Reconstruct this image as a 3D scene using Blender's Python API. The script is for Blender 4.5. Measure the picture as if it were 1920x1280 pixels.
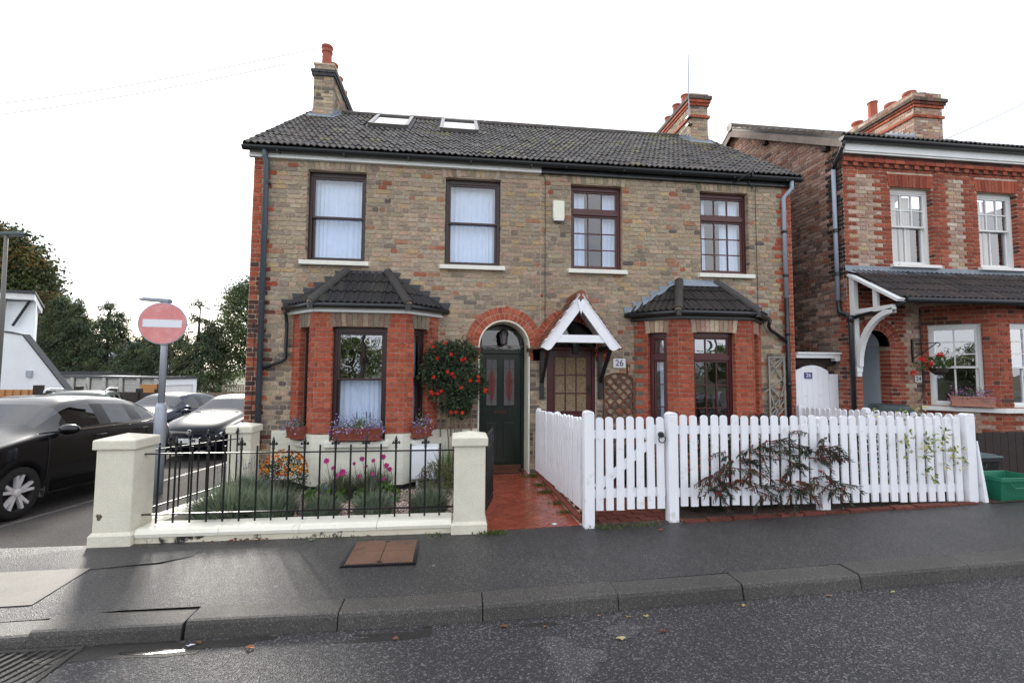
import bpy, bmesh, math, random
from mathutils import Vector, Matrix, noise as mnoise
R = math.radians
rng = random.Random(7)
scn = bpy.context.scene
for o in list(bpy.data.objects): bpy.data.objects.remove(o)
COL = scn.collection

# ------------------------------------------------------------------ camera
CAMPOS = Vector((3.276, -7.606, 1.704))
yaw, pit, rol = R(6.77), R(3.51), R(0.375)
fw = Vector((math.sin(yaw)*math.cos(pit), math.cos(yaw)*math.cos(pit), math.sin(pit)))
rt = Vector((math.cos(yaw), -math.sin(yaw), 0)); up = rt.cross(fw)
r2 = rt*math.cos(rol)+up*math.sin(rol); u2 = up*math.cos(rol)-rt*math.sin(rol)
cd = bpy.data.cameras.new('camera'); cam = bpy.data.objects.new('camera', cd); COL.objects.link(cam)
cd.sensor_width = 36; cd.lens = 861/1920*36; cd.clip_start = .05; cd.clip_end = 3000
cam.matrix_world = Matrix(((r2.x, u2.x, -fw.x, CAMPOS.x), (r2.y, u2.y, -fw.y, CAMPOS.y), (r2.z, u2.z, -fw.z, CAMPOS.z), (0, 0, 0, 1)))
scn.camera = cam

# ------------------------------------------------------------------ sky, sun, exposure
SUN_AZ, SUN_EL = R(-28), R(26)          # behind the houses, to the left
w = bpy.data.worlds.new('World'); scn.world = w; w.use_nodes = True
N, L = w.node_tree.nodes, w.node_tree.links
for n in list(N): N.remove(n)
sky = N.new('ShaderNodeTexSky'); sky.sky_type = 'NISHITA'; sky.sun_disc = False
sky.sun_elevation = SUN_EL; sky.sun_rotation = SUN_AZ % (2*math.pi); sky.dust_density = 2; sky.altitude = 50
b1 = N.new('ShaderNodeBackground'); b1.inputs[1].default_value = .08
L.new(sky.outputs[0], b1.inputs[0])
tc = N.new('ShaderNodeTexCoord'); mp = N.new('ShaderNodeMapping'); mp.inputs['Scale'].default_value = (1, 1, 2.2)
L.new(tc.outputs['Generated'], mp.inputs[0])
nz = N.new('ShaderNodeTexNoise'); nz.inputs['Scale'].default_value = 1.9; nz.inputs['Detail'].default_value = 7; nz.inputs['Roughness'].default_value = .55
L.new(mp.outputs[0], nz.inputs['Vector'])
cr = N.new('ShaderNodeValToRGB'); cr.color_ramp.elements[0].position = .30; cr.color_ramp.elements[0].color = (.45, .45, .45, 1)
cr.color_ramp.elements[1].position = .52; cr.color_ramp.elements[1].color = (1, 1, 1, 1)
L.new(nz.outputs[0], cr.inputs[0])
cr2 = N.new('ShaderNodeValToRGB'); cr2.color_ramp.elements[0].position = .35; cr2.color_ramp.elements[0].color = (.84, .89, 1, 1)
cr2.color_ramp.elements[1].position = .7; cr2.color_ramp.elements[1].color = (1, .99, .98, 1)
L.new(nz.outputs[0], cr2.inputs[0])
b2 = N.new('ShaderNodeBackground'); b2.inputs[1].default_value = .62
L.new(cr2.outputs[0], b2.inputs[0])
mx = N.new('ShaderNodeMixShader'); L.new(cr.outputs[0], mx.inputs[0]); L.new(b1.outputs[0], mx.inputs[1]); L.new(b2.outputs[0], mx.inputs[2])
wo = N.new('ShaderNodeOutputWorld'); L.new(mx.outputs[0], wo.inputs[0])
sd = bpy.data.lights.new('sun', 'SUN'); sd.energy = 1.5; sd.angle = R(9); sd.color = (1, .95, .87)
so = bpy.data.objects.new('sun', sd); COL.objects.link(so)
sdir = Vector((math.sin(SUN_AZ)*math.cos(SUN_EL), math.cos(SUN_AZ)*math.cos(SUN_EL), math.sin(SUN_EL)))
so.rotation_euler = sdir.to_track_quat('Z', 'Y').to_euler(); so.location = sdir*60
scn.view_settings.view_transform = 'Standard'; scn.view_settings.look = 'None'
scn.view_settings.exposure = 1.58; scn.view_settings.gamma = 1; scn.view_settings.use_curve_mapping = False
scn.render.engine = 'CYCLES'
scn.cycles.max_bounces = 6; scn.cycles.transparent_max_bounces = 10

# ------------------------------------------------------------------ helpers
def lin(c): return tuple(((v/255)/12.92 if v/255 <= .04045 else ((v/255+.055)/1.055)**2.4) for v in c)
def jit(c, a=.12, r=rng):
    k = 1+r.uniform(-a, a); return tuple(max(0, min(1, v*k*(1+r.uniform(-a*.3, a*.3)))) for v in c)
class MB:
    """collects faces, links them as one mesh object"""
    def __init__(s, xf=None): s.v, s.f, s.c, s.xf = [], [], [], xf
    def add(s, vs, fs, col=None):
        n = len(s.v); s.v += [tuple(p) for p in vs]
        for f in fs: s.f.append([i+n for i in f]); s.c.append(col)
        return s
    def quad(s, a, b, c, d, col=None): return s.add((a, b, c, d), ((0, 1, 2, 3),), col)
    def box(s, x0, x1, y0, y1, z0, z1, col=None):
        return s.add([(x, y, z) for z in (z0, z1) for y in (y0, y1) for x in (x0, x1)],
                     ((0, 2, 3, 1), (4, 5, 7, 6), (0, 1, 5, 4), (2, 6, 7, 3), (0, 4, 6, 2), (1, 3, 7, 5)), col)
    def beam(s, a, b, wd, th, col=None, upv=(0, 0, 1)):
        a, b = Vector(a), Vector(b); d = (b-a).normalized(); uu = Vector(upv)
        if abs(d.dot(uu)) > .98: uu = Vector((0, 1, 0))
        sx = d.cross(uu).normalized()*wd/2; sy = sx.cross(d).normalized()*th/2
        vs = [p+i*sx+j*sy for p in (a, b) for j in (-1, 1) for i in (-1, 1)]
        return s.add(vs, ((0, 2, 3, 1), (4, 5, 7, 6), (0, 1, 5, 4), (2, 6, 7, 3), (0, 4, 6, 2), (1, 3, 7, 5)), col)
    def prism(s, poly, vec, col=None):
        n = len(poly); vec = Vector(vec); P = [Vector(p) for p in poly]
        return s.add(P+[p+vec for p in P], [list(range(n))[::-1], [i+n for i in range(n)]]+[[i, (i+1) % n, (i+1) % n+n, i+n] for i in range(n)], col)
    def tube(s, pts, r, n=8, col=None, cap=True):
        pts = [Vector(p) for p in pts]; rs = r if isinstance(r, (list, tuple)) else [r]*len(pts)
        vs = []; fs = []; ref = None
        for i, p in enumerate(pts):
            d = (pts[min(i+1, len(pts)-1)]-pts[max(i-1, 0)]).normalized()
            if ref is None or abs(ref.dot(d)) > .95: ref = Vector((0, 0, 1)) if abs(d.z) < .9 else Vector((1, 0, 0))
            a = d.cross(ref).normalized(); b = d.cross(a).normalized(); ref = a.cross(d)
            vs += [p+rs[i]*(a*math.cos(t*2*math.pi/n)+b*math.sin(t*2*math.pi/n)) for t in range(n)]
        for i in range(len(pts)-1):
            for t in range(n): fs.append((i*n+t, i*n+(t+1) % n, (i+1)*n+(t+1) % n, (i+1)*n+t))
        if cap: fs += [list(range(n))[::-1], [(len(pts)-1)*n+t for t in range(n)]]
        return s.add(vs, fs, col)
    def lathe(s, prof, c=(0, 0, 0), n=16, col=None, axis='z', cap=True):
        vs = []; fs = []
        for (r, h) in prof:
            for t in range(n):
                a = t*2*math.pi/n; p = (r*math.cos(a), r*math.sin(a), h)
                if axis == 'y': p = (p[0], p[2], p[1])
                if axis == 'x': p = (p[2], p[0], p[1])
                vs.append((p[0]+c[0], p[1]+c[1], p[2]+c[2]))
        for i in range(len(prof)-1):
            for t in range(n): fs.append((i*n+t, i*n+(t+1) % n, (i+1)*n+(t+1) % n, (i+1)*n+t))
        if cap: fs += [list(range(n))[::-1], [(len(prof)-1)*n+t for t in range(n)]]
        return s.add(vs, fs, col)
    def mesh(s, name, smooth=False):
        me = bpy.data.meshes.new(name)
        vs = [s.xf(p) for p in s.v] if s.xf else s.v
        me.from_pydata([tuple(p) for p in vs], [], s.f)
        if any(c is not None for c in s.c):
            at = me.color_attributes.new('Col', 'FLOAT_COLOR', 'CORNER'); arr = []
            for f, c in zip(s.f, s.c):
                c = c or (1, 1, 1); arr += [c[0], c[1], c[2], 1.0]*len(f)
            at.data.foreach_set('color', arr)
        if smooth: me.polygons.foreach_set('use_smooth', [True]*len(me.polygons))
        me.validate()
        return me
    def build(s, name, mat, parent=None, smooth=False, bevel=0, fix=True):
        me = s.mesh(name, smooth)
        if fix:
            bm = bmesh.new(); bm.from_mesh(me); bmesh.ops.recalc_face_normals(bm, faces=bm.faces); bm.to_mesh(me); bm.free()
        return link(name, me, mat, parent, bevel)
def link(name, me, mat, parent=None, bevel=0):
    if mat is not None and not me.materials: me.materials.append(mat)
    o = bpy.data.objects.new(name, me); COL.objects.link(o)
    if parent: setpar(o, parent)
    if bevel:
        m = o.modifiers.new('bevel', 'BEVEL'); m.width = bevel; m.segments = 2; m.limit_method = 'ANGLE'; m.angle_limit = R(50)
    return o
def setpar(o, p):
    o.parent = p; o.matrix_parent_inverse = world_of(p).inverted()
def world_of(p):
    m = p.matrix_basis.copy()
    if p.parent: m = world_of(p.parent) @ p.matrix_parent_inverse @ m
    return m
def tag(o, label=None, cat=None, group=None, kind=None):
    if label: o['label'] = label
    if cat: o['category'] = cat
    if group: o['group'] = group
    if kind: o['kind'] = kind
    return o
def thing(name, loc, label, cat, group=None):
    o = bpy.data.objects.new(name, None); COL.objects.link(o); o.location = loc; o.empty_display_size = .2
    return tag(o, label, cat, group)
def struct(o): return tag(o, kind='structure')
def place(name, me, M, parent, mat=None):
    """a piece that shares its mesh; M is its place in the world"""
    if mat is not None and not me.materials: me.materials.append(mat)
    o = bpy.data.objects.new(name, me); COL.objects.link(o); setpar(o, parent); o.matrix_basis = M
    return o
def frame(o, U, D):
    o, U, D = Vector(o), Vector(U).normalized(), Vector(D).normalized()
    return lambda p: o+U*p[0]+D*p[1]+Vector((0, 0, p[2]))
ID = frame((0, 0, 0), (1, 0, 0), (0, 1, 0))

# ------------------------------------------------------------------ materials
def pbr(name, col=(.5, .5, .5), rough=.7, var=.15, scale=6, bump=0, bscale=80, metal=0, spec=.5, attr=False, rvar=0, fine=0, coat=0, dirt=None, wet=False):
    m = bpy.data.materials.new(name); m.use_nodes = True; n, l = m.node_tree.nodes, m.node_tree.links
    b = n['Principled BSDF']; b.inputs['Metallic'].default_value = metal; b.inputs['Specular IOR Level'].default_value = spec
    b.inputs['Roughness'].default_value = rough; b.inputs['Coat Weight'].default_value = coat; b.inputs['Coat Roughness'].default_value = .03
    g = n.new('ShaderNodeNewGeometry'); pos = g.outputs['Position']
    def nois(sc, det=4, ro=.6):
        t = n.new('ShaderNodeTexNoise'); t.inputs['Scale'].default_value = sc; t.inputs['Detail'].default_value = det; t.inputs['Roughness'].default_value = ro
        l.new(pos, t.inputs['Vector']); return t.outputs[0]
    def maprange(x, a, b_, lo, hi):
        t = n.new('ShaderNodeMapRange'); t.inputs[1].default_value = a; t.inputs[2].default_value = b_; t.inputs[3].default_value = lo; t.inputs[4].default_value = hi
        l.new(x, t.inputs[0]); return t.outputs[0]
    if attr:
        a = n.new('ShaderNodeAttribute'); a.attribute_name = 'Col'; src = a.outputs['Color']
    else:
        rgb = n.new('ShaderNodeRGB'); rgb.outputs[0].default_value = (*col, 1); src = rgb.outputs[0]
    def mul(src, fac):
        v = n.new('ShaderNodeVectorMath'); v.operation = 'SCALE'; l.new(src, v.inputs[0]); l.new(fac, v.inputs['Scale']); return v.outputs[0]
    if var: src = mul(src, maprange(nois(scale), .25, .75, 1-var, 1+var))
    if fine: src = mul(src, maprange(nois(bscale, 2), .3, .7, 1-fine, 1+fine))
    if dirt:
        dcol, dsc, lo, hi = dirt
        x = n.new('ShaderNodeMix'); x.data_type = 'RGBA'; l.new(maprange(nois(dsc, 6, .65), lo, hi, 0, 1), x.inputs[0]); l.new(src, x.inputs[6]); x.inputs[7].default_value = (*dcol, 1); src = x.outputs[2]
    l.new(src, b.inputs['Base Color'])
    if rvar: l.new(maprange(nois(scale*1.7), .3, .7, max(0, rough-rvar), min(1, rough+rvar)), b.inputs['Roughness'])
    if bump:
        bp = n.new('ShaderNodeBump'); bp.inputs['Strength'].default_value = 1; bp.inputs['Distance'].default_value = bump
        l.new(nois(bscale, 3), bp.inputs['Height']); l.new(bp.outputs[0], b.inputs['Normal'])
    return m
S = lambda r, g, b: lin((r, g, b))
MT = {}
MT['brick'] = pbr('brick', attr=True, rough=.88, var=.30, scale=20, bump=.003, bscale=110, fine=.28, spec=.25)
MT['mortar'] = pbr('mortar', S(188, 168, 150), .95, .2, 5, .002, 200, spec=.2)
MT['tile'] = pbr('concrete_tile', attr=True, rough=.55, var=.25, scale=3.5, bump=.002, bscale=150, fine=.18, rvar=.12, spec=.4)
MT['bay_mortar'] = pbr('bay_mortar', S(168, 138, 120), .95, .2, 5, .002, 200, spec=.2)
MT['white_paint'] = pbr('white_paint', S(226, 228, 228), .5, .05, 3, .001, 60, dirt=(S(150, 146, 130), 9, .63, .85))
MT['picket_paint'] = pbr('picket_paint', S(238, 240, 246), .42, .04, 3, .0006, 60, dirt=(S(160, 162, 142), 7, .60, .9))
MT['masonry_white'] = pbr('masonry_white', S(226, 224, 210), .75, .07, 3, .004, 45, dirt=(S(120, 112, 92), 6, .62, .86))
MT['plinth'] = pbr('plinth_paint', attr=True, rough=.7, var=.06, scale=3, bump=.003, bscale=60)
MT['stone_sill'] = pbr('stone_sill', S(222, 222, 212), .7, .08, 6, .002, 60, dirt=(S(120, 112, 96), 14, .6, .85))
MT['black_pvc'] = pbr('black_pvc', S(36, 39, 42), .35, .12, 5)
MT['grey_pvc'] = pbr('grey_pvc', S(72, 84, 94), .4, .12, 4)
MT['pale_pvc'] = pbr('pale_pvc', S(150, 160, 176), .42, .1, 4)
MT['brown_frame'] = pbr('brown_frame', S(52, 32, 34), .35, .15, 8)
MT['red_frame'] = pbr('mahogany_frame', S(76, 32, 34), .33, .15, 8)
MT['green_door'] = pbr('green_door', S(16, 34, 28), .22, .15, 4)
MT['lead'] = pbr('lead', S(128, 138, 150), .55, .2, 9, .004, 20)
MT['dark_lead'] = pbr('dark_lead', S(58, 60, 64), .6, .25, 9, .003, 30)
MT['terracotta'] = pbr('terracotta', S(158, 84, 66), .8, .18, 6, .002, 60)
MT['iron'] = pbr('iron', S(20, 21, 24), .32, .15, 12, .0006, 90)
MT['asphalt_path'] = None
MT['curtain'] = pbr('net_curtain', S(214, 228, 248), .9, .05, 6)  # bluish cast of the reflected sky is put into the cloth colour
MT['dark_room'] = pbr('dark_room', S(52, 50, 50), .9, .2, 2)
MT['oak'] = pbr('weathered_wood', S(128, 112, 96), .85, .25, 7, .002, 60)
MT['brown_wood'] = pbr('brown_wood', S(102, 62, 42), .7, .2, 8, .002, 60)
MT['dark_wood'] = pbr('dark_wood', S(48, 38, 36), .8, .3, 9, .003, 50)
MT['orange_wood'] = pbr('orange_wood', S(186, 134, 82), .7, .15, 8, .002, 50)
MT['leaf'] = None
MT['chrome'] = pbr('chrome', (.8, .8, .8), .12, 0, metal=1)
MT['rubber'] = pbr('rubber', S(24, 24, 25), .8, .2, 10)
def leafmat(name, trans=.25, rough=.55):
    m = bpy.data.materials.new(name); m.use_nodes = True; n, l = m.node_tree.nodes, m.node_tree.links
    b = n['Principled BSDF']; b.inputs['Roughness'].default_value = rough; b.inputs['Specular IOR Level'].default_value = .3
    a = n.new('ShaderNodeAttribute'); a.attribute_name = 'Col'; l.new(a.outputs['Color'], b.inputs['Base Color'])
    t = n.new('ShaderNodeBsdfTranslucent'); l.new(a.outputs['Color'], t.inputs[0])
    x = n.new('ShaderNodeMixShader'); x.inputs[0].default_value = trans; l.new(b.outputs[0], x.inputs[1]); l.new(t.outputs[0], x.inputs[2])
    l.new(x.outputs[0], n['Material Output'].inputs[0]); return m
MT['leaf'] = leafmat('leaf'); MT['petal'] = leafmat('petal', .3, .6)
def glassmat(name, tint=(.93, .96, 1), base=.10, top=.75, rough=.004, wav=0):
    m = bpy.data.materials.new(name); m.use_nodes = True; n, l = m.node_tree.nodes, m.node_tree.links
    n.remove(n['Principled BSDF'])
    t = n.new('ShaderNodeBsdfTransparent'); t.inputs[0].default_value = (*tint, 1)
    g = n.new('ShaderNodeBsdfGlossy'); g.inputs['Roughness'].default_value = rough; g.inputs[0].default_value = (.95, .97, 1, 1)
    lw = n.new('ShaderNodeLayerWeight'); lw.inputs[0].default_value = .25
    mr = n.new('ShaderNodeMapRange'); mr.inputs[3].default_value = base; mr.inputs[4].default_value = top; l.new(lw.outputs['Facing'], mr.inputs[0])
    x = n.new('ShaderNodeMixShader'); l.new(mr.outputs[0], x.inputs[0]); l.new(t.outputs[0], x.inputs[1]); l.new(g.outputs[0], x.inputs[2])
    if wav:
        ge = n.new('ShaderNodeNewGeometry'); no = n.new('ShaderNodeTexNoise'); no.inputs['Scale'].default_value = 2.2; l.new(ge.outputs['Position'], no.inputs['Vector'])
        bp = n.new('ShaderNodeBump'); bp.inputs['Distance'].default_value = wav; l.new(no.outputs[0], bp.inputs['Height']); l.new(bp.outputs[0], g.inputs['Normal'])
    l.new(x.outputs[0], n['Material Output'].inputs[0]); return m
MT['glass'] = glassmat('window_glass', base=.10, wav=.004)
MT['mirror_glass'] = glassmat('reflective_window_glass', base=.32, wav=.004)
MT['car_glass'] = glassmat('car_glass', (.12, .14, .14), .05, .24)
MT['car_screen'] = glassmat('car_windscreen', (.2, .25, .28), .07, .30)

# ------------------------------------------------------------------ bricks
STOCK = [lin(c) for c in [(154, 144, 122), (146, 136, 114), (140, 133, 116), (158, 148, 124), (134, 126, 110), (150, 142, 122), (166, 142, 124), (160, 134, 116), (112, 104, 94), (170, 148, 106), (148, 143, 128), (130, 122, 108), (156, 146, 120), (144, 134, 116), (164, 150, 132), (122, 114, 104)]]
RED = [lin(c) for c in [(168, 88, 66), (158, 80, 60), (174, 96, 72), (150, 76, 60), (164, 90, 70), (160, 78, 56)]]
SOOT = [lin(c) for c in [(92, 60, 54), (84, 56, 52), (104, 66, 56), (118, 66, 52), (74, 56, 54)]]
GREY = [lin(c) for c in [(104, 98, 92), (116, 108, 100), (92, 88, 84), (124, 116, 102), (134, 124, 106), (86, 80, 78)]]
def soften(pal, k, m=None):
    m = m or tuple(sum(c[i] for c in pal)/len(pal) for i in range(3)); return [tuple(c[i]*(1-k)+m[i]*k for i in range(3)) for c in pal]
BUFF = lin((160, 147, 126))
STOCK = [(c[0]*1.10, c[1]*1.06, c[2]*1.06) for c in soften(STOCK, .34, lin((158, 145, 127)))]; GREY = soften(GREY, .30, lin((120, 112, 102)))
CH = .075
class Bricks:
    def __init__(s): s.rec = []
    def wall(s, xf, u0, u1, z0, z1, colf, holes=(), arches=(), off=0, minz=None, gable=None, rnd=False):
        """Flemish bond: stretcher + header; holes (u0,u1,z0,z1), arches (cx,spring,r_clear)"""
        r0 = int(math.floor(z0/CH+.01)); r1 = int(math.ceil(z1/CH-.01))
        for row in range(r0, r1):
            za, zb = max(row*CH, z0), min((row+1)*CH, z1)
            if zb-za < .02: continue
            zm = (za+zb)/2; cuts = []
            for h in holes:
                if h[2] < zm < h[3]: cuts.append((h[0], h[1]))
            for (cx, sp, rc) in arches:
                d = max(0, za-sp)
                if za >= sp and d < rc: hw = math.sqrt(rc*rc-d*d); cuts.append((cx-hw, cx+hw))
            a, b = u0, u1
            if gable:
                g = gable(zm); a, b = max(a, g[0]), min(b, g[1])
                if b-a < .05: continue
            seg = [(a, b)]
            for c in cuts:
                ns = []
                for q in seg:
                    if c[1] <= q[0] or c[0] >= q[1]: ns.append(q); continue
                    if c[0] > q[0]: ns.append((q[0], c[0]))
                    if c[1] < q[1]: ns.append((c[1], q[1]))
                seg = ns
            for (p, q) in seg:
                edges = [p]; P = .3375; base = off+(.16875 if row % 2 else 0)
                k = math.floor((p-base)/P)-1; e = p+rng.uniform(.06, .2)
                while rnd and e < q-.05:
                    edges.append(e); e += rng.choice((.112, .112, .112, .118, .15, .17, .215, .225, .225))
                while base+k*P < q and not rnd:
                    for e in (base+k*P, base+k*P+.225):
                        if p+.045 < e < q-.045: edges.append(e)
                    k += 1
                edges.append(q)
                for i in range(len(edges)-1):
                    ua, ub = edges[i]+.0075, edges[i+1]-.0075
                    if ub-ua < .015: continue
                    col = colf((ua+ub)/2, row, zm, ub-ua); pw = xf(((ua+ub)/2, 0, zm)); kk = 1+.22*mnoise.noise(Vector((pw.x*.8+pw.y*.9, 1.7, pw.z*.7)))+.12*mnoise.noise(Vector((pw.x*2.6, pw.y*2.6, pw.z*2.1)))+.12*mnoise.noise(Vector((pw.x*6.5+pw.y*5, 4.2, pw.z*.45))); col = tuple(v*kk for v in col)
                    s.rec.append((xf, [(ua, za+.0065), (ub, za+.0065), (ub, zb-.0065), (ua, zb-.0065)], jit(col, .08), rng.uniform(-.004, .0015)))
    def soldiers(s, xf, u0, u1, z0, z1, pal, fan=.25, camber=.0, pitch=.078, d=-.002):
        n = max(2, round((u1-u0)/pitch)); c = (u0+u1)/2
        for i in range(n):
            a, b = u0+(u1-u0)*i/n+.004, u0+(u1-u0)*(i+1)/n-.004
            k = fan*(z1-z0)/((u1-u0)/2)
            zc = z0+camber*(1-((a+b)/2-c)**2/((u1-u0)/2)**2)
            s.rec.append((xf, [(a, zc), (b, zc), (b+(b-c)*k, z1), (a+(a-c)*k, z1)], jit(rng.choice(pal), .14), d+rng.uniform(-.002, .001)))
    def ring(s, xf, cx, zc, r0, r1, pal, a0=0, a1=180, pitch=.075, d=-.006):
        n = max(3, round(R(a1-a0)*(r0+r1)/2/pitch))
        for i in range(n):
            t0, t1 = R(a0+(a1-a0)*i/n)+.004/r0, R(a0+(a1-a0)*(i+1)/n)-.004/r0
            s.rec.append((xf, [(cx+r*math.cos(t), zc+r*math.sin(t)) for r, t in ((r0, t0), (r1, t0), (r1, t1), (r0, t1))], jit(rng.choice(pal), .1), d+rng.uniform(-.002, .001)))
    def emit(s, parent, mat, limit=300, name='brick', depth=.03):
        def size(r):
            xf, q, c, d = r; ctr = xf((sum(p[0] for p in q)/4, 0, sum(p[1] for p in q)/4))
            ar = abs((q[1][0]-q[0][0])*(q[2][1]-q[1][1]))+1e-6
            n = (xf((0, -1, 0))-xf((0, 0, 0))); v = CAMPOS-ctr
            return ar*max(0, n.dot(v.normalized()))/v.length_squared
        s.rec.sort(key=size, reverse=True)
        big = MB()
        for i, (xf, q, c, d) in enumerate(s.rec):
            wu, wz = (q[1][0]-q[0][0]), (q[3][1]-q[0][1]); j = []
            ch_ = min(.016, abs(wu)*.14+.002) if abs(wz) < .09 else .006
            if abs(q[1][1]-q[0][1]) > .03: ch_ = 0
            for k_, p_ in enumerate(q):
                if ch_:
                    sx_, sz_ = (1, -1, -1, 1)[k_], (1, 1, -1, -1)[k_]; c1, c2 = ch_*rng.uniform(.25, 1.2), .012*rng.uniform(.2, 1.1)
                    e1, e2 = (p_[0], p_[1]+sz_*c2), (p_[0]+sx_*c1, p_[1]); j += [e1, e2] if k_ in (0, 2) else [e2, e1]
                else: j.append(p_)
            j = [(p_[0]+rng.uniform(-.0025, .0025), p_[1]+rng.uniform(-.002, .002)) for p_ in j]; nj = len(j)
            ti = rng.uniform(-.0018, .0018)
            F = [xf((p_[0], d+(ti if k < nj//2 else -ti), p_[1])) for k, p_ in enumerate(j)]; B = [xf((p_[0], depth, p_[1])) for p_ in j]
            fs = [tuple(range(nj))]+[(k, k+nj, (k+1) % nj+nj, (k+1) % nj) for k in range(nj)]
            if i < limit:
                m = MB(); m.add(F+B, fs, c); m.build(name, mat, parent, fix=False)
            else: big.add(F+B, fs, c)
        if big.f: tag(big.build('brickwork', mat, parent, fix=False), kind='stuff')
def backing(xf, u0, u1, z0, z1, holes=(), arches=(), d0=.009, d1=.22, m=None, gable=None):
    """mortar bed behind the bricks, cut round the openings, with the reveals of the openings"""
    m = m or MB(xf)
    hs = list(holes)
    for (cx, sp, rc) in arches:
        n = 20
        for i in range(n):
            a, b = cx-rc+2*rc*i/n, cx-rc+2*rc*(i+1)/n; x = min(abs(a-cx), abs(b-cx)) if (a-cx)*(b-cx) >= 0 else 0
            hs.append((a, b, sp, sp+math.sqrt(max(0, rc*rc-x*x))))
    us = sorted({u0, u1}|{v for h in hs for v in h[:2] if u0 < v < u1}); zs = sorted({z0, z1}|{v for h in hs for v in h[2:] if z0 < v < z1})
    for i in range(len(us)-1):
        uc = (us[i]+us[i+1])/2; run = None
        for j in range(len(zs)-1):
            zc = (zs[j]+zs[j+1])/2
            if any(h[0] < uc < h[1] and h[2] < zc < h[3] for h in hs): run = None; continue
            m.quad((us[i], d0, zs[j]), (us[i+1], d0, zs[j]), (us[i+1], d0, zs[j+1]), (us[i], d0, zs[j+1]))
    for h in holes:
        for a in (h[0], h[1]): m.quad((a, d0, h[2]), (a, d1, h[2]), (a, d1, h[3]), (a, d0, h[3]))
        for z in (h[2], h[3]): m.quad((h[0], d0, z), (h[1], d0, z), (h[1], d1, z), (h[0], d1, z))
    return m
def reveal_bricks(B, xf, u, z0, z1, side, depth, colf):
    """bricks on the cheek of an opening: side +1 faces right (left jamb), -1 faces left"""
    o = xf((u, 0, 0)); Dn = xf((u, 1, 0))-o; Un = xf((1, 0, 0))-xf((0, 0, 0))
    f2 = (lambda p, o=o, Dn=Dn, Un=Un: o+Dn*p[0]-Un*side*p[1]*1.0+Vector((0, 0, p[2])))
    r = int(z0/CH)
    while (r+1)*CH <= z1+.001:
        za, zb = max(r*CH, z0), (r+1)*CH
        B.rec.append((f2, [(.004, za+.005), (depth, za+.005), (depth, zb-.005), (.004, zb-.005)], jit(colf(u, r, za, .1), .12), -.002)); r += 1
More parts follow.
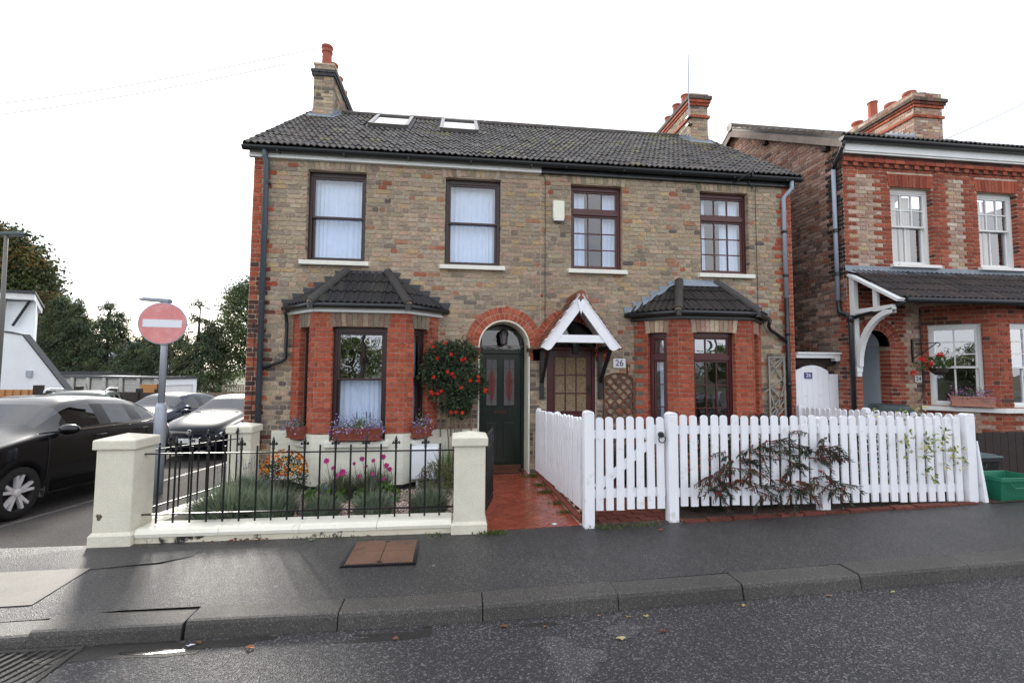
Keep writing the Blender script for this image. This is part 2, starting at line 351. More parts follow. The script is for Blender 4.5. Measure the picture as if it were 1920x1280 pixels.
# ------------------------------------------------------------------ ground
def zb(x): return .072+max(0, x-3.5)*.028 if x > -1 else .072+(x+1)*.02
def kz(x): return zb(x)-.03-max(0, .62-x)*.02-(.03 if x < .60 else 0)
def zside(y):
    if y < -2.9: return .06
    if y < 4: return .06-.06*(y+2.9)
    return .06-.414-.035*(min(y, 26)-4)
def zroad(x, y): return zb(x)-.14-max(0, .62-x)*.02+.012*(-4.2-y)
def asphalt(name, dark, light, chip=110, wet=.5, rough=.75, bump=.006, patches=None):
    m = bpy.data.materials.new(name); m.use_nodes = True; n, l = m.node_tree.nodes, m.node_tree.links
    b = n['Principled BSDF']; g = n.new('ShaderNodeNewGeometry'); pos = g.outputs['Position']
    v = n.new('ShaderNodeTexVoronoi'); v.inputs['Scale'].default_value = chip; l.new(pos, v.inputs['Vector'])
    r = n.new('ShaderNodeValToRGB'); e = r.color_ramp.elements; e[0].position = 0; e[0].color = (*dark, 1); e[1].position = 1; e[1].color = (*light, 1)
    e2 = r.color_ramp.elements.new(.78); e2.color = (*[d*.8+q*.16 for d, q in zip(dark, light)], 1)
    sp = n.new('ShaderNodeSeparateColor'); l.new(v.outputs['Color'], sp.inputs[0]); l.new(sp.outputs[0], r.inputs[0])
    t = n.new('ShaderNodeTexNoise'); t.inputs['Scale'].default_value = .9; t.inputs['Detail'].default_value = 6; t.inputs['Roughness'].default_value = .62; l.new(pos, t.inputs['Vector'])
    mr = n.new('ShaderNodeMapRange'); mr.inputs[1].default_value = .3; mr.inputs[2].default_value = .7; mr.inputs[3].default_value = .72; mr.inputs[4].default_value = 1.28; l.new(t.outputs[0], mr.inputs[0])
    sc = n.new('ShaderNodeVectorMath'); sc.operation = 'SCALE'; l.new(r.outputs[0], sc.inputs[0]); l.new(mr.outputs[0], sc.inputs['Scale'])
    base = sc.outputs[0]
    if patches:
        vo = n.new('ShaderNodeTexVoronoi'); vo.inputs['Scale'].default_value = 4.5; l.new(pos, vo.inputs['Vector']); s3 = n.new('ShaderNodeSeparateColor'); l.new(vo.outputs['Color'], s3.inputs[0])
        lt = n.new('ShaderNodeMath'); lt.operation = 'LESS_THAN'; l.new(vo.outputs['Distance'], lt.inputs[0]); th = n.new('ShaderNodeMath'); th.operation = 'MULTIPLY'; l.new(s3.outputs[1], th.inputs[0]); th.inputs[1].default_value = .085; l.new(th.outputs[0], lt.inputs[1])
        gt = n.new('ShaderNodeMath'); gt.operation = 'GREATER_THAN'; l.new(s3.outputs[0], gt.inputs[0]); gt.inputs[1].default_value = .6; mm = n.new('ShaderNodeMath'); mm.operation = 'MULTIPLY'; l.new(lt.outputs[0], mm.inputs[0]); l.new(gt.outputs[0], mm.inputs[1])
        m2 = n.new('ShaderNodeMath'); m2.operation = 'MULTIPLY'; l.new(mm.outputs[0], m2.inputs[0]); m2.inputs[1].default_value = .55
        x = n.new('ShaderNodeMix'); x.data_type = 'RGBA'; l.new(m2.outputs[0], x.inputs[0]); l.new(base, x.inputs[6]); x.inputs[7].default_value = (*S(128, 128, 126), 1); base = x.outputs[2]
    l.new(base, b.inputs['Base Color'])
    t2 = n.new('ShaderNodeTexNoise'); t2.inputs['Scale'].default_value = 1.6; t2.inputs['Detail'].default_value = 5; l.new(pos, t2.inputs['Vector'])
    mw = n.new('ShaderNodeMapRange'); mw.inputs[1].default_value = .35; mw.inputs[2].default_value = .65; mw.inputs[3].default_value = rough-wet*.5; mw.inputs[4].default_value = rough; l.new(t2.outputs[0], mw.inputs[0])
    l.new(mw.outputs[0], b.inputs['Roughness'])
    bp = n.new('ShaderNodeBump'); bp.inputs['Distance'].default_value = bump; bp.inputs['Strength'].default_value = .8; l.new(v.outputs['Distance'], bp.inputs['Height']); l.new(bp.outputs[0], b.inputs['Normal'])
    return m
MT['road'] = asphalt('wet_road_asphalt', S(37, 36, 39), S(108, 106, 106), 100, .3, .6, .009)
MT['footway'] = asphalt('footway_asphalt', S(37, 36, 38), S(104, 101, 98), 160, .22, .48, .006, patches=True)
MT['sideway'] = asphalt('side_asphalt', S(42, 38, 36), S(78, 70, 64), 120, .08, .92, .006)
MT['kerb'] = asphalt('kerb_concrete', S(54, 52, 50), S(104, 100, 94), 190, .2, .64, .003)
MT['concrete'] = pbr('pale_concrete', S(128, 123, 115), .7, .12, 4, .003, 150, fine=.14)
MT['soil'] = pbr('soil', S(58, 46, 38), .95, .4, 9, .02, 40, fine=.3)
MT['grey_ground'] = pbr('field', S(90, 92, 70), .95, .3, .5)

def sheet(name, xs, ys, zf, mat, parent=None):
    m = MB(); nx = len(xs)
    m.v = [(x, y, zf(x, y)) for y in ys for x in xs]
    for j in range(len(ys)-1):
        for i in range(nx-1): m.f.append([j*nx+i, j*nx+i+1, (j+1)*nx+i+1, (j+1)*nx+i]); m.c.append(None)
    return m.build(name, mat, parent, fix=False)
def lsp(a, b, n): return [a+(b-a)*i/n for i in range(n+1)]
g = struct(sheet('ground', [-400, -150, -60, -30, -1.6, 10, 30, 60, 150, 400], [-400, -150, -60, -25, -12.2, -9, -4, -2.9, 0, 4, 12, 26, 60, 150, 500],
           lambda x, y: min(zside(y), .05)-.3, MT['grey_ground']))
struct(sheet('road', lsp(-30, 40, 70), [-11, -9, -7, -6, -5.2, -4.7, -4.45, -4.27], zroad, MT['road']))
struct(sheet('far_pavement', lsp(-30, 40, 20), [-13.5, -11], lambda x, y: zroad(x, y)+.1, MT['footway']))
struct(sheet('pavement', lsp(-1.5, 30, 63), [-4.05, -3.6, -3.2, -2.9, -2.86], lambda x, y: (zb(x) if y > -2.9 else zb(x)+(kz(x)-zb(x)-.004)*(-2.9-y)/1.15), MT['footway']))
struct(sheet('side_pavement', [-1.45, -.8, 0, .25], lsp(-2.88, 22, 25), lambda x, y: zside(y)+.004, MT['sideway']))
struct(sheet('side_road', lsp(-34, -1.56, 20), [-4.3, -3.6, -2.9, -1.5, 0, 2, 4, 8, 14, 26, 34], lambda x, y: min(zside(y)-.09, zroad(x, -4.3)+.01 if y < -3.6 else 9), MT['sideway']))
# kerb stones
kb = MB(); kb.box(-1.5, 30, -4.12, -4.06, -.2, -.12); kerb = struct(kb.build('kerb', MT['kerb']))
joints = [-2.3, -1.33, -.36, .60, 1.52, 2.49, 3.48, 4.47, 5.45, 6.43, 7.41]+[8.39+.97*i for i in range(12)]
for a, b in zip(joints[:-1], joints[1:]):
    a2, b2 = a+.0028, b-.0028; jz = rng.uniform(-.006, .006); jy = rng.uniform(-.008, .008)
    if abs(b-1.52) < .01: b2 -= .012; jz -= .012
    if a < .5: jz -= .0
    m = MB(); ka, kb_ = kz(a+.02)+jz, kz(b-.02)+jz+rng.uniform(-.004, .004)
    prof = lambda k: [(-4.266+jy, k-.26), (-4.266+jy, k-.115), (-4.25+jy, k-.028), (-4.24+jy, k-.008), (-4.222+jy, k-.001), (-4.05, k+.002), (-4.05, k-.26)]
    P, Q = prof(ka), prof(kb_)
    m.add([(a2, y, z) for y, z in P]+[(b2, y, z) for y, z in Q], [[i, (i+1) % 7, (i+1) % 7+7, i+7] for i in range(7)]+[list(range(7)), list(range(7, 14))])
    m.build('kerb_stone', MT['kerb'], kerb, bevel=.006)
sk = MB(); sk.box(-1.5, -1.47, -2.7, 8, -.9, -.6); skerb = struct(sk.build('side_kerb', MT['kerb']))
for i in range(11):
    y = -2.85+.93*i; m = MB(); a, b = zside(y), zside(y+.93)
    m.add([(x, yy, z+dz) for (yy, z) in ((y+.006, a), (y+.92, b)) for x, dz in ((-1.56, -.2), (-1.56, -.02), (-1.54, .006), (-1.45, .008), (-1.45, -.2))],
          [[j, (j+1) % 5, (j+1) % 5+5, j+5] for j in range(5)]+[list(range(5)), list(range(5, 10))]); m.build('kerb_stone', MT['kerb'], skerb)
# concrete apron, patch, puddle
struct(sheet('concrete_apron', [-1.45, -.6, .3], [-3.86, -3.6, -3.33], lambda x, y: zb(x)+(kz(x)-zb(x)-.004)*(-2.9-y)/1.15+.005+(.02 if x < .6 else 0)*0, MT['concrete']))
MT['dark_asphalt'] = asphalt('patched_asphalt', S(48, 47, 48), S(92, 90, 88), 150, .3, .65, .006)
m = MB(); pts = [(-1.45, -3.33), (.36, -3.34), (.8, -3.3), (1.0, -3.2), (1.02, -3.02), (.9, -2.94), (-1.45, -2.94)]
m.add([(x, y, zb(x)+.003+(kz(x)-zb(x)-.004)*(-2.9-y)/1.15) for x, y in pts], [list(range(len(pts)))]); struct(m.build('asphalt_patch', MT['dark_asphalt']))
MT['water'] = pbr('puddle_water', S(44, 42, 40), .14, .1, 3, spec=.6)
def blob(name, cx, cy, rx, ry, zf, mat, seed, n=40, amp=.45):
    m = MB(); P = [(cx, cy, zf(cx, cy))]
    for i in range(n):
        t = i*2*math.pi/n; k = 1+amp*(mnoise.noise(Vector((math.cos(t)*1.7+seed, math.sin(t)*1.7, seed*.3)))+.5*mnoise.noise(Vector((math.cos(t)*5+seed, math.sin(t)*5, 2))))
        x, y = cx+rx*k*math.cos(t), cy+ry*k*math.sin(t); P.append((x, y, zf(x, y)))
    m.add(P, [(0, i+1, (i+1) % n+1) for i in range(n)]); return struct(m.build(name, mat, fix=False))
blob('puddle', 1.4, -4.39, .2, .022, lambda x, y: zroad(x, y)+.0035, MT['water'], 3)
MT['silt'] = pbr('wet_silt', S(36, 33, 30), .5, .3, 20, .004, 200)
blob('gutter_silt', 1.4, -4.36, .7, .08, lambda x, y: zroad(x, y)+.0018, MT['silt'], 12, 90, .7)
blob('gutter_silt', 3.3, -4.36, .6, .07, lambda x, y: zroad(x, y)+.0018, MT['silt'], 14, 90, .7)
MT['worn'] = asphalt('worn_road_patch', S(52, 51, 54), S(130, 128, 128), 130, .3, .58, .006)
blob('road_patch', 3.75, -4.78, .42, .26, lambda x, y: zroad(x, y)+.0018, MT['worn'], 21, 50, .35)
blob('road_patch', 4.42, -4.52, .13, .09, lambda x, y: zroad(x, y)+.0018, MT['worn'], 25, 40, .4)
# manhole cover
zc = lambda x, y: zb(x)+(kz(x)-zb(x)-.004)*(-2.9-y)/1.15
mh = thing('manhole_cover', (2.64, -3.25, zc(2.64, -3.25)), 'rusty brown square inspection cover with dark rim, set in the asphalt pavement', 'manhole cover')
MT['rust'] = pbr('rusty_infill', S(102, 74, 57), .75, .22, 5, .003, 150, fine=.25, dirt=(S(74, 52, 44), 7, .58, .75))
x0, x1, y0, y1 = 2.33, 2.95, -3.55, -2.96
m = MB()
for (a, b, c, d) in ((x0, x1, y0, y0+.028), (x0, x1, y1-.028, y1), (x0, x0+.028, y0+.028, y1-.028), (x1-.028, x1, y0+.028, y1-.028)): m.box(a, b, c, d, zc(2.6, -3.25)-.03, zc(2.6, -3.25)+.006)
for i in range(24):
    for yy in (y0, y1-.014): m.box(x0+.02+i*.025, x0+.034+i*.025, yy, yy+.014, zc(2.6, -3.25)+.005, zc(2.6, -3.25)+.010)
m.build('rim', MT['iron'], mh)
for i in range(2):
    for j in range(2):
        m = MB(); cx, cy = (x0+x1)/2, (y0+y1)/2
        m.box((x0+.031, cx+.003)[i], (cx-.003, x1-.031)[i], (y0+.031, cy+.002)[j], (cy-.002, y1-.031)[j], zc(2.6, -3.25)-.02, zc(2.6, -3.25)+.006+rng.uniform(-.001, .002)); m.build('cover_panel', MT['rust'], mh)
for yy in (y0+.06, y1-.06): m = MB(); m.box(cx-.025, cx+.025, yy-.012, yy+.012, zc(2.6, -3.25), zc(2.6, -3.25)+.0095); m.build('lifting_slot', MT['iron'], mh)
# gully grate
gz = zroad(.7, -4.5)
gg = thing('gully_grate', (.72, -4.5, gz), 'iron road gully grate with slanting bars at the foot of the kerb', 'drain grate')
MT['worn_iron'] = pbr('worn_iron', S(58, 56, 53), .75, .3, 12, spec=.3)
m = MB(); m.box(.38, .94, -4.68, -4.30, gz-.1, gz-.02); m.build('sump', MT['iron'], gg)
m = MB()
for a, b, c, d in ((.36, .96, -4.70, -4.665), (.36, .96, -4.315, -4.285), (.36, .39, -4.665, -4.315), (.93, .96, -4.665, -4.315)): m.box(a, b, c, d, gz-.03, gz+.008)
m.build('rim', MT['worn_iron'], gg)
for i in range(9):
    m = MB(); x = .36+i*.062; m.beam((x, -4.665, gz-.005), (x+.11, -4.315, gz-.005), .022, .022); m.build('bar', MT['worn_iron'], gg)
# tiled path
MT['quarry'] = pbr('quarry_tile', attr=True, rough=.24, var=.12, scale=5, bump=.0012, bscale=30, rvar=.1, spec=.6)
def pz(x, y): return .080+.025*(x-3.6)-.036*max(0, y+2.86)
pb = sheet('tiled_path', [3.58, 4.6], [-2.88, -1.5, 0, .62], lambda x, y: pz(x, y)-.008, MT['mortar']); struct(pb)
def clip(poly, ax, lim, keep_less):
    out = []
    for i in range(len(poly)):
        a, b = poly[i], poly[(i+1) % len(poly)]; ia = (a[ax] <= lim) == keep_less or a[ax] == lim; ib = (b[ax] <= lim) == keep_less or b[ax] == lim
        if ia: out.append(a)
        if ia != ib:
            t = (lim-a[ax])/(b[ax]-a[ax]); out.append((a[0]+(b[0]-a[0])*t, a[1]+(b[1]-a[1])*t))
    return out
def cliprect(poly, x0, x1, y0, y1):
    for ax, lim, kl in ((0, x0, False), (0, x1, True), (1, y0, False), (1, y1, True)):
        if len(poly) >= 3: poly = clip(poly, ax, lim, kl)
    return poly
TS = .155
for i in range(-16, 18):
    for j in range(-16, 18):
        for (bx, by, wd, hd) in ((i*TS*1, j*TS*1, TS, TS),):
            a = R(45); ca, sa = math.cos(a), math.sin(a); g2 = .0025
            q = [(bx+g2, by+g2), (bx+wd-g2, by+g2), (bx+wd-g2, by+hd-g2), (bx+g2, by+hd-g2)]
            q = [(4.08+x*ca-y*sa, -1.2+x*sa+y*ca) for x, y in q]; q = cliprect(q, 3.60, 4.56, -2.86, .5)
            if len(q) < 3: continue
            ar = abs(sum(q[k][0]*q[(k+1) % len(q)][1]-q[(k+1) % len(q)][0]*q[k][1] for k in range(len(q))))/2
            if ar < .0006: continue
            m = MB(); h = rng.uniform(-.0012, .0012); n = len(q)
            m.add([(x, y, pz(x, y)+h) for x, y in q]+[(x, y, pz(x, y)-.012) for x, y in q], [list(range(n))]+[[k, k+n, (k+1) % n+n, (k+1) % n] for k in range(n)], jit(S(142, 68, 48), .13)); m.build('tile', MT['quarry'], pb)
MT['edging'] = pbr('edging_tile', S(120, 62, 48), .7, .2, 9, .003, 80)
pe = MB(); pe.box(4.59, 4.62, -2.8, -.15, -.1, .02); pe = struct(pe.build('path_edging', MT['edging']))
for i in range(5):
    m = MB(); y = -2.78+i*.53; m.tube([(4.605, y, pz(4.6, y)+.03), (4.59, y+.5, pz(4.6, y+.5)+.03)], .035, 10); m.build('edging_piece', MT['edging'], pe)
# garden beds
def bedz(y): return -.08+.09*max(0, min(2.1, -.6-y))
struct(sheet('garden_bed', [.25, 1.2, 2.4, 3.6], [-2.85, -2.62, -2, -1, -.6, 0.02], lambda x, y: bedz(y), MT['soil']))
struct(sheet('front_garden', lsp(4.6, 10.3, 6), [-2.9, -2.2, -1, .02, 3], lambda x, y: (zb(x) if y < -2.5 else zb(x)*.6-.02), MT['soil']))
struct(sheet('neighbour_garden', [9.3, 10.3, 12, 20], [-3.0, -2, -.5, 0], lambda x, y: zb(x)+.003, MT['soil']))
MT['gravel'] = pbr('gravel', attr=True, rough=.8, var=.1, scale=30)
def pebbles(name, n, area, zf, smin, smax, pal, seed):
    r = random.Random(seed); m = MB()
    for i in range(n):
        x, y = r.uniform(area[0], area[1]), r.uniform(area[2], area[3]); s_ = r.uniform(smin, smax); z = zf(x, y)+s_*.25; a = r.uniform(0, 6.28)
        e = [(math.cos(a+k*2.09)*s_*r.uniform(.7, 1.1), math.sin(a+k*2.09)*s_*r.uniform(.7, 1.1)) for k in range(3)]
        t = (x+r.uniform(-.3, .3)*s_, y+r.uniform(-.3, .3)*s_, z+s_*r.uniform(.4, .7))
        b = [(x+p[0], y+p[1], z-.3*s_) for p in e]
        m.add(b+[t], ((0, 1, 3), (1, 2, 3), (2, 0, 3)), jit(r.choice(pal), .15, r))
    return m.build(name, MT['gravel'], fix=False)
tag(pebbles('gravel', 9000, (.5, 3.25, -2.62, -.55), lambda x, y: bedz(y)+.004, .009, .019, [S(196, 176, 166), S(176, 150, 142), S(214, 200, 190), S(150, 124, 116), S(188, 168, 150)], 3), 'pinkish shingle covering the bed behind the iron railings', 'gravel', kind='stuff')
tag(pebbles('stone_litter', 900, (4.7, 9.2, -2.98, -2.84), lambda x, y: zb(x)-.005, .004, .013, [S(120, 96, 84), S(92, 78, 70), S(150, 140, 128), S(110, 70, 56)], 5), 'bits of stone and earth along the foot of the picket fence', 'debris', kind='stuff')
# red brick pavers inside the gate
pv = struct(sheet('brick_paving', [4.68, 5.6], [-2.93, 0], lambda x, y: zb(x)-.02+(.0 if y < -2 else -.03), MT['mortar']))
for j in range(26):
    for i in range(4):
        m = MB(); x = 4.69+i*.225+(.11 if j % 2 else 0); y = -2.93+j*.112; x1_ = min(x+.215, 5.6); zq = zb(x)+(.004 if y < -2 else -.014)
        if x1_-x < .04: continue
        zt = [zb(x)+.0+(-.03*(max(0, min(1, (yy+2.9)/2.9)))) for yy in (y, y+.102)]
        m.add([(x, y, zt[0]), (x1_, y, zt[0]), (x1_, y+.102, zt[1]), (x, y+.102, zt[1])]+[(x, y, zt[0]-.05), (x1_, y, zt[0]-.05), (x1_, y+.102, zt[1]-.05), (x, y+.102, zt[1]-.05)], ((0, 1, 2, 3), (0, 4, 5, 1), (1, 5, 6, 2), (2, 6, 7, 3), (3, 7, 4, 0)), jit(S(104, 58, 48), .15)); m.build('paver', MT['brick'], pv)
# red edging course under the picket fence
er = struct(sheet('fence_edging', [5.62, 9.2], [-2.99, -2.93], lambda x, y: zb(x)-.03, MT['mortar']))
for i in range(13):
    m = MB(); x = 5.64+i*.27; m.box(x, x+.255, -3.0+rng.uniform(-.01, .01), -2.92, zb(x)-.06, zb(x)+.022+rng.uniform(-.006, .006), jit(S(104, 60, 50), .2)); m.build('edging_brick', MT['brick'], er)
# ------------------------------------------------------------------ roof tiles
TILEC = [lin(c) for c in [(64, 60, 59), (72, 67, 64), (57, 54, 55), (80, 73, 68), (66, 60, 57)]]
def roll(u, per=.1):
    t = (u/per) % 1.0; return .026*max(0, math.sin(math.pi*min(1, t/.62)))**.8 if t < .62 else 0.0
def tile_mb(u0, u1, ln, th=.016, lift=.02, col=None, uo=0):
    m = MB(); n = max(2, int(round((u1-u0)/.0222))); us = [u0+(u1-u0)*i/n for i in range(n+1)]
    top0 = [(u, -.0, roll(u-uo)+lift+th) for u in us]; top1 = [(u, ln, roll(u-uo)+.002+th) for u in us]; bot0 = [(u, -.0, roll(u-uo)+lift) for u in us]
    k = n+1; fs = [(i, i+1, k+i+1, k+i) for i in range(n)]+[(2*k+i, 2*k+i+1, i+1, i) for i in range(n)]+[(0, k, 2*k), (n, 2*k+n, k+n)]
    m.add(top0+top1+bot0, fs, col or rng.choice(TILEC)); return m
def plane_mat(O, U, V):
    O, U, V = Vector(O), Vector(U).normalized(), Vector(V).normalized(); W = U.cross(V).normalized()
    return Matrix(((U.x, V.x, W.x, O.x), (U.y, V.y, W.y, O.y), (U.z, V.z, W.z, O.z), (0, 0, 0, 1)))
TILEMESH = []
for i in range(10):
    me = tile_mb(0, .2, .3, col=jit(rng.choice(TILEC), .15)).mesh('roof_tile'); me.materials.append(MT['tile']); TILEMESH.append(me)
MOSSMESH = []
for i in range(4):
    me = tile_mb(0, .2, .3, col=jit(S(92, 86, 54), .2)).mesh('roof_tile'); me.materials.append(MT['tile']); MOSSMESH.append(me)
def tile_poly(parent, O, U, V, poly, gauge=.25, over=.045, palette=TILEC, name='roof_tile', cw=.2):
    """courses of tiles cut to a convex polygon given in (u,v) of the plane"""
    M = plane_mat(O, U, V); vmax = max(p[1] for p in poly); v = 0.0
    while v < vmax-.02:
        vm = min(v+gauge*.5, vmax-.01); xs = []
        for i in range(len(poly)):
            a, b = poly[i], poly[(i+1) % len(poly)]
            if (a[1]-vm)*(b[1]-vm) < 0: xs.append(a[0]+(b[0]-a[0])*(vm-a[1])/(b[1]-a[1]))
        if len(xs) >= 2:
            ua, ub = min(xs), max(xs); k = math.floor(ua/cw)
            while k*cw < ub:
                p, q = max(ua, k*cw), min(ub, (k+1)*cw)
                if q-p > .03:
                    m = tile_mb(p, q, min(gauge+over, vmax-v+.02), col=jit(rng.choice(palette), .15)); me = m.mesh(name); me.materials.append(MT['tile'])
                    place(name, me, M @ Matrix.Translation((0, v, rng.uniform(-.002, .002))), parent)
                k += 1
        v += gauge
def cap_tube(m, a, b, r, n=10, col=None):
    m.tube([a, b], r, n, col)

# ------------------------------------------------------------------ windows, doors
def wave_sheet(m, u0, u1, z0, z1, d, amp=.014, per=.072, seed=0, col=None):
    n = max(6, int((u1-u0)/.009)); us = [u0+(u1-u0)*i/n for i in range(n+1)]
    f = lambda u, z: d+amp*math.sin(u*2*math.pi/per+4.5*mnoise.noise(Vector((u*5, seed, z*.35))))*(.55+.45*mnoise.noise(Vector((u*9, seed+3, z*.6))))+amp*.8*mnoise.noise(Vector((u*14, seed+8, 0)))
    zz = lsp(z0, z1, 5)
    vs = [(u, f(u, z), z) for z in zz for u in us]; k = n+1
    m.add(vs, [(j*k+i, j*k+i+1, (j+1)*k+i+1, (j+1)*k+i) for j in range(5) for i in range(n)], col)
def window(parent, xf, u0, u1, z0, z1, style, mat, d=.10, sill=True, meet=None, glass=('glass', 'glass'), curt=None, sillmat='stone_sill', label=None, fr=.055, sillw=.10, sillh=.085, arch=.03):
    m = MB(xf)
    m.box(u0, u0+fr, d, d+.09, z0, z1); m.box(u1-fr, u1, d, d+.09, z0, z1); m.box(u0+fr, u1-fr, d, d+.09, z1-fr-.02, z1+.02); m.box(u0+fr, u1-fr, d, d+.09, z0, z0+fr*.8)
    w_ = m.build('window', mat, parent, bevel=.004)
    if label: w_['label'] = label
    a, b, c, e = u0+fr, u1-fr, z0+fr*.8, z1-fr-.02
    panes = []
    def sash(name, uu0, uu1, zz0, zz1, dd, st, nu=1, nz_=1, bar=.018):
        m = MB(xf); m.box(uu0, uu0+st, dd, dd+.04, zz0, zz1); m.box(uu1-st, uu1, dd, dd+.04, zz0, zz1); m.box(uu0+st, uu1-st, dd, dd+.04, zz1-st, zz1); m.box(uu0+st, uu1-st, dd, dd+.04, zz0, zz0+st)
        m.build(name, mat, w_, bevel=.003)
        A, B_, C_, E_ = uu0+st, uu1-st, zz0+st, zz1-st
        for i in range(1, nu):
            x = A+(B_-A)*i/nu; m = MB(xf); m.box(x-bar/2, x+bar/2, dd+.002, dd+.032, C_, E_); m.build('glazing_bar', mat, w_)
        for j in range(1, nz_):
            z = C_+(E_-C_)*j/nz_; m = MB(xf); m.box(A, B_, dd+.004, dd+.030, z-bar/2, z+bar/2); m.build('glazing_bar', mat, w_)
        return [(A+(B_-A)*i/nu, A+(B_-A)*(i+1)/nu, C_+(E_-C_)*j/nz_, C_+(E_-C_)*(j+1)/nz_, dd+.018) for i in range(nu) for j in range(nz_)]
    if style == 'sash':
        zm = meet or (c+e)/2
        for k, P in enumerate((sash('upper_sash', a, b, zm-.02, e, d+.01, .034), sash('lower_sash', a, b, c, zm+.02, d+.052, .036))):
            for p in P: panes.append((p, glass[k]))
    elif style == 'cottage':
        zt = meet; m = MB(xf); m.box(a, b, d-.006, d+.09, zt-.045, zt+.045); m.build('transom', mat, w_, bevel=.004)
        nu = 3 if (u1-u0) > .5 else 1
        for k, P in enumerate((sash('top_light', a, b, zt+.045, e, d+.02, .03, nu, 1), sash('casement', a, b, c, zt-.045, d+.02, .034, nu, 3))):
            for p in P: panes.append((p, glass[k]))
    elif style == 'sash6':
        zm = meet or (c+e)/2
        for k, P in enumerate((sash('upper_sash', a, b, zm-.02, e, d+.01, .03, 3, 2, .02), sash('lower_sash', a, b, c, zm+.02, d+.052, .034, 2, 1, .022))):
            for p in P: panes.append((p, glass[k]))
    elif style == 'sash23':
        zm = meet
        for k, P in enumerate((sash('upper_sash', a, b, zm-.02, e, d+.01, .035, 2, 3, .02), sash('lower_sash', a, b, c, zm+.02, d+.052, .04, 2, 1, .024))):
            for p in P: panes.append((p, glass[k]))
    for (p, g_) in panes:
        m = MB(xf); m.quad((p[0], p[4], p[2]), (p[1], p[4], p[2]), (p[1], p[4], p[3]), (p[0], p[4], p[3])); m.build('pane', MT[g_], w_)
    for cdef in (curt or []):
        m = MB(xf); wave_sheet(m, cdef[0], cdef[1], cdef[2], cdef[3], d+.15, amp=cdef[4] if len(cdef) > 4 else .014, seed=u0*7+cdef[0]); m.build('curtain', MT[cdef[5] if len(cdef) > 5 else 'curtain'], w_, smooth=True)
    if sill:
        m = MB(xf); q = [(u0-sillw, -.075, z0-sillh), (u0-sillw, .12, z0-sillh), (u0-sillw, .12, z0+.0), (u0-sillw, -.07, z0-.014)]; m.prism(q, (u1-u0+2*sillw, 0, 0)); m.build('sill', MT[sillmat], w_, bevel=.006)
    return w_
def text_mesh(body, size, name='lettering'):
    cu = bpy.data.curves.new(name, 'FONT'); cu.body = body; cu.size = size; cu.align_x = 'CENTER'; cu.align_y = 'CENTER'; cu.extrude = .0008; cu.offset = size*.012
    o = bpy.data.objects.new(name, cu); COL.objects.link(o); dg = bpy.context.evaluated_depsgraph_get(); me = bpy.data.meshes.new_from_object(o.evaluated_get(dg)); bpy.data.objects.remove(o); return me
def plate(parent, ctr, wd, ht, body, size, bg, fg, name='number_plate', d=.012, rz=0):
    m = MB(); m.box(-wd/2, wd/2, -d, 0, -ht/2, ht/2); pm = pbr(name, bg, .3, .04, 8); M = Matrix.Translation(ctr) @ Matrix.Rotation(rz, 4, 'Z')
    o = place(name, m.mesh(name), M, parent, pm); me = text_mesh(body, size); tm = pbr(name+'_ink', fg, .5, 0)
    place('lettering', me, M @ Matrix.Translation((0, -d-.0012, 0)) @ Matrix.Rotation(R(90), 4, 'X'), o, tm); return o

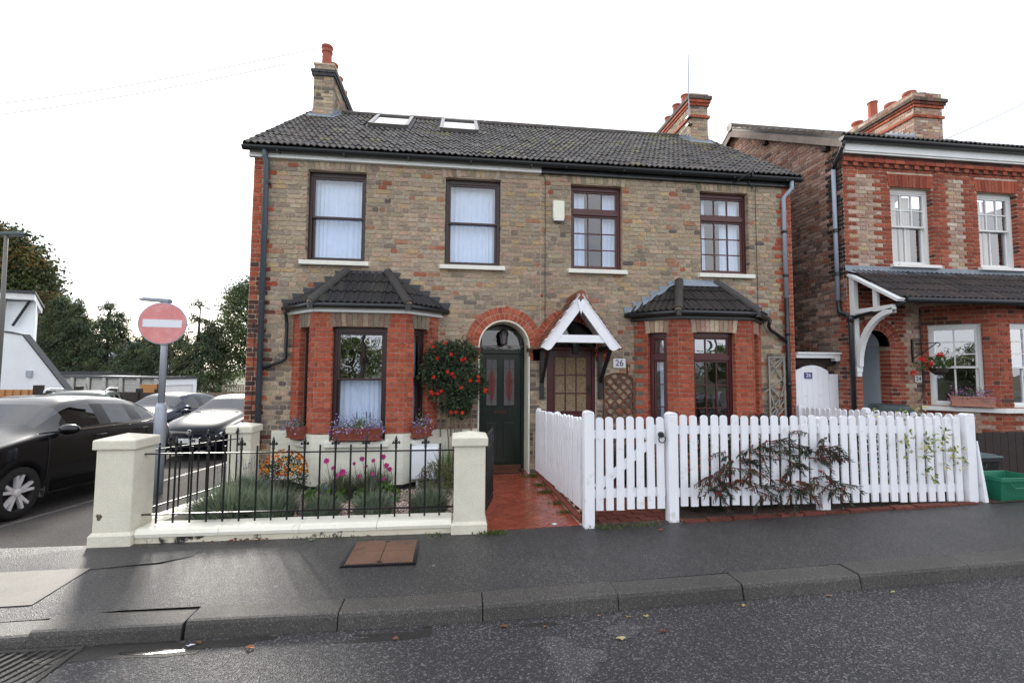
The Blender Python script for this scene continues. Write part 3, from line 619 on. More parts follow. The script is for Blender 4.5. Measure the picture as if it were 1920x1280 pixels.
# ------------------------------------------------------------------ the pair of brick houses
W = 9.32; PARTY = 4.66; EAVE = (-.17, 5.20); RIDGE = (3.0, 7.52)
SLOPE = Vector((0, RIDGE[0]-EAVE[0], RIDGE[1]-EAVE[1])); SL = SLOPE.length; SV = SLOPE.normalized()
def mixpal(u, z, x):
    r = rng.random(); n = mnoise.noise(Vector((x*1.3, 0, z*1.6)))
    dark = max(0, min(1, (2.35-z)/.9))*.5+max(0, n)*.15
    if r < dark: return rng.choice(GREY)
    if rng.random() < .03+.12*max(0, mnoise.noise(Vector((x*.6, 5, z*2.4)))*2): return lin((156, 116, 94)) if rng.random() < .75 else lin((150, 94, 74))
    return rng.choice(STOCK)
def make_house(side):
    A = side == 'A'; x0, x1 = (0, PARTY) if A else (PARTY, W)
    lab = ('left half of the brown brick pair, with red quoin, roof windows and green door' if A else
           'right half of the brown brick pair, with mahogany windows and gabled white porch')
    H = thing('brick_house', ((x0+x1)/2, 3, 0), lab, 'house', 'semi-detached brick houses')
    ups = [(.83, 1.755), (3.04, 3.97)] if A else [(5.19, 6.11), (7.55, 8.48)]
    dc = 4.05 if A else 5.20; dj = .43
    jl, jr, p = (.681, 2.965, .48) if A else (6.294, 8.657, .54)
    HEAD, SILL = 4.925, 3.44
    holes = [(a, b, SILL-.02, HEAD) for a, b in ups]+[(dc-dj, dc+dj, -.15, 2.1), (jl+.05, jr-.05, -.15, 2.62)]
    arches = [(dc, 2.1, .60)]
    bh = holes+[(a-.06, b+.06, HEAD, 5.1) for a, b in ups]+[(a-.105, b+.105, SILL-.09, SILL) for a, b in ups]
    if A: bh.append((.42, 3.65, -.15, .735))
    B = Bricks()
    def colf(u, row, z, wd):
        e = u if A else W-u
        q = .24 if row % 2 else .335
        if e < q and not (e > .2 and row % 2 == 0 and rng.random() < .5):
            if A and z < 3.35 and rng.random() < .72: return rng.choice(SOOT)
            return rng.choice(RED)
        return mixpal(u, z, u)
    B.wall(ID, x0, x1, -.1, 5.09, colf, bh, arches, rnd=True)
    for a, b in ups:
        B.soldiers(ID, a-.045, b+.045, HEAD-.012, 5.085, GREY[3:5]+STOCK, .22, .03)
        for (u, s_) in ((a, 1), (b, -1)): reveal_bricks(B, ID, u, SILL, HEAD, s_, .1, lambda u, r, z, w: rng.choice(GREY+STOCK))
    for k, (ra, rb) in enumerate(((.435, .535), (.545, .645))): B.ring(ID, dc, 2.1, ra, rb, RED, 0, 180)
    # imposts of the arch
    for s_ in (-1, 1):
        for i, (pr, zz) in enumerate(((.012, 1.86), (.03, 1.93), (.055, 2.0))):
            m = MB(); a = dc+s_*dj; u_ = sorted((a, a+s_*.24)); m.box(u_[0]-(.02*i if s_ > 0 else 0), u_[1]+(.02*i if s_ < 0 else 0), -pr, .1, zz, zz+.064, jit(rng.choice(SOOT if i == 2 else RED), .1)); m.build('impost', MT['brick'], H)
    # bay
    s2 = math.sqrt(.5); Ls = p*math.sqrt(2)
    FL = frame((jl, 0, 0), (1, -1, 0), (1, 1, 0)); FF = frame((jl+p, -p, 0), (1, 0, 0), (0, 1, 0)); FR = frame((jr-p, -p, 0), (1, 1, 0), (-1, 1, 0))
    Wf = jr-jl-2*p; zs, zh = .64, 2.335
    fw0, fw1 = (.25, 1.055) if A else (.26, .99)
    sw = (.17, .45) if A else (.19, .52)
    faces = [(FL, Ls, (Ls-sw[1], Ls-sw[0])), (FF, Wf, (fw0, fw1)), (FR, Ls, sw)]
    zp = .73 if A else -.1
    bw = MB()
    for (xf, ln, (ha, hb)) in faces:
        hb_ = [(ha, hb, zs-.02, zh)]
        def bc(u, row, z, wd, ln=ln, xf=xf):
            if not A and xf is FL and u < .12 and row % 2: return rng.choice(GREY)
            return rng.choice(RED)
        B.wall(xf, 0, ln, zp, 2.56, bc, hb_+[(ha-.03, hb+.03, zh, 2.57)])
        B.soldiers(xf, ha-.02, hb+.02, zh-.01, 2.555, ([GREY[3], GREY[4], lin((140, 126, 110)), lin((128, 110, 96))] if A else [lin((176, 156, 138)), lin((150, 134, 124)), lin((184, 166, 146)), lin((160, 128, 112))]), .12, .02)
        for (u, sg) in ((ha, 1), (hb, -1)): reveal_bricks(B, xf, u, zp+.01, zh, sg, .09, lambda u, r, z, w: rng.choice(RED))
        backing(xf, 0, ln, -.12, 2.62, [(ha, hb, zs-.05, zh)], d1=.14, m=MB(xf)).build('bay_wall', MT['bay_mortar'], H)
    # dressed brick skin
    B.emit(H, MT['brick'], 300)
    backing(ID, x0, x1, -.15, 5.2, holes, [(dc, 2.1, .52)], d1=.2).build('wall', MT['mortar'], H)
    m = MB(); n = 24
    for i in range(n):
        t0, t1 = math.pi*i/n, math.pi*(i+1)/n; m.quad(*[(dc+r*math.cos(t), -.001, 2.1+r*math.sin(t)) for r, t in ((.43, t0), (.64, t0), (.64, t1), (.43, t1))])
    m.build('arch_bed', MT['mortar'], H)
    # shell: gable, back, party wall, floors
    gx = x0 if A else x1; m = MB()
    m.add([(gx, .2, -.2), (gx, 6.2, -.2), (gx, 6.2, 5.2), (gx, 3, 7.45), (gx, 0.05, 5.25)], ((0, 1, 2, 3, 4),))
    m.quad((gx, 0.009, -.2), (gx, .2, -.2), (gx, .2, 5.25), (gx, .009, 5.25))
    m.quad((x0, 6.2, -.2), (x1, 6.2, -.2), (x1, 6.2, 5.2), (x0, 6.2, 5.2)); m.build('gable_wall', MT['dark_brickwork'], H)
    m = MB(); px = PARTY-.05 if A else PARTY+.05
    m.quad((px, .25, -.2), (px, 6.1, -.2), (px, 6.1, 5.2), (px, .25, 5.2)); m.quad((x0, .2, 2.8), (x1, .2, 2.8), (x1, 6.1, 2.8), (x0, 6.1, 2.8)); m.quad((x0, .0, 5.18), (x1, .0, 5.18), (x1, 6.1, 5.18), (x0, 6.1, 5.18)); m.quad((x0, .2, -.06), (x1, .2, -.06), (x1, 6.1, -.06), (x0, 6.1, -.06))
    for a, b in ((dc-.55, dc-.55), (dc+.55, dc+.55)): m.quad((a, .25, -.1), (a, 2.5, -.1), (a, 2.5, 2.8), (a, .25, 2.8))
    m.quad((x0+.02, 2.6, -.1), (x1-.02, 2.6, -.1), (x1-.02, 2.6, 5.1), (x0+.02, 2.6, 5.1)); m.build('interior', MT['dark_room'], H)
    # painted plinth
    if A:
        BP = Bricks(); wc = lambda *a: S(226, 226, 212)
        BP.wall(ID, .42, jl+.03, -.02, .735, wc); BP.wall(ID, jr-.03, 3.62, -.02, .735, wc)
        for (xf, ln, (ha, hb)) in faces: BP.wall(xf, 0, ln, -.02, .73, wc, [(ha, hb, zs-.03, .8)])
        def flat(r): return (r[0], r[1], jit(S(226, 226, 212), .03), rng.uniform(-.0015, .0005))
        BP.rec = [flat(r) for r in BP.rec]
        pm = MB()
        for r in BP.rec:
            q = [(pp[0]+(-.0065, .0065, .0065, -.0065)[k], pp[1]+(-.0055, -.0055, .0055, .0055)[k]) for k, pp in enumerate(r[1])]
            F = [r[0]((pp[0], r[3]-.004, pp[1])) for pp in q]; Bk = [r[0]((pp[0], .012, pp[1])) for pp in q]
            pm.add(F+Bk, ((0, 1, 2, 3), (0, 4, 5, 1), (1, 5, 6, 2), (2, 6, 7, 3), (3, 7, 4, 0)), r[2])
        o = pm.build('plinth', MT['plinth'], H, fix=False); o['label'] = 'white painted brick plinth'
        pk = MB()
        for (xf, ln) in ((FL, Ls), (FF, Wf), (FR, Ls), (frame((0.05, 0, 0), (1, 0, 0), (0, 1, 0)), jl-.05), (frame((jr, 0, 0), (1, 0, 0), (0, 1, 0)), .64)):
            q = MB(xf); q.box(-.004, ln+.004, -.009, .02, -.12, -.018); pk.add([xf(v) for v in q.v], q.f)
        pk.build('damp_course', MT['black_pvc'], H)
    # windows upstairs
    for i, (a, b) in enumerate(ups):
        if A: window(H, ID, a, b, SILL, HEAD-.005, 'sash', MT['brown_frame'], meet=4.18, glass=('glass', 'glass'), curt=[(a+.05, b-.05, SILL+.05, HEAD-.06, .012)], sillw=.075)
        else:
            cs = [(a+.06, a+.30, SILL+.05, HEAD-.08, .022), (b-.30, b-.06, SILL+.05, HEAD-.08, .022)] if i == 0 else [(a+.06, a+.22, SILL+.05, HEAD-.08, .022), (b-.42, b-.06, SILL+.05, HEAD-.08, .022)]
            window(H, ID, a, b, SILL, HEAD-.005, 'cottage', MT['red_frame'], meet=4.46, curt=cs, sillw=.06)
    # bay windows
    for k, (xf, ln, (ha, hb)) in enumerate(faces):
        if A:
            cc = [(ha+.05, hb-.05, zs+.05, 1.53, .013)] if k == 1 else [(ha+.03, hb-.03, zs+.05, zh-.06, .012)]
            window(H, xf, ha, hb, zs, zh-.005, 'sash', MT['brown_frame'], meet=1.545, glass=('mirror_glass', 'glass') if k == 1 else ('glass', 'glass'), curt=cc, sillw=.06 if k == 1 else .03, fr=.06 if k == 1 else .04, sillh=.09)
        else:
            cc = [] if k == 1 else [(ha+.12, hb-.04, zs+.05, zh-.07, .02)]
            window(H, xf, ha, hb, zs, zh-.005, 'cottage', MT['red_frame'], meet=1.925, glass=('mirror_glass', 'glass'), curt=cc, sillw=.04, fr=.055 if k == 1 else .07)
    # main roof
    rx0, rx1 = (-.1, PARTY) if A else (PARTY, W+.1)
    m = MB(); m.box(0, 1, 0, 1, 0, 1); m = MB()
    a, b = EAVE, RIDGE
    m.add([(x, y, z+dz) for x in (rx0+.01, rx1-.01 if not A else rx1) for (y, z) in ((a[0]+.03, a[1]), b, (6.4, 5.05)) for dz in (-.05, -.005)], ((0, 2, 8, 6), (1, 7, 9, 3), (2, 4, 10, 8), (3, 9, 11, 5), (0, 1, 3, 2), (6, 8, 9, 7), (2, 3, 5, 4), (8, 10, 11, 9), (0, 6, 7, 1)))
    roof = m.build('roof', MT['dark_lead'], H)
    rest = MB(); ncol = int(round((rx1-rx0)/.2)); cwid = (rx1-rx0)/ncol; nrow = 16; gau = SL/nrow; cnt = 0
    M0 = plane_mat((rx0, a[0], a[1]), (1, 0, 0), SV)
    chx = (.06, .56) if A else (8.68, 9.20)
    sks = [(1.42, 2.22), (2.85, 3.65)] if A else []
    for r_ in range(nrow):
        for c_ in range(ncol):
            X = rx0+c_*cwid; Y = a[0]+SV.y*gau*(r_+.4)
            if chx[0]-.02 < X+.1 < chx[1] and Y > 2.42: continue
            if any(p0-.04 < X+.1 < p1+.04 for p0, p1 in sks) and 1.62 < Y < 2.72: continue
            Mt = M0 @ Matrix.Translation((c_*cwid+rng.uniform(-.002, .002), r_*gau+rng.uniform(-.004, .004), rng.uniform(-.003, .007))) @ Matrix.Rotation(rng.uniform(-.012, .012), 4, 'Z') @ Matrix.Diagonal((cwid/.2, 1, 1, 1))
            moss = (not A) and X > 7.6 and r_ > 10 and rng.random() < .6*min(1, (X-7.4))
            me = rng.choice(MOSSMESH if moss or rng.random() < .035 else TILEMESH)
            if cnt < 300: place('roof_tile', me, Mt, roof); cnt += 1
            else:
                nv = len(rest.v); rest.v += [tuple(Mt @ v.co) for v in me.vertices]; cc_ = me.color_attributes['Col'].data[0].color
                for pf in me.polygons: rest.f.append([nv+i for i in pf.vertices]); rest.c.append(tuple(cc_[:3]))
    if rest.f: tag(rest.build('upper_tiling', MT['tile'], roof, fix=False), kind='stuff')
    nr = 10; 
    for i in range(nr):
        x = (.58 if A else PARTY)+i*((PARTY-.58)/nr if A else (8.68-PARTY)/nr); xe = x+((PARTY-.58)/nr if A else (8.68-PARTY)/nr)
        m = MB(); pts = [(RIDGE[0]+.13*math.cos(t), RIDGE[1]-.035+.12*math.sin(t)) for t in [math.pi*k/8 for k in range(9)]]
        m.add([(x+.004, y, z) for y, z in pts]+[(xe-.004, y, z) for y, z in pts], [(k, k+1, k+10, k+9) for k in range(8)]+[list(range(9)), list(range(9, 18))], jit(S(66, 60, 54), .15)); m.build('ridge_tile', MT['tile'], roof)
    xv = rx0+.015 if A else rx1-.015; m = MB(); m.beam((xv, a[0]+.02, a[1]+.01), (xv, b[0], b[1]+.01), .06, .06); m.build('verge', MT['dark_lead'], roof)
    # gutter, fascia, downpipe
    m = MB(); m.box(x0-(.06 if A else 0), x1+(0 if A else .06), -.045, .0, 5.062, 5.19); m.box(x0-(.06 if A else 0), x1+(0 if A else .06), -.06, -.045, 5.066, 5.09); m.box(x0-(.06 if A else 0), x1+(0 if A else .06), -.055, -.045, 5.11, 5.125)
    o = m.build('fascia', MT['white_paint' if A else 'black_pvc'], H)
    m = MB(); pr = [(-.115+.062*math.cos(t), 5.20+.066*math.sin(t)) for t in [math.pi+math.pi*k/8 for k in range(9)]]
    gx0, gx1 = (-.13, PARTY) if A else (PARTY, W+.13)
    m.add([(gx0, y, z) for y, z in pr]+[(gx1, y, z) for y, z in pr], [(k, k+1, k+10, k+9) for k in range(8)]+[list(range(9)), list(range(9, 18))]); m.build('gutter', MT['black_pvc'], H)
    m = MB(); n = 5
    for i in range(n):
        x = x0+.4+i*(x1-x0-.6)/(n-1); m.box(x, x+.02, -.182, -.04, 5.125, 5.145)
    m.build('gutter_bracket', MT['black_pvc'], H)
    if A:
        m = MB(); m.tube([(.2, -.115, 5.15), (.2, -.1, 5.05), (.22, -.07, 4.98), (.24, -.062, .4)], .042, 12); dp = m.build('downpipe', MT['grey_pvc'], H, smooth=True)
        for z in (4.62, 2.72, 1.1): m = MB(); m.lathe([(.05, 0), (.05, .035)], (.2405, -.062, z), 12); m.build('pipe_collar', MT['black_pvc'], dp)
        m = MB(); m.tube([(.60, -.15, 2.60), (.60, -.075, 2.52), (.61, -.06, 2.40), (.61, -.06, 1.86), (.57, -.06, 1.82), (.28, -.062, 1.70)], .026, 10); m.build('bay_downpipe', MT['black_pvc'], H, smooth=True)
    else:
        m = MB(); m.tube([(9.26, -.115, 5.15), (9.26, -.115, 5.02), (9.17, -.075, 4.9), (9.13, -.062, 4.85), (9.13, -.062, 3.0)], .036, 12); m.build('downpipe', MT['pale_pvc'], H, smooth=True)
        m = MB(); m.tube([(9.13, -.062, 3.02), (9.13, -.062, .3)], .038, 12)
        for z in (4.2, 3.4, 2.35, 1.45): m.lathe([(.046, 0), (.046, .05)], (9.13, -.062, z), 12)
        m.build('lower_downpipe', MT['black_pvc'], H, smooth=True)
        m = MB(); m.tube([(8.74, -.16, 2.62), (8.74, -.1, 2.5), (8.80, -.07, 2.44), (9.1, -.062, 2.24)], .03, 10); m.build('bay_downpipe', MT['black_pvc'], H, smooth=True)
        m = MB(); m.tube([(8.60, -.07, 5.05), (8.60, -.03, 4.95), (8.60, -.03, 1.96)], .006, 6); m.build('cable', MT['black_pvc'], H)
        m = MB(); m.tube([(8.45, -.19, 5.16), (8.45, -.2, 5.3), (8.40, -.2, 5.22), (8.2, -.12, 5.1)], .018, 6); m.tube([(8.45, -.07, 5.2), (8.46, -.08, 5.06), (8.52, -.06, 5.0), (8.55, -.05, 5.05)], .010, 6); m.build('cable_bracket', MT['black_pvc'], H)
    if not A:
        m = MB(); m.tube([(4.62, -.02, 5.02), (4.70, -.02, 5.05), (4.735, -.02, 4.98), (4.735, -.02, 2.5)], .006, 6); m.build('telephone_cable', MT['black_pvc'], H)
    else:
        m = MB(); m.tube([(.05, -.015, 2.2), (.10, -.015, 2.42), (.12, -.015, 2.38), (.12, -.015, .9)], .005, 6); m.build('cable', MT['black_pvc'], H)
    # bay roof
    e = .10; k4 = e*math.tan(R(22.5)); zE, zT = 2.665, 3.24; tl, tr = (1.50, 2.13) if A else (7.12, 7.80)
    EL = Vector((jl-e*math.sqrt(2), 0, zE)); CL = Vector((jl+p-k4, -p-e, zE)); CR = Vector((jr-p+k4, -p-e, zE)); ER = Vector((jr+e*math.sqrt(2), 0, zE)); TL = Vector((tl, 0, zT)); TR = Vector((tr, 0, zT))
    m = MB(); dz = Vector((0, 0, -.03)); V8 = [EL, CL, CR, ER, TL, TR]; m.add(V8+[v+dz for v in V8], ((0, 1, 4), (1, 2, 5, 4), (2, 3, 5), (6, 10, 7), (7, 10, 11, 8), (8, 11, 9), (0, 6, 7, 1), (1, 7, 8, 2), (2, 8, 9, 3)))
    br = m.build('bay_roof', MT['dark_lead'], H)
    pal = [lin(c) for c in ([(40, 38, 40), (46, 44, 45), (35, 34, 37), (50, 47, 45)] if A else [(40, 35, 34), (35, 32, 31), (45, 39, 37)])]
    for (P0, P1, tops) in ((EL, CL, [TL]), (CL, CR, [TR, TL]), (CR, ER, [TR])):
        U = (P1-P0).normalized(); nrm = U.cross(tops[0]-P0).normalized(); V = nrm.cross(U).normalized()
        poly = [(0, 0), ((P1-P0).length, 0)]+[((t-P0).dot(U), (t-P0).dot(V)) for t in tops]
        vm = max(q[1] for q in poly); tile_poly(br, P0, U, V, poly, gauge=vm/3.0, palette=pal)
    for (C_, T_) in ((CL, TL), (CR, TR)):
        d_ = (T_-C_).normalized(); m = MB(); c0 = C_-d_*.03+Vector((0, 0, .03)); m.tube([c0, T_+Vector((0, -.03, .03))], .072, 12, jit(S(58, 56, 54), .1)); o = m.build('hip_tile', MT['tile'], br, smooth=False)
        m = MB(); m.tube([c0-d_*.004, c0+d_*.02], .052, 12); m.build('mortar_plug', MT['mortar'], br)
    # stepped flashing
    fl = MT['dark_lead'] if A else MT['lead']
    for (Ea, Ta) in ((EL, TL), (ER, TR)):
        ns = 6
        for i in range(ns):
            q0 = Ea.lerp(Ta, i/ns); q1 = Ea.lerp(Ta, (i+1)/ns); m = MB(); zt = q1.z+.045; sg = 1 if Ta.x > Ea.x else -1
            pl = [(q0.x-sg*.045, -.012, zt-.012), (q1.x, -.012, zt-.012), (q1.x, -.012, q1.z-.02), (q0.x, -.012, q0.z-.03)]
            m.prism(pl, (0, .014, 0)); m.build('flashing', fl, br)
    if not A:
        m = MB(); a0, a1 = EL+Vector((.0, -.02, .035)), TL+Vector((-.02, -.02, .055)); w0, w1 = (CL-EL).normalized()*.13, (CL-TL).normalized()*.10
        n = 10; P = []
        for i in range(n+1):
            t = i/n; b_ = a0.lerp(a1, t); P += [b_, b_+(w0.lerp(w1, t))*(1+.2*math.sin(i*2.1))+Vector((0, 0, .012*math.sin(i*1.7)))]
        m.add(P, [(2*i, 2*i+1, 2*i+3, 2*i+2) for i in range(n)]); m.build('lead_apron', MT['lead'], br)
        m = MB(); m.quad(TL+Vector((0, -.01, .07)), TR+Vector((0, -.01, .07)), TR+Vector((0, -.16, -.07)), TL+Vector((0, -.16, -.07))); m.build('lead_apron', MT['lead'], br)
    else:
        m = MB(); m.quad(TL+Vector((0, -.01, .05)), TR+Vector((0, -.01, .05)), TR+Vector((0, -.06, -.01)), TL+Vector((0, -.06, -.01))); m.build('lead_apron', MT['dark_lead'], br)
    # bay fascia and gutter
    def ringpts(off): 
        kk = off*math.tan(R(22.5)); return [(jl-off*math.sqrt(2), 0), (jl+p-kk, -p-off), (jr-p+kk, -p-off), (jr+off*math.sqrt(2), 0)]
    m = MB(); 
    for (oa, ob, za, zb_) in ((.0, .035, 2.545, 2.65), (.0, .05, 2.553, 2.575)):
        q0, q1 = ringpts(oa), ringpts(ob)
        for i in range(3):
            a_, b_, c_, d_ = q0[i], q0[i+1], q1[i+1], q1[i]; m.add([(x, y, z) for z in (za, zb_) for x, y in (a_, b_, c_, d_)], ((0, 1, 2, 3), (4, 5, 6, 7), (3, 2, 6, 7), (0, 4, 5, 1)))
    m.build('bay_fascia', MT['white_paint' if A else 'black_pvc'], H)
    m = MB(); q = ringpts(.105); m.tube([(x, y, 2.645) for x, y in q], .042, 10); m.build('bay_gutter', MT['black_pvc'], H, smooth=True)
    m = MB(); 
    for (x, y) in q[1:3]: m.lathe([(.05, -.05), (.05, .05)], (x, y, 2.64), 10)
    m.build('gutter_union', MT['black_pvc'], H)
    # chimney
    cx0, cx1, cy0, cy1, ct = (.10, .52, 2.42, 4.25, 8.30) if A else (8.72, 9.16, 2.42, 4.25, 8.30)
    CB = Bricks()
    def cc(u, row, z, wd):
        if A and 8.02 < z < 8.17: return rng.choice(GREY[:3]+[lin((70, 70, 74))])
        if A and 7.7 < z < 7.78: return rng.choice(GREY)
        return rng.choice(STOCK+GREY[3:]+[lin((168, 130, 110))])
    ff = frame((cx0, cy0, 0), (1, 0, 0), (0, 1, 0)); wd = cx1-cx0
    fs_ = frame((cx1, cy0, 0), (0, 1, 0), (-1, 0, 0)) if A else frame((cx0, cy0, 0), (0, 1, 0), (1, 0, 0))
    CB.wall(ff, 0, wd, 6.95, ct, cc); CB.wall(fs_, 0, cy1-cy0, 6.95, ct, cc)
    m = MB(); m.box(cx0+.006, cx1-.006, cy0+.006, cy1-.006, 6.6, ct-.01); ch = m.build('chimney', MT['mortar'], H)
    bands = [(8.03, 8.10, .035), (8.10, 8.17, .05)] if A else [(7.72, 7.79, .035), (8.02, 8.09, .025), (8.09, 8.165, .05), (8.165, 8.26, .075)]
    for (za, zb_, o_) in bands:
        m = MB(); L_ = [(cx0-o_, cx1+o_, cy0-o_, cy1+o_)]
        col = S(72, 72, 76) if A else (rng.choice(RED) if za < 8.1 else S(92, 86, 82))
        for q in L_:
            nb = 3
            for i in range(nb): m.box(q[0]+(q[1]-q[0])*i/nb+.003, q[0]+(q[1]-q[0])*(i+1)/nb-.003, q[2], q[2]+.1, za+.004, zb_-.004, jit(col, .15))
            nb = 16
            for i in range(nb): m.box((q[1]-.1) if A else q[0], q[1] if A else q[0]+.1, q[2]+.1+(q[3]-q[2]-.1)*i/nb+.003, q[2]+.1+(q[3]-q[2]-.1)*(i+1)/nb-.003, za+.004, zb_-.004, jit(col, .15))
        m.box(q[0]+.02, q[1]-.02, q[2]+.02, q[3], za, zb_, S(120, 112, 104)); m.build('corbel', MT['brick'], ch)
    CB.emit(ch, MT['brick'], 0, 'chimney_brick')
    m = MB(); m.box(cx0-.01, cx1+.01, cy0-.01, cy1, ct-.01, ct+.03); m.build('flaunching', MT['mortar'], ch)
    for i in range(4):
        y = cy0+.2+i*.46; h = (.52, .42, .4, .34)[i] if A else (.1, .36, .38, .3)[i]; xm = (cx0+cx1)/2; m = MB()
        if not A and i == 0: m.lathe([(.10, 0), (.09, .05), (.05, .09)], (xm, y, ct), 14); m.build('capped_pot', MT['mortar'], ch); continue
        m.lathe([(.12, 0), (.105, .08), (.098, h-.16), (.115, h-.15), (.115, h-.11), (.102, h-.10), (.102, h-.07), (.122, h-.04), (.122, h), (.095, h), (.09, h-.1)] if A else [(.12, 0), (.10, .06), (.098, h-.04), (.115, h-.03), (.115, h), (.09, h), (.088, h-.1)], (xm, y, ct+.02), 18); m.build('chimney_pot', MT['terracotta'], ch, smooth=False)
    m = MB()
    for (xx, s_) in ((cx0, -1), (cx1, 1)):
        for i in range(5):
            y = cy0+i*.12; z = EAVE[1]+(y-EAVE[0])*.732+.02; m.box(xx-.008, xx+.008, y, y+.125, z-.02, z+.19-.02*i)
        m.add([(xx, cy0-.05, EAVE[1]+(cy0-.05-EAVE[0])*.732+.065), (xx+s_*.12, cy0-.05, EAVE[1]+(cy0-.05-EAVE[0])*.732+.065), (xx+s_*.12, 3.0, RIDGE[1]+.06), (xx, 3.0, RIDGE[1]+.06)], ((0, 1, 2, 3),))
    z = EAVE[1]+(cy0-EAVE[0])*.732; m.box(cx0-.04, cx1+.04, cy0-.012, cy0+.01, z-.02, z+.09); m.add([(cx0-.08, cy0-.14, z-.045), (cx1+.08, cy0-.14, z-.045), (cx1+.05, cy0, z+.075), (cx0-.05, cy0, z+.075)], ((0, 1, 2, 3),)); m.build('chimney_flashing', MT['lead'], ch)
    if not A:
        m = MB(); m.tube([(8.66, 2.38, 7.72), (8.66, 2.38, 9.25)], .014, 8); m.tube([(8.66, 2.38, 9.25), (8.74, 2.38, 9.42)], .004, 6); m.build('aerial_mast', MT['pale_pvc'], ch)
        m = MB(); m.box(8.62, 8.74, 2.36, 2.46, 7.70, 7.73); m.box(8.62, 8.74, 2.36, 2.46, 7.52, 7.55); m.build('mast_bracket', MT['iron'], ch)
    # roof windows
    for (p0, p1) in sks:
        Ms = plane_mat((p0, EAVE[0], EAVE[1]), (1, 0, 0), SV); va, vb = (1.68-EAVE[0])/SV.y, (2.76-EAVE[0])/SV.y; wd = p1-p0
        m = MB(); m.box(-.05, wd+.05, va-.08, vb+.04, 0, .05); skl = place('roof_window', m.mesh('roof_window'), Ms, roof, MT['dark_lead'])
        m = MB(); m.box(0, .07, va, vb, .05, .11); m.box(wd-.07, wd, va, vb, .05, .11); m.box(.07, wd-.07, va, va+.07, .05, .105); m.box(.07, wd-.07, vb-.1, vb, .05, .12); place('frame', m.mesh('frame'), Ms, skl, pbr('roof_window_frame', S(118, 112, 110), .3, .1, metal=.3))
        m = MB(); m.box(.07, wd-.07, va+.07, vb-.1, .075, .085); place('pane', m.mesh('pane'), Ms, skl, MT['sky_glass'])
    # doors
    if A:
        sh = MB(); prof = [(-dj, -.1), (-dj, 2.1)]+[(dj*math.cos(t), 2.1+dj*math.sin(t)) for t in [math.pi-math.pi*k/16 for k in range(1, 16)]]+[(dj, 2.1), (dj, -.1)]
        inn = [(x*(dj-.022)/dj, 2.1+(z-2.1)*(dj-.022)/dj if z > 2.1 else z) for x, z in prof]
        for i in range(len(prof)-1):
            for (P, yy0, yy1) in ((inn, -.012, .56),): sh.quad((dc+P[i][0], yy0, P[i][1]), (dc+P[i+1][0], yy0, P[i+1][1]), (dc+P[i+1][0], yy1, P[i+1][1]), (dc+P[i][0], yy1, P[i][1]))
            sh.quad((dc+prof[i][0], -.012, prof[i][1]), (dc+prof[i+1][0], -.012, prof[i+1][1]), (dc+inn[i+1][0], -.012, inn[i+1][1]), (dc+inn[i][0], -.012, inn[i][1]))
        sh.build('porch_reveal', MT['masonry_white'], H)
        y = .5; l0, l1 = 3.70, 4.40; m = MB()
        m.box(l0, l1, y, y+.045, -.03, 1.98); dr = m.build('door', MT['green_door'], H, bevel=.004)
        m = MB(); m.box(3.64, l0, y-.03, y+.06, -.04, 2.5); m.box(l1, 4.46, y-.03, y+.06, -.04, 2.5); m.box(l0, l1, y-.035, y+.06, 1.985, 2.06); m.box(3.6, 4.5, y+.01, y+.05, 2.40, 2.6); m.build('door_frame', MT['green_door'], dr, bevel=.004)
        for (a_, b_) in ((3.79, 3.97), (4.10, 4.28)):
            m = MB(); m.box(a_-.02, b_+.02, y-.012, y, 1.06, 1.90); m.build('moulding', MT['green_door'], dr, bevel=.004)
            m = MB(); m.box(a_, b_, y-.016, y-.012, 1.08, 1.88); m.build('leaded_pane', MT['frosted'], dr)
            m = MB(); c_ = (a_+b_)/2
            pl = [(c_+.062*math.sin(t)*(1 if t < math.pi else 1), 1.48+.26*math.cos(t)*(1.25 if math.cos(t) < 0 else .8)) for t in [2*math.pi*k/14 for k in range(14)]]
            m.prism([(x, y-.018, z) for x, z in pl], (0, .002, 0)); m.build('stained_motif', MT['stained'], dr)
            m = MB(); m.box(c_-.004, c_+.004, y-.02, y-.016, 1.08, 1.88)
            for z in (1.18, 1.5, 1.72): m.box(a_, b_, y-.02, y-.016, z-.003, z+.003)
            m.build('lead_came', MT['iron'], dr)
            m = MB(); m.box(a_-.01, b_+.01, y-.014, y, .18, .78); m.build('door_panel', MT['green_door'], dr, bevel=.012)
        m = MB(); m.box(3.92, 4.16, y-.016, y, .93, .99); m.build('letter_box', pbr('dull_brass', S(60, 48, 40), .4, .1, metal=.6), dr)
        m = MB(); m.lathe([(.0, 0), (.028, .01), (.03, .03), (.015, .05)], (3.745, y-.05, 1.42), 12, axis='y'); m.build('door_knob', MT['iron'], dr)
        m = MB(); m.box(l0, l1, y-.03, y+.02, -.03, .05); m.build('weather_bar', MT['brown_wood'], dr)
        m = MB(); m.quad((3.66, y+.02, 2.06), (4.44, y+.02, 2.06), (4.44, y+.02, 2.5), (3.66, y+.02, 2.5)); m.build('fanlight', MT['glass'], dr)
        # hanging lantern
        la = MB(); la.tube([(4.06, .2, 2.5), (4.06, .2, 2.40)], .006, 6); la.lathe([(.0, .12), (.05, .09), (.085, .02), (.085, .0)], (4.06, .2, 2.30), 6); lp = la.build('lantern', MT['iron'], H)
        m = MB(); m.lathe([(.072, .0), (.05, -.16)], (4.06, .2, 2.30), 6); m.build('lantern_glass', MT['frosted'], lp)
        m = MB()
        for i in range(6): t = i*math.pi/3; m.tube([(4.06+.074*math.cos(t), .2+.074*math.sin(t), 2.30), (4.06+.052*math.cos(t), .2+.052*math.sin(t), 2.14)], .004, 5)
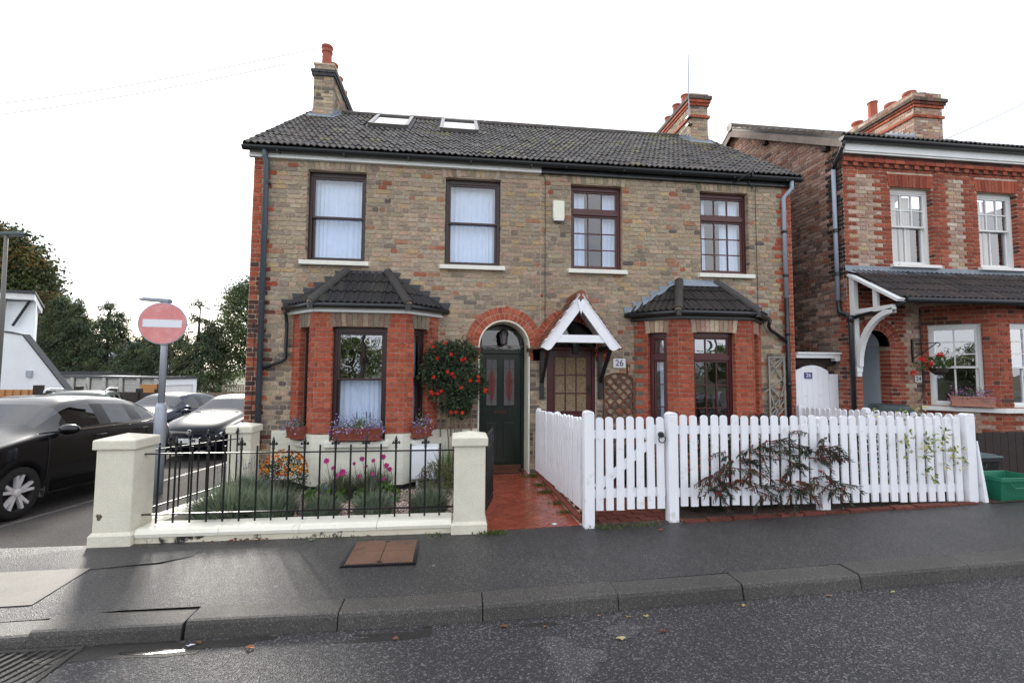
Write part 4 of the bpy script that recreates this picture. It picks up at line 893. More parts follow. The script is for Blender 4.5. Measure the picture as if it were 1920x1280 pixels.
        m.lathe([(.055, 0), (.04, -.02)], (4.06, .2, 2.14), 6); m.build('lantern_bars', MT['iron'], lp)
    else:
        y = .09; m = MB(); l0, l1 = 4.83, 5.57; m.box(l0, l1, y, y+.05, -.03, 2.04); dr = m.build('door', MT['red_frame'], H, bevel=.004)
        m = MB(); m.box(4.775, l0, y-.03, y+.06, -.04, 2.1); m.box(l1, 5.625, y-.03, y+.06, -.04, 2.1); m.box(l0, l1, y-.03, y+.06, 2.045, 2.1); m.build('door_frame', MT['red_frame'], dr, bevel=.004)
        m = MB(); m.box(4.755, 4.775, y-.04, y+.06, -.04, 2.1); m.box(5.625, 5.645, y-.04, y+.06, -.04, 2.1); m.build('door_lining', MT['white_paint'], dr)
        m = MB(); m.quad((4.78, y+.03, 2.1), (5.62, y+.03, 2.1), (5.62, y+.03, 2.55), (4.78, y+.03, 2.55)); m.build('fanlight', MT['glass'], dr)
        ga, gb, gc, gd = 4.92, 5.48, 1.0, 1.93
        for i in range(3):
            for j in range(3):
                a_, b_ = ga+(gb-ga)*i/3+.012, ga+(gb-ga)*(i+1)/3-.012; c_, d_ = gc+(gd-gc)*j/3+.012, gc+(gd-gc)*(j+1)/3-.012
                m = MB(); m.box(a_, b_, y-.006, y-.001, c_, d_); m.build('pane', MT['hammered'], dr)
        m = MB()
        for i in range(4): x = ga+(gb-ga)*i/3; m.box(x-.012, x+.012, y-.014, y, gc-.012, gd+.012)
        for j in range(4): z = gc+(gd-gc)*j/3; m.box(ga-.012, gb+.012, y-.0145, y, z-.012, z+.012)
        m.build('glazing_bars', MT['red_frame'], dr, bevel=.003)
        m = MB(); m.box(4.95, 5.45, y-.012, y, .15, .75); m.build('door_panel', MT['red_frame'], dr, bevel=.012)
        m = MB(); m.box(5.515, 5.545, y-.012, y, 1.30, 1.46); m.tube([(5.53, y-.01, 1.39), (5.53, y-.05, 1.39), (5.47, y-.05, 1.39)], .009, 8); m.build('door_handle', MT['iron'], dr)
        # gabled porch canopy
        yF, yB = -.66, -.004; ax, az, ex, ez = 5.18, 2.87, .60, .81
        m = MB()
        for s_ in (-1, 1):
            a_, b_ = Vector((ax, yF+.03, az-.02)), Vector((ax+s_*ex, yF+.03, az-ez-.02)); n_ = Vector((s_*ez, 0, ex)).normalized()*.02
            m.add([a_, b_, b_+Vector((0, yB-yF-.03, 0)), a_+Vector((0, yB-yF-.03, 0)), a_+n_, b_+n_, b_+n_+Vector((0, yB-yF-.03, 0)), a_+n_+Vector((0, yB-yF-.03, 0))], ((0, 1, 2, 3), (4, 7, 6, 5), (0, 4, 5, 1), (1, 5, 6, 2), (3, 2, 6, 7)))
        cp = m.build('porch_canopy', MT['white_paint'], H)
        for s_ in (-1, 1):
            a_ = Vector((ax, 0, az)); b_ = Vector((ax+s_*ex, 0, az-ez)); d_ = (b_-a_).normalized(); n_ = Vector((s_*ez, 0, ex)).normalized()
            m = MB(); bw_ = .125; q = [a_+n_*.02, b_+n_*.02+d_*.03, b_-n_*(bw_)+d_*.03, b_-n_*bw_-d_*.05, Vector((ax, 0, az-bw_*1.25))]
            q = [a_+n_*.02, b_+n_*.02+d_*.02, b_-n_*(bw_-.03)+d_*.0, b_-n_*bw_-d_*.05, Vector((ax, 0, az-bw_/math.cos(math.atan2(ez, ex))-.01))]
            m.prism([(v.x, yF-.012*(s_ > 0), v.z) for v in q], (0, .035, 0)); m.build('bargeboard', MT['picket_paint'], cp, bevel=.004)
            m = MB(); m.beam(a_+n_*.028+Vector((0, yF-.015, 0)), b_+n_*.028+d_*.03+Vector((0, yF-.015, 0)), .03, .02, upv=(0, 1, 0)); m.build('fillet', MT['picket_paint'], cp)
            # plain clay tiles
            Lr = 1.0
            U_ = Vector((0, -1, 0)) if s_ < 0 else Vector((0, 1, 0)); V_ = -d_
            O_ = Vector((b_.x, yB if s_ < 0 else yF-.03, b_.z))+d_*.06+n_*.025
            Mp = plane_mat(O_, U_, V_)
            for r_ in range(11):
                for c_ in range(5):
                    off = .07 if r_ % 2 else 0; u_ = c_*.145-off; ua, ub = max(0, u_), min(.69, u_+.14)
                    if ub-ua < .03: continue
                    m = MB(); m.add([(ua, 0, .018), (ub, 0, .018), (ub, .16, .006), (ua, .16, .006), (ua, 0, .006), (ub, 0, .006), (ub, .16, -.004), (ua, .16, -.004)], ((0, 1, 2, 3), (4, 7, 6, 5), (0, 4, 5, 1), (1, 5, 6, 2), (3, 7, 4, 0)), jit(rng.choice([S(136, 78, 58), S(120, 72, 58), S(150, 88, 64), S(84, 66, 58), S(104, 72, 60)]), .15))
                    me = m.mesh('clay_tile'); place('clay_tile', me, Mp @ Matrix.Translation((0, r_*.093, rng.uniform(0, .006))) @ Matrix.Rotation(rng.uniform(-.02, .02), 4, 'X'), cp, MT['tile'])
        for i in range(2):
            m = MB(); m.tube([(ax, yF-.02+i*.33, az+.01), (ax, yF+.31+i*.33, az+.012)], .075, 12, jit(S(128, 76, 58), .1)); m.build('ridge_tile', MT['tile'], cp)
        m = MB(); m.box(4.76, 5.60, yF+.004, yF+.035, 2.13, 2.25); m.build('collar', MT['picket_paint'], cp, bevel=.004)
        m = MB(); m.prism([(ax-.055, yF-.02, az-.10), (ax+.055, yF-.02, az-.10), (ax, yF-.02, az-.30)], (0, .02, 0)); m.build('apex_block', MT['picket_paint'], cp)
        for s_ in (-1, 1):
            xb = ax+s_*.50; m = MB(); m.box(xb-.035, xb+.035, -.06, -.001, 1.22, 2.05); m.beam((xb, -.04, 1.5), (xb, -.60, 2.06), .05, .05, upv=(1, 0, 0)); m.box(xb-.03, xb+.03, -.62, -.0, 2.03, 2.09); m.build('bracket', MT['black_pvc'], cp)
        m = MB(); m.tube([(5.17, -.35, 2.6), (5.17, -.35, 2.3)], .005, 6); m.lathe([(.0, .06), (.06, .03), (.07, 0), (.075, -.02), (.055, -.15), (.04, -.16)], (5.17, -.35, 2.12), 8); m.build('porch_lamp', MT['iron'], cp)
        plate(H, (6.027, -.012, 1.825), .215, .155, '26', .15, S(226, 226, 232), S(46, 50, 92))
        m = MB(); m.tube([(6.17, -.01, 1.82), (6.17, -.01, 1.62)], .01, 6); m.tube([(6.17, -.02, 1.76), (6.17, -.12, 1.80), (6.17, -.14, 1.74)], .008, 6); m.build('bracket_hook', MT['iron'], H)
        m = MB(); m.box(4.862, 5.058, -.085, -.002, 4.27, 4.585); ab = m.build('alarm_box', pbr('alarm_box', S(226, 228, 212), .4, .03), H, bevel=.012); ab['label'] = 'cream alarm box'
        m = MB(); m.box(4.875, 5.045, -.088, -.02, 4.24, 4.272); m.build('alarm_base', MT['white_paint'], ab)
    return H
MT['dark_brickwork'] = pbr('sooty_brickwork', S(70, 58, 52), .9, .3, 3, .004, 60)
MT['frosted'] = pbr('frosted_glass', S(96, 92, 96), .25, .2, 30, .002, 120)
MT['stained'] = pbr('stained_glass', S(110, 44, 38), .3, .25, 20)
MT['hammered'] = pbr('hammered_glass', S(132, 112, 84), .18, .45, 24, .02, 45)
MT['sky_glass'] = glassmat('roof_window_glass', (.3, .3, .3), .55, .95)
houseA = make_house('A'); houseB = make_house('B')
# ------------------------------------------------------------------ neighbouring house on the right
NB = [lin(c) for c in [(178, 154, 138), (190, 170, 152), (168, 136, 118), (158, 122, 104), (182, 156, 122), (150, 118, 104), (196, 184, 170), (172, 146, 134), (160, 136, 124)]]
NB = soften(NB, .3)
SIDE = [lin(c) for c in [(164, 130, 116), (150, 116, 104), (174, 144, 130), (138, 110, 100), (162, 138, 126), (146, 104, 90), (156, 124, 110)]]
REDN = [lin(c) for c in [(150, 78, 60), (140, 70, 54), (158, 86, 66), (132, 68, 54), (146, 82, 66)]]
DUSK = [lin(c) for c in [(118, 98, 90), (106, 88, 82), (130, 106, 96), (136, 90, 74), (124, 110, 102), (98, 84, 80)]]
def make_neighbour():
    NX, NY = 10.2, -.2; H = thing('brick_house', (13, 3, .2), 'red and buff brick house at the right edge with white sashes and tiled lean-to', 'house', 'brick houses')
    F = frame((0, NY, 0), (1, 0, 0), (0, 1, 0)); B = Bricks(); x1 = 16.4
    wins = [(11.16, 12.03), (13.0, 13.86), (14.9, 15.7)]; zs, zh = 3.68, 5.13
    bx, bp_ = 11.635, .70
    holes = [(a, b, zs, zh) for a, b in wins]+[(10.45, 11.03, -.1, 2.165), (bx+.06, 15.4, -.1, 2.9)]
    def cf(u, row, z, wd):
        e = u-NX
        if z > 5.36: return rng.choice(REDN)
        if e < (.12 if row % 2 else .22): return rng.choice(REDN)
        for a, b in wins:
            for q in (a-u, u-b):
                if 0 < q < (.24 if row % 2 else .30) and z > 3.4: return rng.choice(REDN)
        if z < 3.3:
            if u < 11.45: return rng.choice(REDN+SOOT[:1]) if (u < 10.46 or abs(u-10.74) < .55) else rng.choice(NB)
            return rng.choice(NB+DUSK[:3]) if u < 11.65 else rng.choice(REDN)
        return rng.choice(NB)
    B.wall(F, NX, x1, -.1, 5.46, cf, holes+[(a-.04, b+.04, zh, 5.37) for a, b in wins]+[(a-.06, b+.2, zs-.1, zs) for a, b in wins], [(10.74, 2.165, .5)])
    B.ring(F, 10.74, 2.165, .295, .395, REDN, 0, 180); B.ring(F, 10.74, 2.165, .405, .505, REDN, 0, 180)
    for a, b in wins:
        B.soldiers(F, a-.03, b+.03, zh-.005, 5.365, REDN, .12, .0, .072)
        for (u, s_) in ((a, 1), (b, -1)): reveal_bricks(B, F, u, zs, zh, s_, .1, lambda *q: rng.choice(REDN+SOOT[:1]))
    for (u, s_) in ((10.45, 1), (11.03, -1)): reveal_bricks(B, F, u, .1, 2.16, s_, .22, lambda *q: rng.choice(REDN))
    # corbel table
    x = NX-.01
    while x < x1:
        for (za, zb_, pr, wd, st) in ((5.46, 5.53, .035, .105, True), (5.535, 5.60, .05, .215, False)):
            if st: B.rec.append((frame((0, NY-pr, 0), (1, 0, 0), (0, 1, 0)), [(x, za), (x+.095, za), (x+.095, zb_), (x, zb_)], jit(rng.choice(REDN), .1), 0)); B.rec.append((frame((0, NY-pr, 0), (1, 0, 0), (0, 1, 0)), [(x+.02+.1, zb_+.003), (x+.21, zb_+.003), (x+.21, zb_+.006), (x+.12, zb_+.006)], rng.choice(REDN), 0))
            else: B.rec.append((frame((0, NY-pr, 0), (1, 0, 0), (0, 1, 0)), [(x+.004, za), (x+.206, za), (x+.206, zb_), (x+.004, zb_)], jit(rng.choice(REDN), .1), 0)); B.rec.append((frame((0, NY-.03, 0), (1, 0, 0), (0, 1, 0)), [(x+.004, 5.605), (x+.206, 5.605), (x+.206, 5.665), (x+.004, 5.665)], jit(rng.choice(SOOT), .1), 0))
        x += .21
    m = MB(); m.box(NX, x1, NY-.012, NY+.1, 5.46, 5.67, S(96, 66, 56)); m.build('corbel_bed', MT['brick'], H)
    # flank wall
    FS = frame((NX, NY, 0), (0, 1, 0), (1, 0, 0)); ev, sl = 5.93, .586
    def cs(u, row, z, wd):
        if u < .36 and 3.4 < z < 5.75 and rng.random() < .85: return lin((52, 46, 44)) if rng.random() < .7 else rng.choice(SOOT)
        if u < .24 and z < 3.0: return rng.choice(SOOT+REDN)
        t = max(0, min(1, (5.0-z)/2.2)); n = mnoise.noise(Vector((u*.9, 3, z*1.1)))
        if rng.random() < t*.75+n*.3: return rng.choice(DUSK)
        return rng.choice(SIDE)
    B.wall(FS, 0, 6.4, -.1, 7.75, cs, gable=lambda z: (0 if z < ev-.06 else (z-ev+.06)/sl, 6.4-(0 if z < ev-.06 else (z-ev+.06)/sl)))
    m = MB(FS); m.add([(0, .009, -.2), (6.4, .009, -.2), (6.4, .009, ev-.05), (3.2, .009, ev+3.2*sl-.06), (0, .009, ev-.05)], ((0, 1, 2, 3, 4),)); m.build('flank_wall', MT['mortar'], H)
    # bay
    Ls = bp_*math.sqrt(2); FL = frame((bx, NY, 0), (1, -1, 0), (1, 1, 0)); FF = frame((bx+bp_, NY-bp_, 0), (1, 0, 0), (0, 1, 0))
    for (xf, ln, hs) in ((FL, Ls, [(.11, .80, 1.12, 2.56)]), (FF, 3.2, [(.24, .95, 1.12, 2.56), (1.3, 2.2, 1.12, 2.56)])):
        B.wall(xf, 0, ln, 1.1, 2.9, lambda *q: rng.choice(REDN+SOOT[:1]), hs)
        def lo(u, row, z, wd, ln=ln): return rng.choice(REDN) if (abs(u-.05) < .16+(.08 if row % 2 else 0) or abs(u-ln) < .2+(.08 if row % 2 else 0)) else rng.choice(NB)
        B.wall(xf, 0, ln, .05, 1.03, lo)
        backing(xf, 0, ln, 0, 2.95, hs, d1=.14, m=MB(xf)).build('bay_wall', MT['bay_mortar'], H)
        for h in hs:
            for (u, s_) in ((h[0], 1), (h[1], -1)): reveal_bricks(B, xf, u, 1.13, 2.5, s_, .06, lambda *q: rng.choice(REDN))
    B.emit(H, MT['brick'], 300)
    backing(F, NX, x1, -.15, 5.7, holes, [(10.74, 2.165, .42)], d1=.24).build('wall', MT['mortar'], H)
    m = MB(); n = 20
    for i in range(n):
        t0, t1 = math.pi*i/n, math.pi*(i+1)/n; m.quad(*[(10.74+r*math.cos(t), NY-.001, 2.165+r*math.sin(t)) for r, t in ((.29, t0), (.5, t0), (.5, t1), (.29, t1))])
    m.build('arch_bed', MT['mortar'], H)
    # recessed porch
    m = MB(); prof = [(-.29, 0), (-.29, 2.165)]+[(.29*math.cos(t), 2.165+.29*math.sin(t)) for t in [math.pi-math.pi*k/12 for k in range(1, 12)]]+[(.29, 2.165), (.29, 0)]
    for i in range(len(prof)-1): m.quad((10.74+prof[i][0], NY+.22, prof[i][1]), (10.74+prof[i+1][0], NY+.22, prof[i+1][1]), (10.74+prof[i+1][0]*1.5, NY+.9, prof[i+1][1]), (10.74+prof[i][0]*1.5, NY+.9, prof[i][1]))
    m.quad((10.2, NY+.9, 0), (11.4, NY+.9, 0), (11.4, NY+.9, 2.6), (10.2, NY+.9, 2.6)); m.build('porch_lining', pbr('porch_blue_white', S(196, 206, 214), .6, .04), H)
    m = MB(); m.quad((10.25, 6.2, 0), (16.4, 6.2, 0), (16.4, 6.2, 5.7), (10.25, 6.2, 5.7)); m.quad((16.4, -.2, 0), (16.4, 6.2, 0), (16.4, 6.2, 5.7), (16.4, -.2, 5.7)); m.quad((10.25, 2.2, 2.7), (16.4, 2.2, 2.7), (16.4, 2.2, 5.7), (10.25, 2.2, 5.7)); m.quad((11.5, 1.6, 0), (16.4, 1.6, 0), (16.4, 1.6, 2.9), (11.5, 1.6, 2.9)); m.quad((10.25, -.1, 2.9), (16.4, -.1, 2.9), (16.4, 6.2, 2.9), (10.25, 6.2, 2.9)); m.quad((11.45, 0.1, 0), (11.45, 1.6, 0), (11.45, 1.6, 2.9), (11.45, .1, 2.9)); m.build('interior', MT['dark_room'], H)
    # windows
    cm = pbr('beige_curtain', S(188, 178, 164), .9, .08, 5); MT['beige_curtain'] = cm
    MT['old_white'] = pbr('flaking_white_paint', S(228, 226, 224), .6, .06, 4, .002, 40, dirt=(S(176, 140, 100), 16, .64, .68))
    for i, (a, b) in enumerate(wins):
        window(H, F, a, b, zs, zh-.005, 'sash6', MT['white_paint'], meet=4.42, curt=[(a+.08, a+.36, zs+.05, zh-.1, .02, 'beige_curtain'), (a+.42, b-.22 if i == 0 else b-.35, zs+.05, zh-.1, .02, 'beige_curtain')], sillmat='old_white', fr=.06, sillw=.06, sillh=.07)
    window(H, FL, .11, .80, 1.12, 2.56, 'sash23', MT['white_paint'], meet=1.80, glass=('mirror_glass', 'glass'), curt=[(.15, .22, 1.2, 2.45, .015), (.72, .78, 1.2, 2.45, .015)], sill=False, d=.06, fr=.05)
    for (a, b) in ((.24, .95), (1.3, 2.2)): window(H, FF, a, b, 1.12, 2.56, 'sash23', MT['white_paint'], meet=1.80, glass=('mirror_glass', 'glass'), sill=False, d=.06, fr=.05)
    m = MB()
    for (xf, ln, a) in ((FL, Ls, -.02), (FF, 3.2, -.03)):
        q = MB(xf); q.box(a, ln+.03, -.08, .1, 1.035, 1.11); m.add([xf(v) for v in q.v], q.f)
    m.build('bay_sill', MT['white_paint'], H, bevel=.006)
    # main roof
    m = MB(); a, b = (-.36, 5.93), (3.0, 5.93+3.2*sl+.06); sv = Vector((0, b[0]-a[0], b[1]-a[1])); sl_n = sv.length; sv.normalize()
    m.add([(x, y, z+dz) for x in (10.08, 16.5) for (y, z) in (a, b, (6.5, 5.85)) for dz in (-.05, -.005)], ((0, 2, 8, 6), (1, 7, 9, 3), (2, 4, 10, 8), (3, 9, 11, 5), (0, 1, 3, 2), (6, 8, 9, 7), (2, 3, 5, 4), (8, 10, 11, 9), (0, 6, 7, 1)))
    roof = m.build('roof', MT['dark_lead'], H); M0 = plane_mat((10.06, a[0], a[1]), (1, 0, 0), sv); rest = MB()
    for r_ in range(15):
        for c_ in range(32):
            Mt = M0 @ Matrix.Translation((c_*.2, r_*sl_n/15, rng.uniform(-.003, .004))); me = rng.choice(TILEMESH)
            if r_ < 8: place('roof_tile', me, Mt, roof)
            else:
                nv = len(rest.v); rest.v += [tuple(Mt @ v.co) for v in me.vertices]; cc_ = me.color_attributes['Col'].data[0].color
                for pf in me.polygons: rest.f.append([nv+i for i in pf.vertices]); rest.c.append(tuple(cc_[:3]))
    tag(rest.build('upper_tiling', MT['tile'], roof, fix=False), kind='stuff')
    m = MB(); m.tube([(10.06, b[0], b[1]+.02), (16.5, b[0], b[1]+.02)], .11, 10, S(80, 70, 60)); m.build('ridge', MT['tile'], roof)
    vt = pbr('mossy_verge', S(120, 106, 92), .9, .35, 20, .008, 50)
    m = MB(); m.beam((10.1, a[0], a[1]+.02), (10.1, b[0], b[1]+.02), .06, .05); m.build('verge', vt, roof)
    bb = pbr('weathered_bargeboard', S(138, 124, 116), .8, .3, 5, .002, 30)
    m = MB(); m.prism([(10.09, a[0]+.02, a[1]-.02), (10.09, b[0], b[1]-.02), (10.09, b[0], b[1]-.22), (10.09, a[0]+.02, a[1]-.2)], (.025, 0, 0)); m.prism([(10.09, b[0], b[1]-.02), (10.09, 6.4, 5.85), (10.09, 6.4, 5.65), (10.09, b[0], b[1]-.22)], (.025, 0, 0)); m.build('bargeboard', bb, H)
    m = MB(); 
    for t in (.12, .62): p = Vector((10.1, a[0], a[1])).lerp(Vector((10.1, b[0], b[1])), t); m.box(10.1, 10.2, p.y, p.y+.1, p.z-.3, p.z-.18)
    m.build('purlin_end', MT['dark_wood'], H)
    m = MB(); m.box(NX-.02, x1, NY-.09, NY-.052, 5.665, 5.95); m.box(NX-.02, x1, NY-.11, NY-.09, 5.70, 5.74); m.build('fascia', MT['white_paint'], H)
    m = MB(); pr = [(NY-.155+.062*math.cos(t), 5.91+.07*math.sin(t)) for t in [math.pi+math.pi*k/8 for k in range(9)]]
    m.add([(10.06, y, z) for y, z in pr]+[(16.5, y, z) for y, z in pr], [(k, k+1, k+10, k+9) for k in range(8)]+[list(range(9)), list(range(9, 18))]); m.build('gutter', MT['black_pvc'], H)
    m = MB(); m.tube([(10.12, NY-.155, 5.9), (10.12, NY-.13, 5.78), (10.14, NY+.08, 5.52), (10.15, NY+.14, 5.44)], .036, 10); m.build('gutter_swan_neck', MT['black_pvc'], H, smooth=True)
    m = MB(); m.tube([(10.15, NY+.14, 5.45), (10.15, NY+.14, 2.98)], .036, 12); dp = m.build('downpipe', MT['pale_pvc'], H, smooth=True)
    for z in (4.25, 3.45): m = MB(); m.lathe([(.05, 0), (.05, .07)], (10.15, NY+.14, z), 12); m.build('pipe_collar', MT['black_pvc'], dp)
    m = MB(); m.tube([(10.15, NY+.14, 3.0), (10.15, NY+.12, 2.78), (10.16, NY-.02, 2.72), (10.17, NY-.08, 2.66), (10.17, NY-.09, 2.5), (10.17, NY-.09, .3)], .042, 12); m.lathe([(.055, 0), (.055, .12)], (10.17, NY-.09, 2.58), 12); m.build('lower_downpipe', MT['black_pvc'], H, smooth=True)
    # lean-to roof over door and bay
    yt, zt, ye, ze = NY, 3.50, -1.12, 2.88; V = Vector((0, yt-ye, zt-ze)); VL = V.length; V.normalize()
    m = MB(); m.add([(x, y, z+dz) for x in (10.3, 16.4) for (y, z) in ((ye+.02, ze), (yt, zt)) for dz in (-.06, 0)], ((0, 2, 6, 4), (1, 5, 7, 3), (0, 4, 5, 1), (0, 1, 3, 2)))
    lt = m.build('lean_to_roof', MT['dark_wood'], H); LM = []
    for i in range(6): me = tile_mb(0, .2, .36, col=jit(rng.choice([S(54, 46, 46), S(46, 41, 42), S(60, 50, 48)]), .12)).mesh('roof_tile'); me.materials.append(MT['tile']); LM.append(me)
    M0 = plane_mat((10.30, ye, ze), (1, 0, 0), V)
    for r_ in range(4):
        for c_ in range(30): place('roof_tile', rng.choice(LM), M0 @ Matrix.Translation((c_*.2, r_*VL/4, rng.uniform(-.002, .003))), lt)
    m = MB(); m.add([(10.18, NY-.008, 3.62), (16.4, NY-.008, 3.62), (16.4, NY-.012, 3.53), (10.18, NY-.012, 3.53), (16.4, NY-.13, 3.46), (10.22, NY-.13, 3.46)], ((0, 1, 2, 3), (3, 2, 4, 5))); m.build('lead_flashing', MT['lead'], lt)
    m = MB(); m.tube([(10.35, ye-.06, ze-.03), (16.4, ye-.06, ze-.02)], .045, 10); m.build('gutter', MT['black_pvc'], lt, smooth=True)
    m = MB(); m.tube([(10.40, ye-.05, ze-.04), (10.33, ye+.05, ze-.08), (10.22, NY-.12, 2.66)], .032, 10); m.build('waste_pipe', MT['black_pvc'], lt, smooth=True)
    xb = 10.27; bk = MB(); bk.beam((xb, yt-.02, zt-.06), (xb, ye-.02, ze-.03), .05, .14, upv=(1, 0, 0)); bo = bk.build('bracket_rafter', MT['white_paint'], lt, bevel=.004)
    m = MB(); m.box(xb-.03, xb+.06, yt-.10, yt-.004, 1.74, 3.42); m.box(xb-.04, xb+.07, yt-.13, yt-.004, 1.70, 1.80); m.box(xb-.03, xb+.06, yt-.12, yt-.004, 1.62, 1.70); m.build('bracket_post', MT['white_paint'], bo, bevel=.006)
    m = MB(); m.box(xb-.03, xb+.04, ye+.1, yt-.1, 2.72, 2.80); m.box(xb-.025, xb+.03, -.74, -.66, 2.80, 3.12); m.build('bracket_tie', MT['white_paint'], bo, bevel=.004)
    m = MB(); n = 10; P = [(yt-.08-.75*(1-math.cos(t)), 1.80+.95*math.sin(t)) for t in [R(88)*k/n for k in range(n+1)]]; P2 = [(y-.085*math.cos(R(88)*k/n), z-.085*math.sin(R(88)*k/n)) for k, (y, z) in enumerate(P)]
    m.add([(x, y, z) for x in (xb-.03, xb+.05) for y, z in P+P2], [(k, k+1, n+1+k+1, n+1+k) for k in range(n)]+[(2*n+2+k, 3*n+3+k, 3*n+4+k, 2*n+3+k) for k in range(n)]+[(k, 2*n+2+k, 2*n+3+k, k+1) for k in range(n)]+[(n+1+k, n+2+k, 3*n+4+k, 3*n+3+k) for k in range(n)]); m.build('bracket_brace', MT['white_paint'], bo)
    # chimney
    cx0, cx1, cy0, cy1, ct = 14.42, 15.22, 2.15, 4.3, 8.66; CB = Bricks(); pal = NB+SIDE
    CB.wall(frame((cx0, cy0, 0), (1, 0, 0), (0, 1, 0)), 0, cx1-cx0, 7.0, ct, lambda *q: rng.choice(pal)); CB.wall(frame((cx0, cy0, 0), (0, 1, 0), (1, 0, 0)), 0, cy1-cy0, 7.0, ct, lambda *q: rng.choice(pal))
    m = MB(); m.box(cx0+.006, cx1-.006, cy0+.006, cy1-.006, 6.8, ct-.01); ch = m.build('chimney', MT['mortar'], H)
    for (za, zb_, o_, c_) in ((8.0, 8.07, .035, RED), (8.26, 8.33, .03, RED), (8.33, 8.40, .055, SOOT), (8.40, 8.49, .085, [S(96, 84, 76), S(112, 92, 80)])):
        m = MB(); 
        for i in range(5): m.box(cx0-o_+(cx1-cx0+2*o_)*i/5+.003, cx0-o_+(cx1-cx0+2*o_)*(i+1)/5-.003, cy0-o_, cy0, za+.003, zb_-.003, jit(rng.choice(c_), .15))
        for i in range(14): m.box(cx0-o_, cx0, cy0+(cy1-cy0)*i/14+.003, cy0+(cy1-cy0)*(i+1)/14-.003, za+.003, zb_-.003, jit(rng.choice(c_), .15))
        m.build('corbel', MT['brick'], ch)
    CB.emit(ch, MT['brick'], 0, 'chimney_brick')
    for (px, py, h) in ((14.65, 2.45, .16), (15.0, 2.5, .15), (14.65, 2.95, .16), (14.62, 3.45, .50), (14.62, 3.95, .2)):
        m = MB(); m.lathe([(.12, 0), (.115, h-.1), (.15, h-.06), (.15, h), (.12, h), (.11, h-.08)] if h < .4 else [(.125, 0), (.11, .1), (.11, h-.04), (.125, h-.03), (.125, h), (.1, h), (.1, h-.1)], (px, py, ct), 16); m.build('chimney_pot', MT['terracotta'], ch)
    m = MB(); 
    for i in range(6): y = cy0+i*.14; z = a[1]+(y-a[0])*sl+.05; m.box(cx0-.01, cx0+.01, y, y+.14, z-.05, z+.17)
    m.build('chimney_flashing', MT['lead'], ch)
    plate(H, (11.545, NY-.012, 1.587), .135, .12, '24', .105, S(224, 222, 220), S(60, 56, 74))
    m = MB(); m.tube([(11.62, NY-.03, 2.85), (11.62, NY-.03, 1.32), (11.58, NY-.03, 1.22), (11.5, NY-.03, 1.18)], .010, 6); m.build('cable', MT['black_pvc'], H)
    return H
houseN = make_neighbour()
# ------------------------------------------------------------------ boundary wall, pillars, railings
def pillar(x0, y0, w, zb0, zt, label, h0=.13, pl=.022):
    o = thing('gate_pillar', (x0+w/2, y0+w/2, zb0), label, 'pillar', 'white rendered garden pillars')
    m = MB(); m.box(x0, x0+w, y0, y0+w, zb0+h0-.02, zt-.12); m.build('shaft', MT['pillar'], o, bevel=.012)
    m = MB(); a, b, c, d = x0-pl, x0+w+pl, y0-pl, y0+w+pl
    m.add([(a, c, zb0-.05), (b, c, zb0-.05), (b, d, zb0-.05), (a, d, zb0-.05), (a, c, zb0+h0-.03), (b, c, zb0+h0-.03), (b, d, zb0+h0-.03), (a, d, zb0+h0-.03), (x0, y0, zb0+h0), (x0+w, y0, zb0+h0), (x0+w, y0+w, zb0+h0), (x0, y0+w, zb0+h0)],
          ((0, 1, 5, 4), (1, 2, 6, 5), (2, 3, 7, 6), (3, 0, 4, 7), (4, 5, 9, 8), (5, 6, 10, 9), (6, 7, 11, 10), (7, 4, 8, 11), (8, 9, 10, 11))); m.build('foot', MT['pillar'], o, bevel=.01)
    m = MB(); a, b, c, d = x0-.024, x0+w+.024, y0-.024, y0+w+.024; z0, z1 = zt-.12, zt-.03
    m.add([(a, c, z0), (b, c, z0), (b, d, z0), (a, d, z0), (a, c, z1), (b, c, z1), (b, d, z1), (a, d, z1), (x0+w/2, y0+w/2, zt+.015)], ((0, 3, 2, 1), (0, 1, 5, 4), (1, 2, 6, 5), (2, 3, 7, 6), (3, 0, 4, 7), (4, 5, 8), (5, 6, 8), (6, 7, 8), (7, 4, 8))); m.build('cap', MT['pillar'], o, bevel=.012)
    return o
MT['pillar'] = pbr('rendered_pillar', S(214, 210, 194), .8, .08, 4, .004, 60, fine=.06, dirt=(S(108, 100, 84), 5, .64, .9))
P1 = pillar(-.015, -2.9, .32, .065, 1.06, 'white rendered pillar at the left corner, nearest the black car')
m = MB(); m.prism([(.04+.022*math.cos(t)*(1+.35*math.sin(3*t)+.2*math.cos(5*t)), -2.9012, .33+.036*math.sin(t)*(1+.3*math.cos(2*t)+.25*math.sin(7*t))) for t in [2*math.pi*k/22 for k in range(22)]], (0, .004, 0)); m.build('chipped_patch', pbr('chipped_render', S(92, 82, 64), .9, .3, 30), P1)
P2 = pillar(3.258, -2.9, .315, .06, 1.05, 'white rendered pillar beside the red tiled path')
P3 = pillar(.175, -.85, .30, -.09, .93, 'white rendered pillar farthest back, against the house corner')
MT['lowwall'] = pbr('low_wall_paint', S(214, 208, 188), .75, .1, 4, .005, 50, dirt=(S(44, 42, 40), 4.5, .57, .62))
gw = thing('garden_wall', (1.8, -2.75, .07), 'low white wall with moulded coping under the front railings', 'wall')
m = MB(); m.box(.33, 3.24, -2.865, -2.6, 0, .135); m.build('wall_base', MT['lowwall'], gw)
for i in range(4):
    a, b = .33+i*.7275, .33+(i+1)*.7275; m = MB(); q = [(-2.88, .13), (-2.885, .16), (-2.865, .19), (-2.84, .2), (-2.62, .2), (-2.59, .17), (-2.59, .13)]
    m.prism([(a+.002, y, z) for y, z in q], (b-a-.004, 0, 0)); m.build('coping', MT['masonry_white'], gw)
gs = thing('garden_wall', (.25, -1.7, .0), 'low white wall running back beside the side pavement', 'wall')
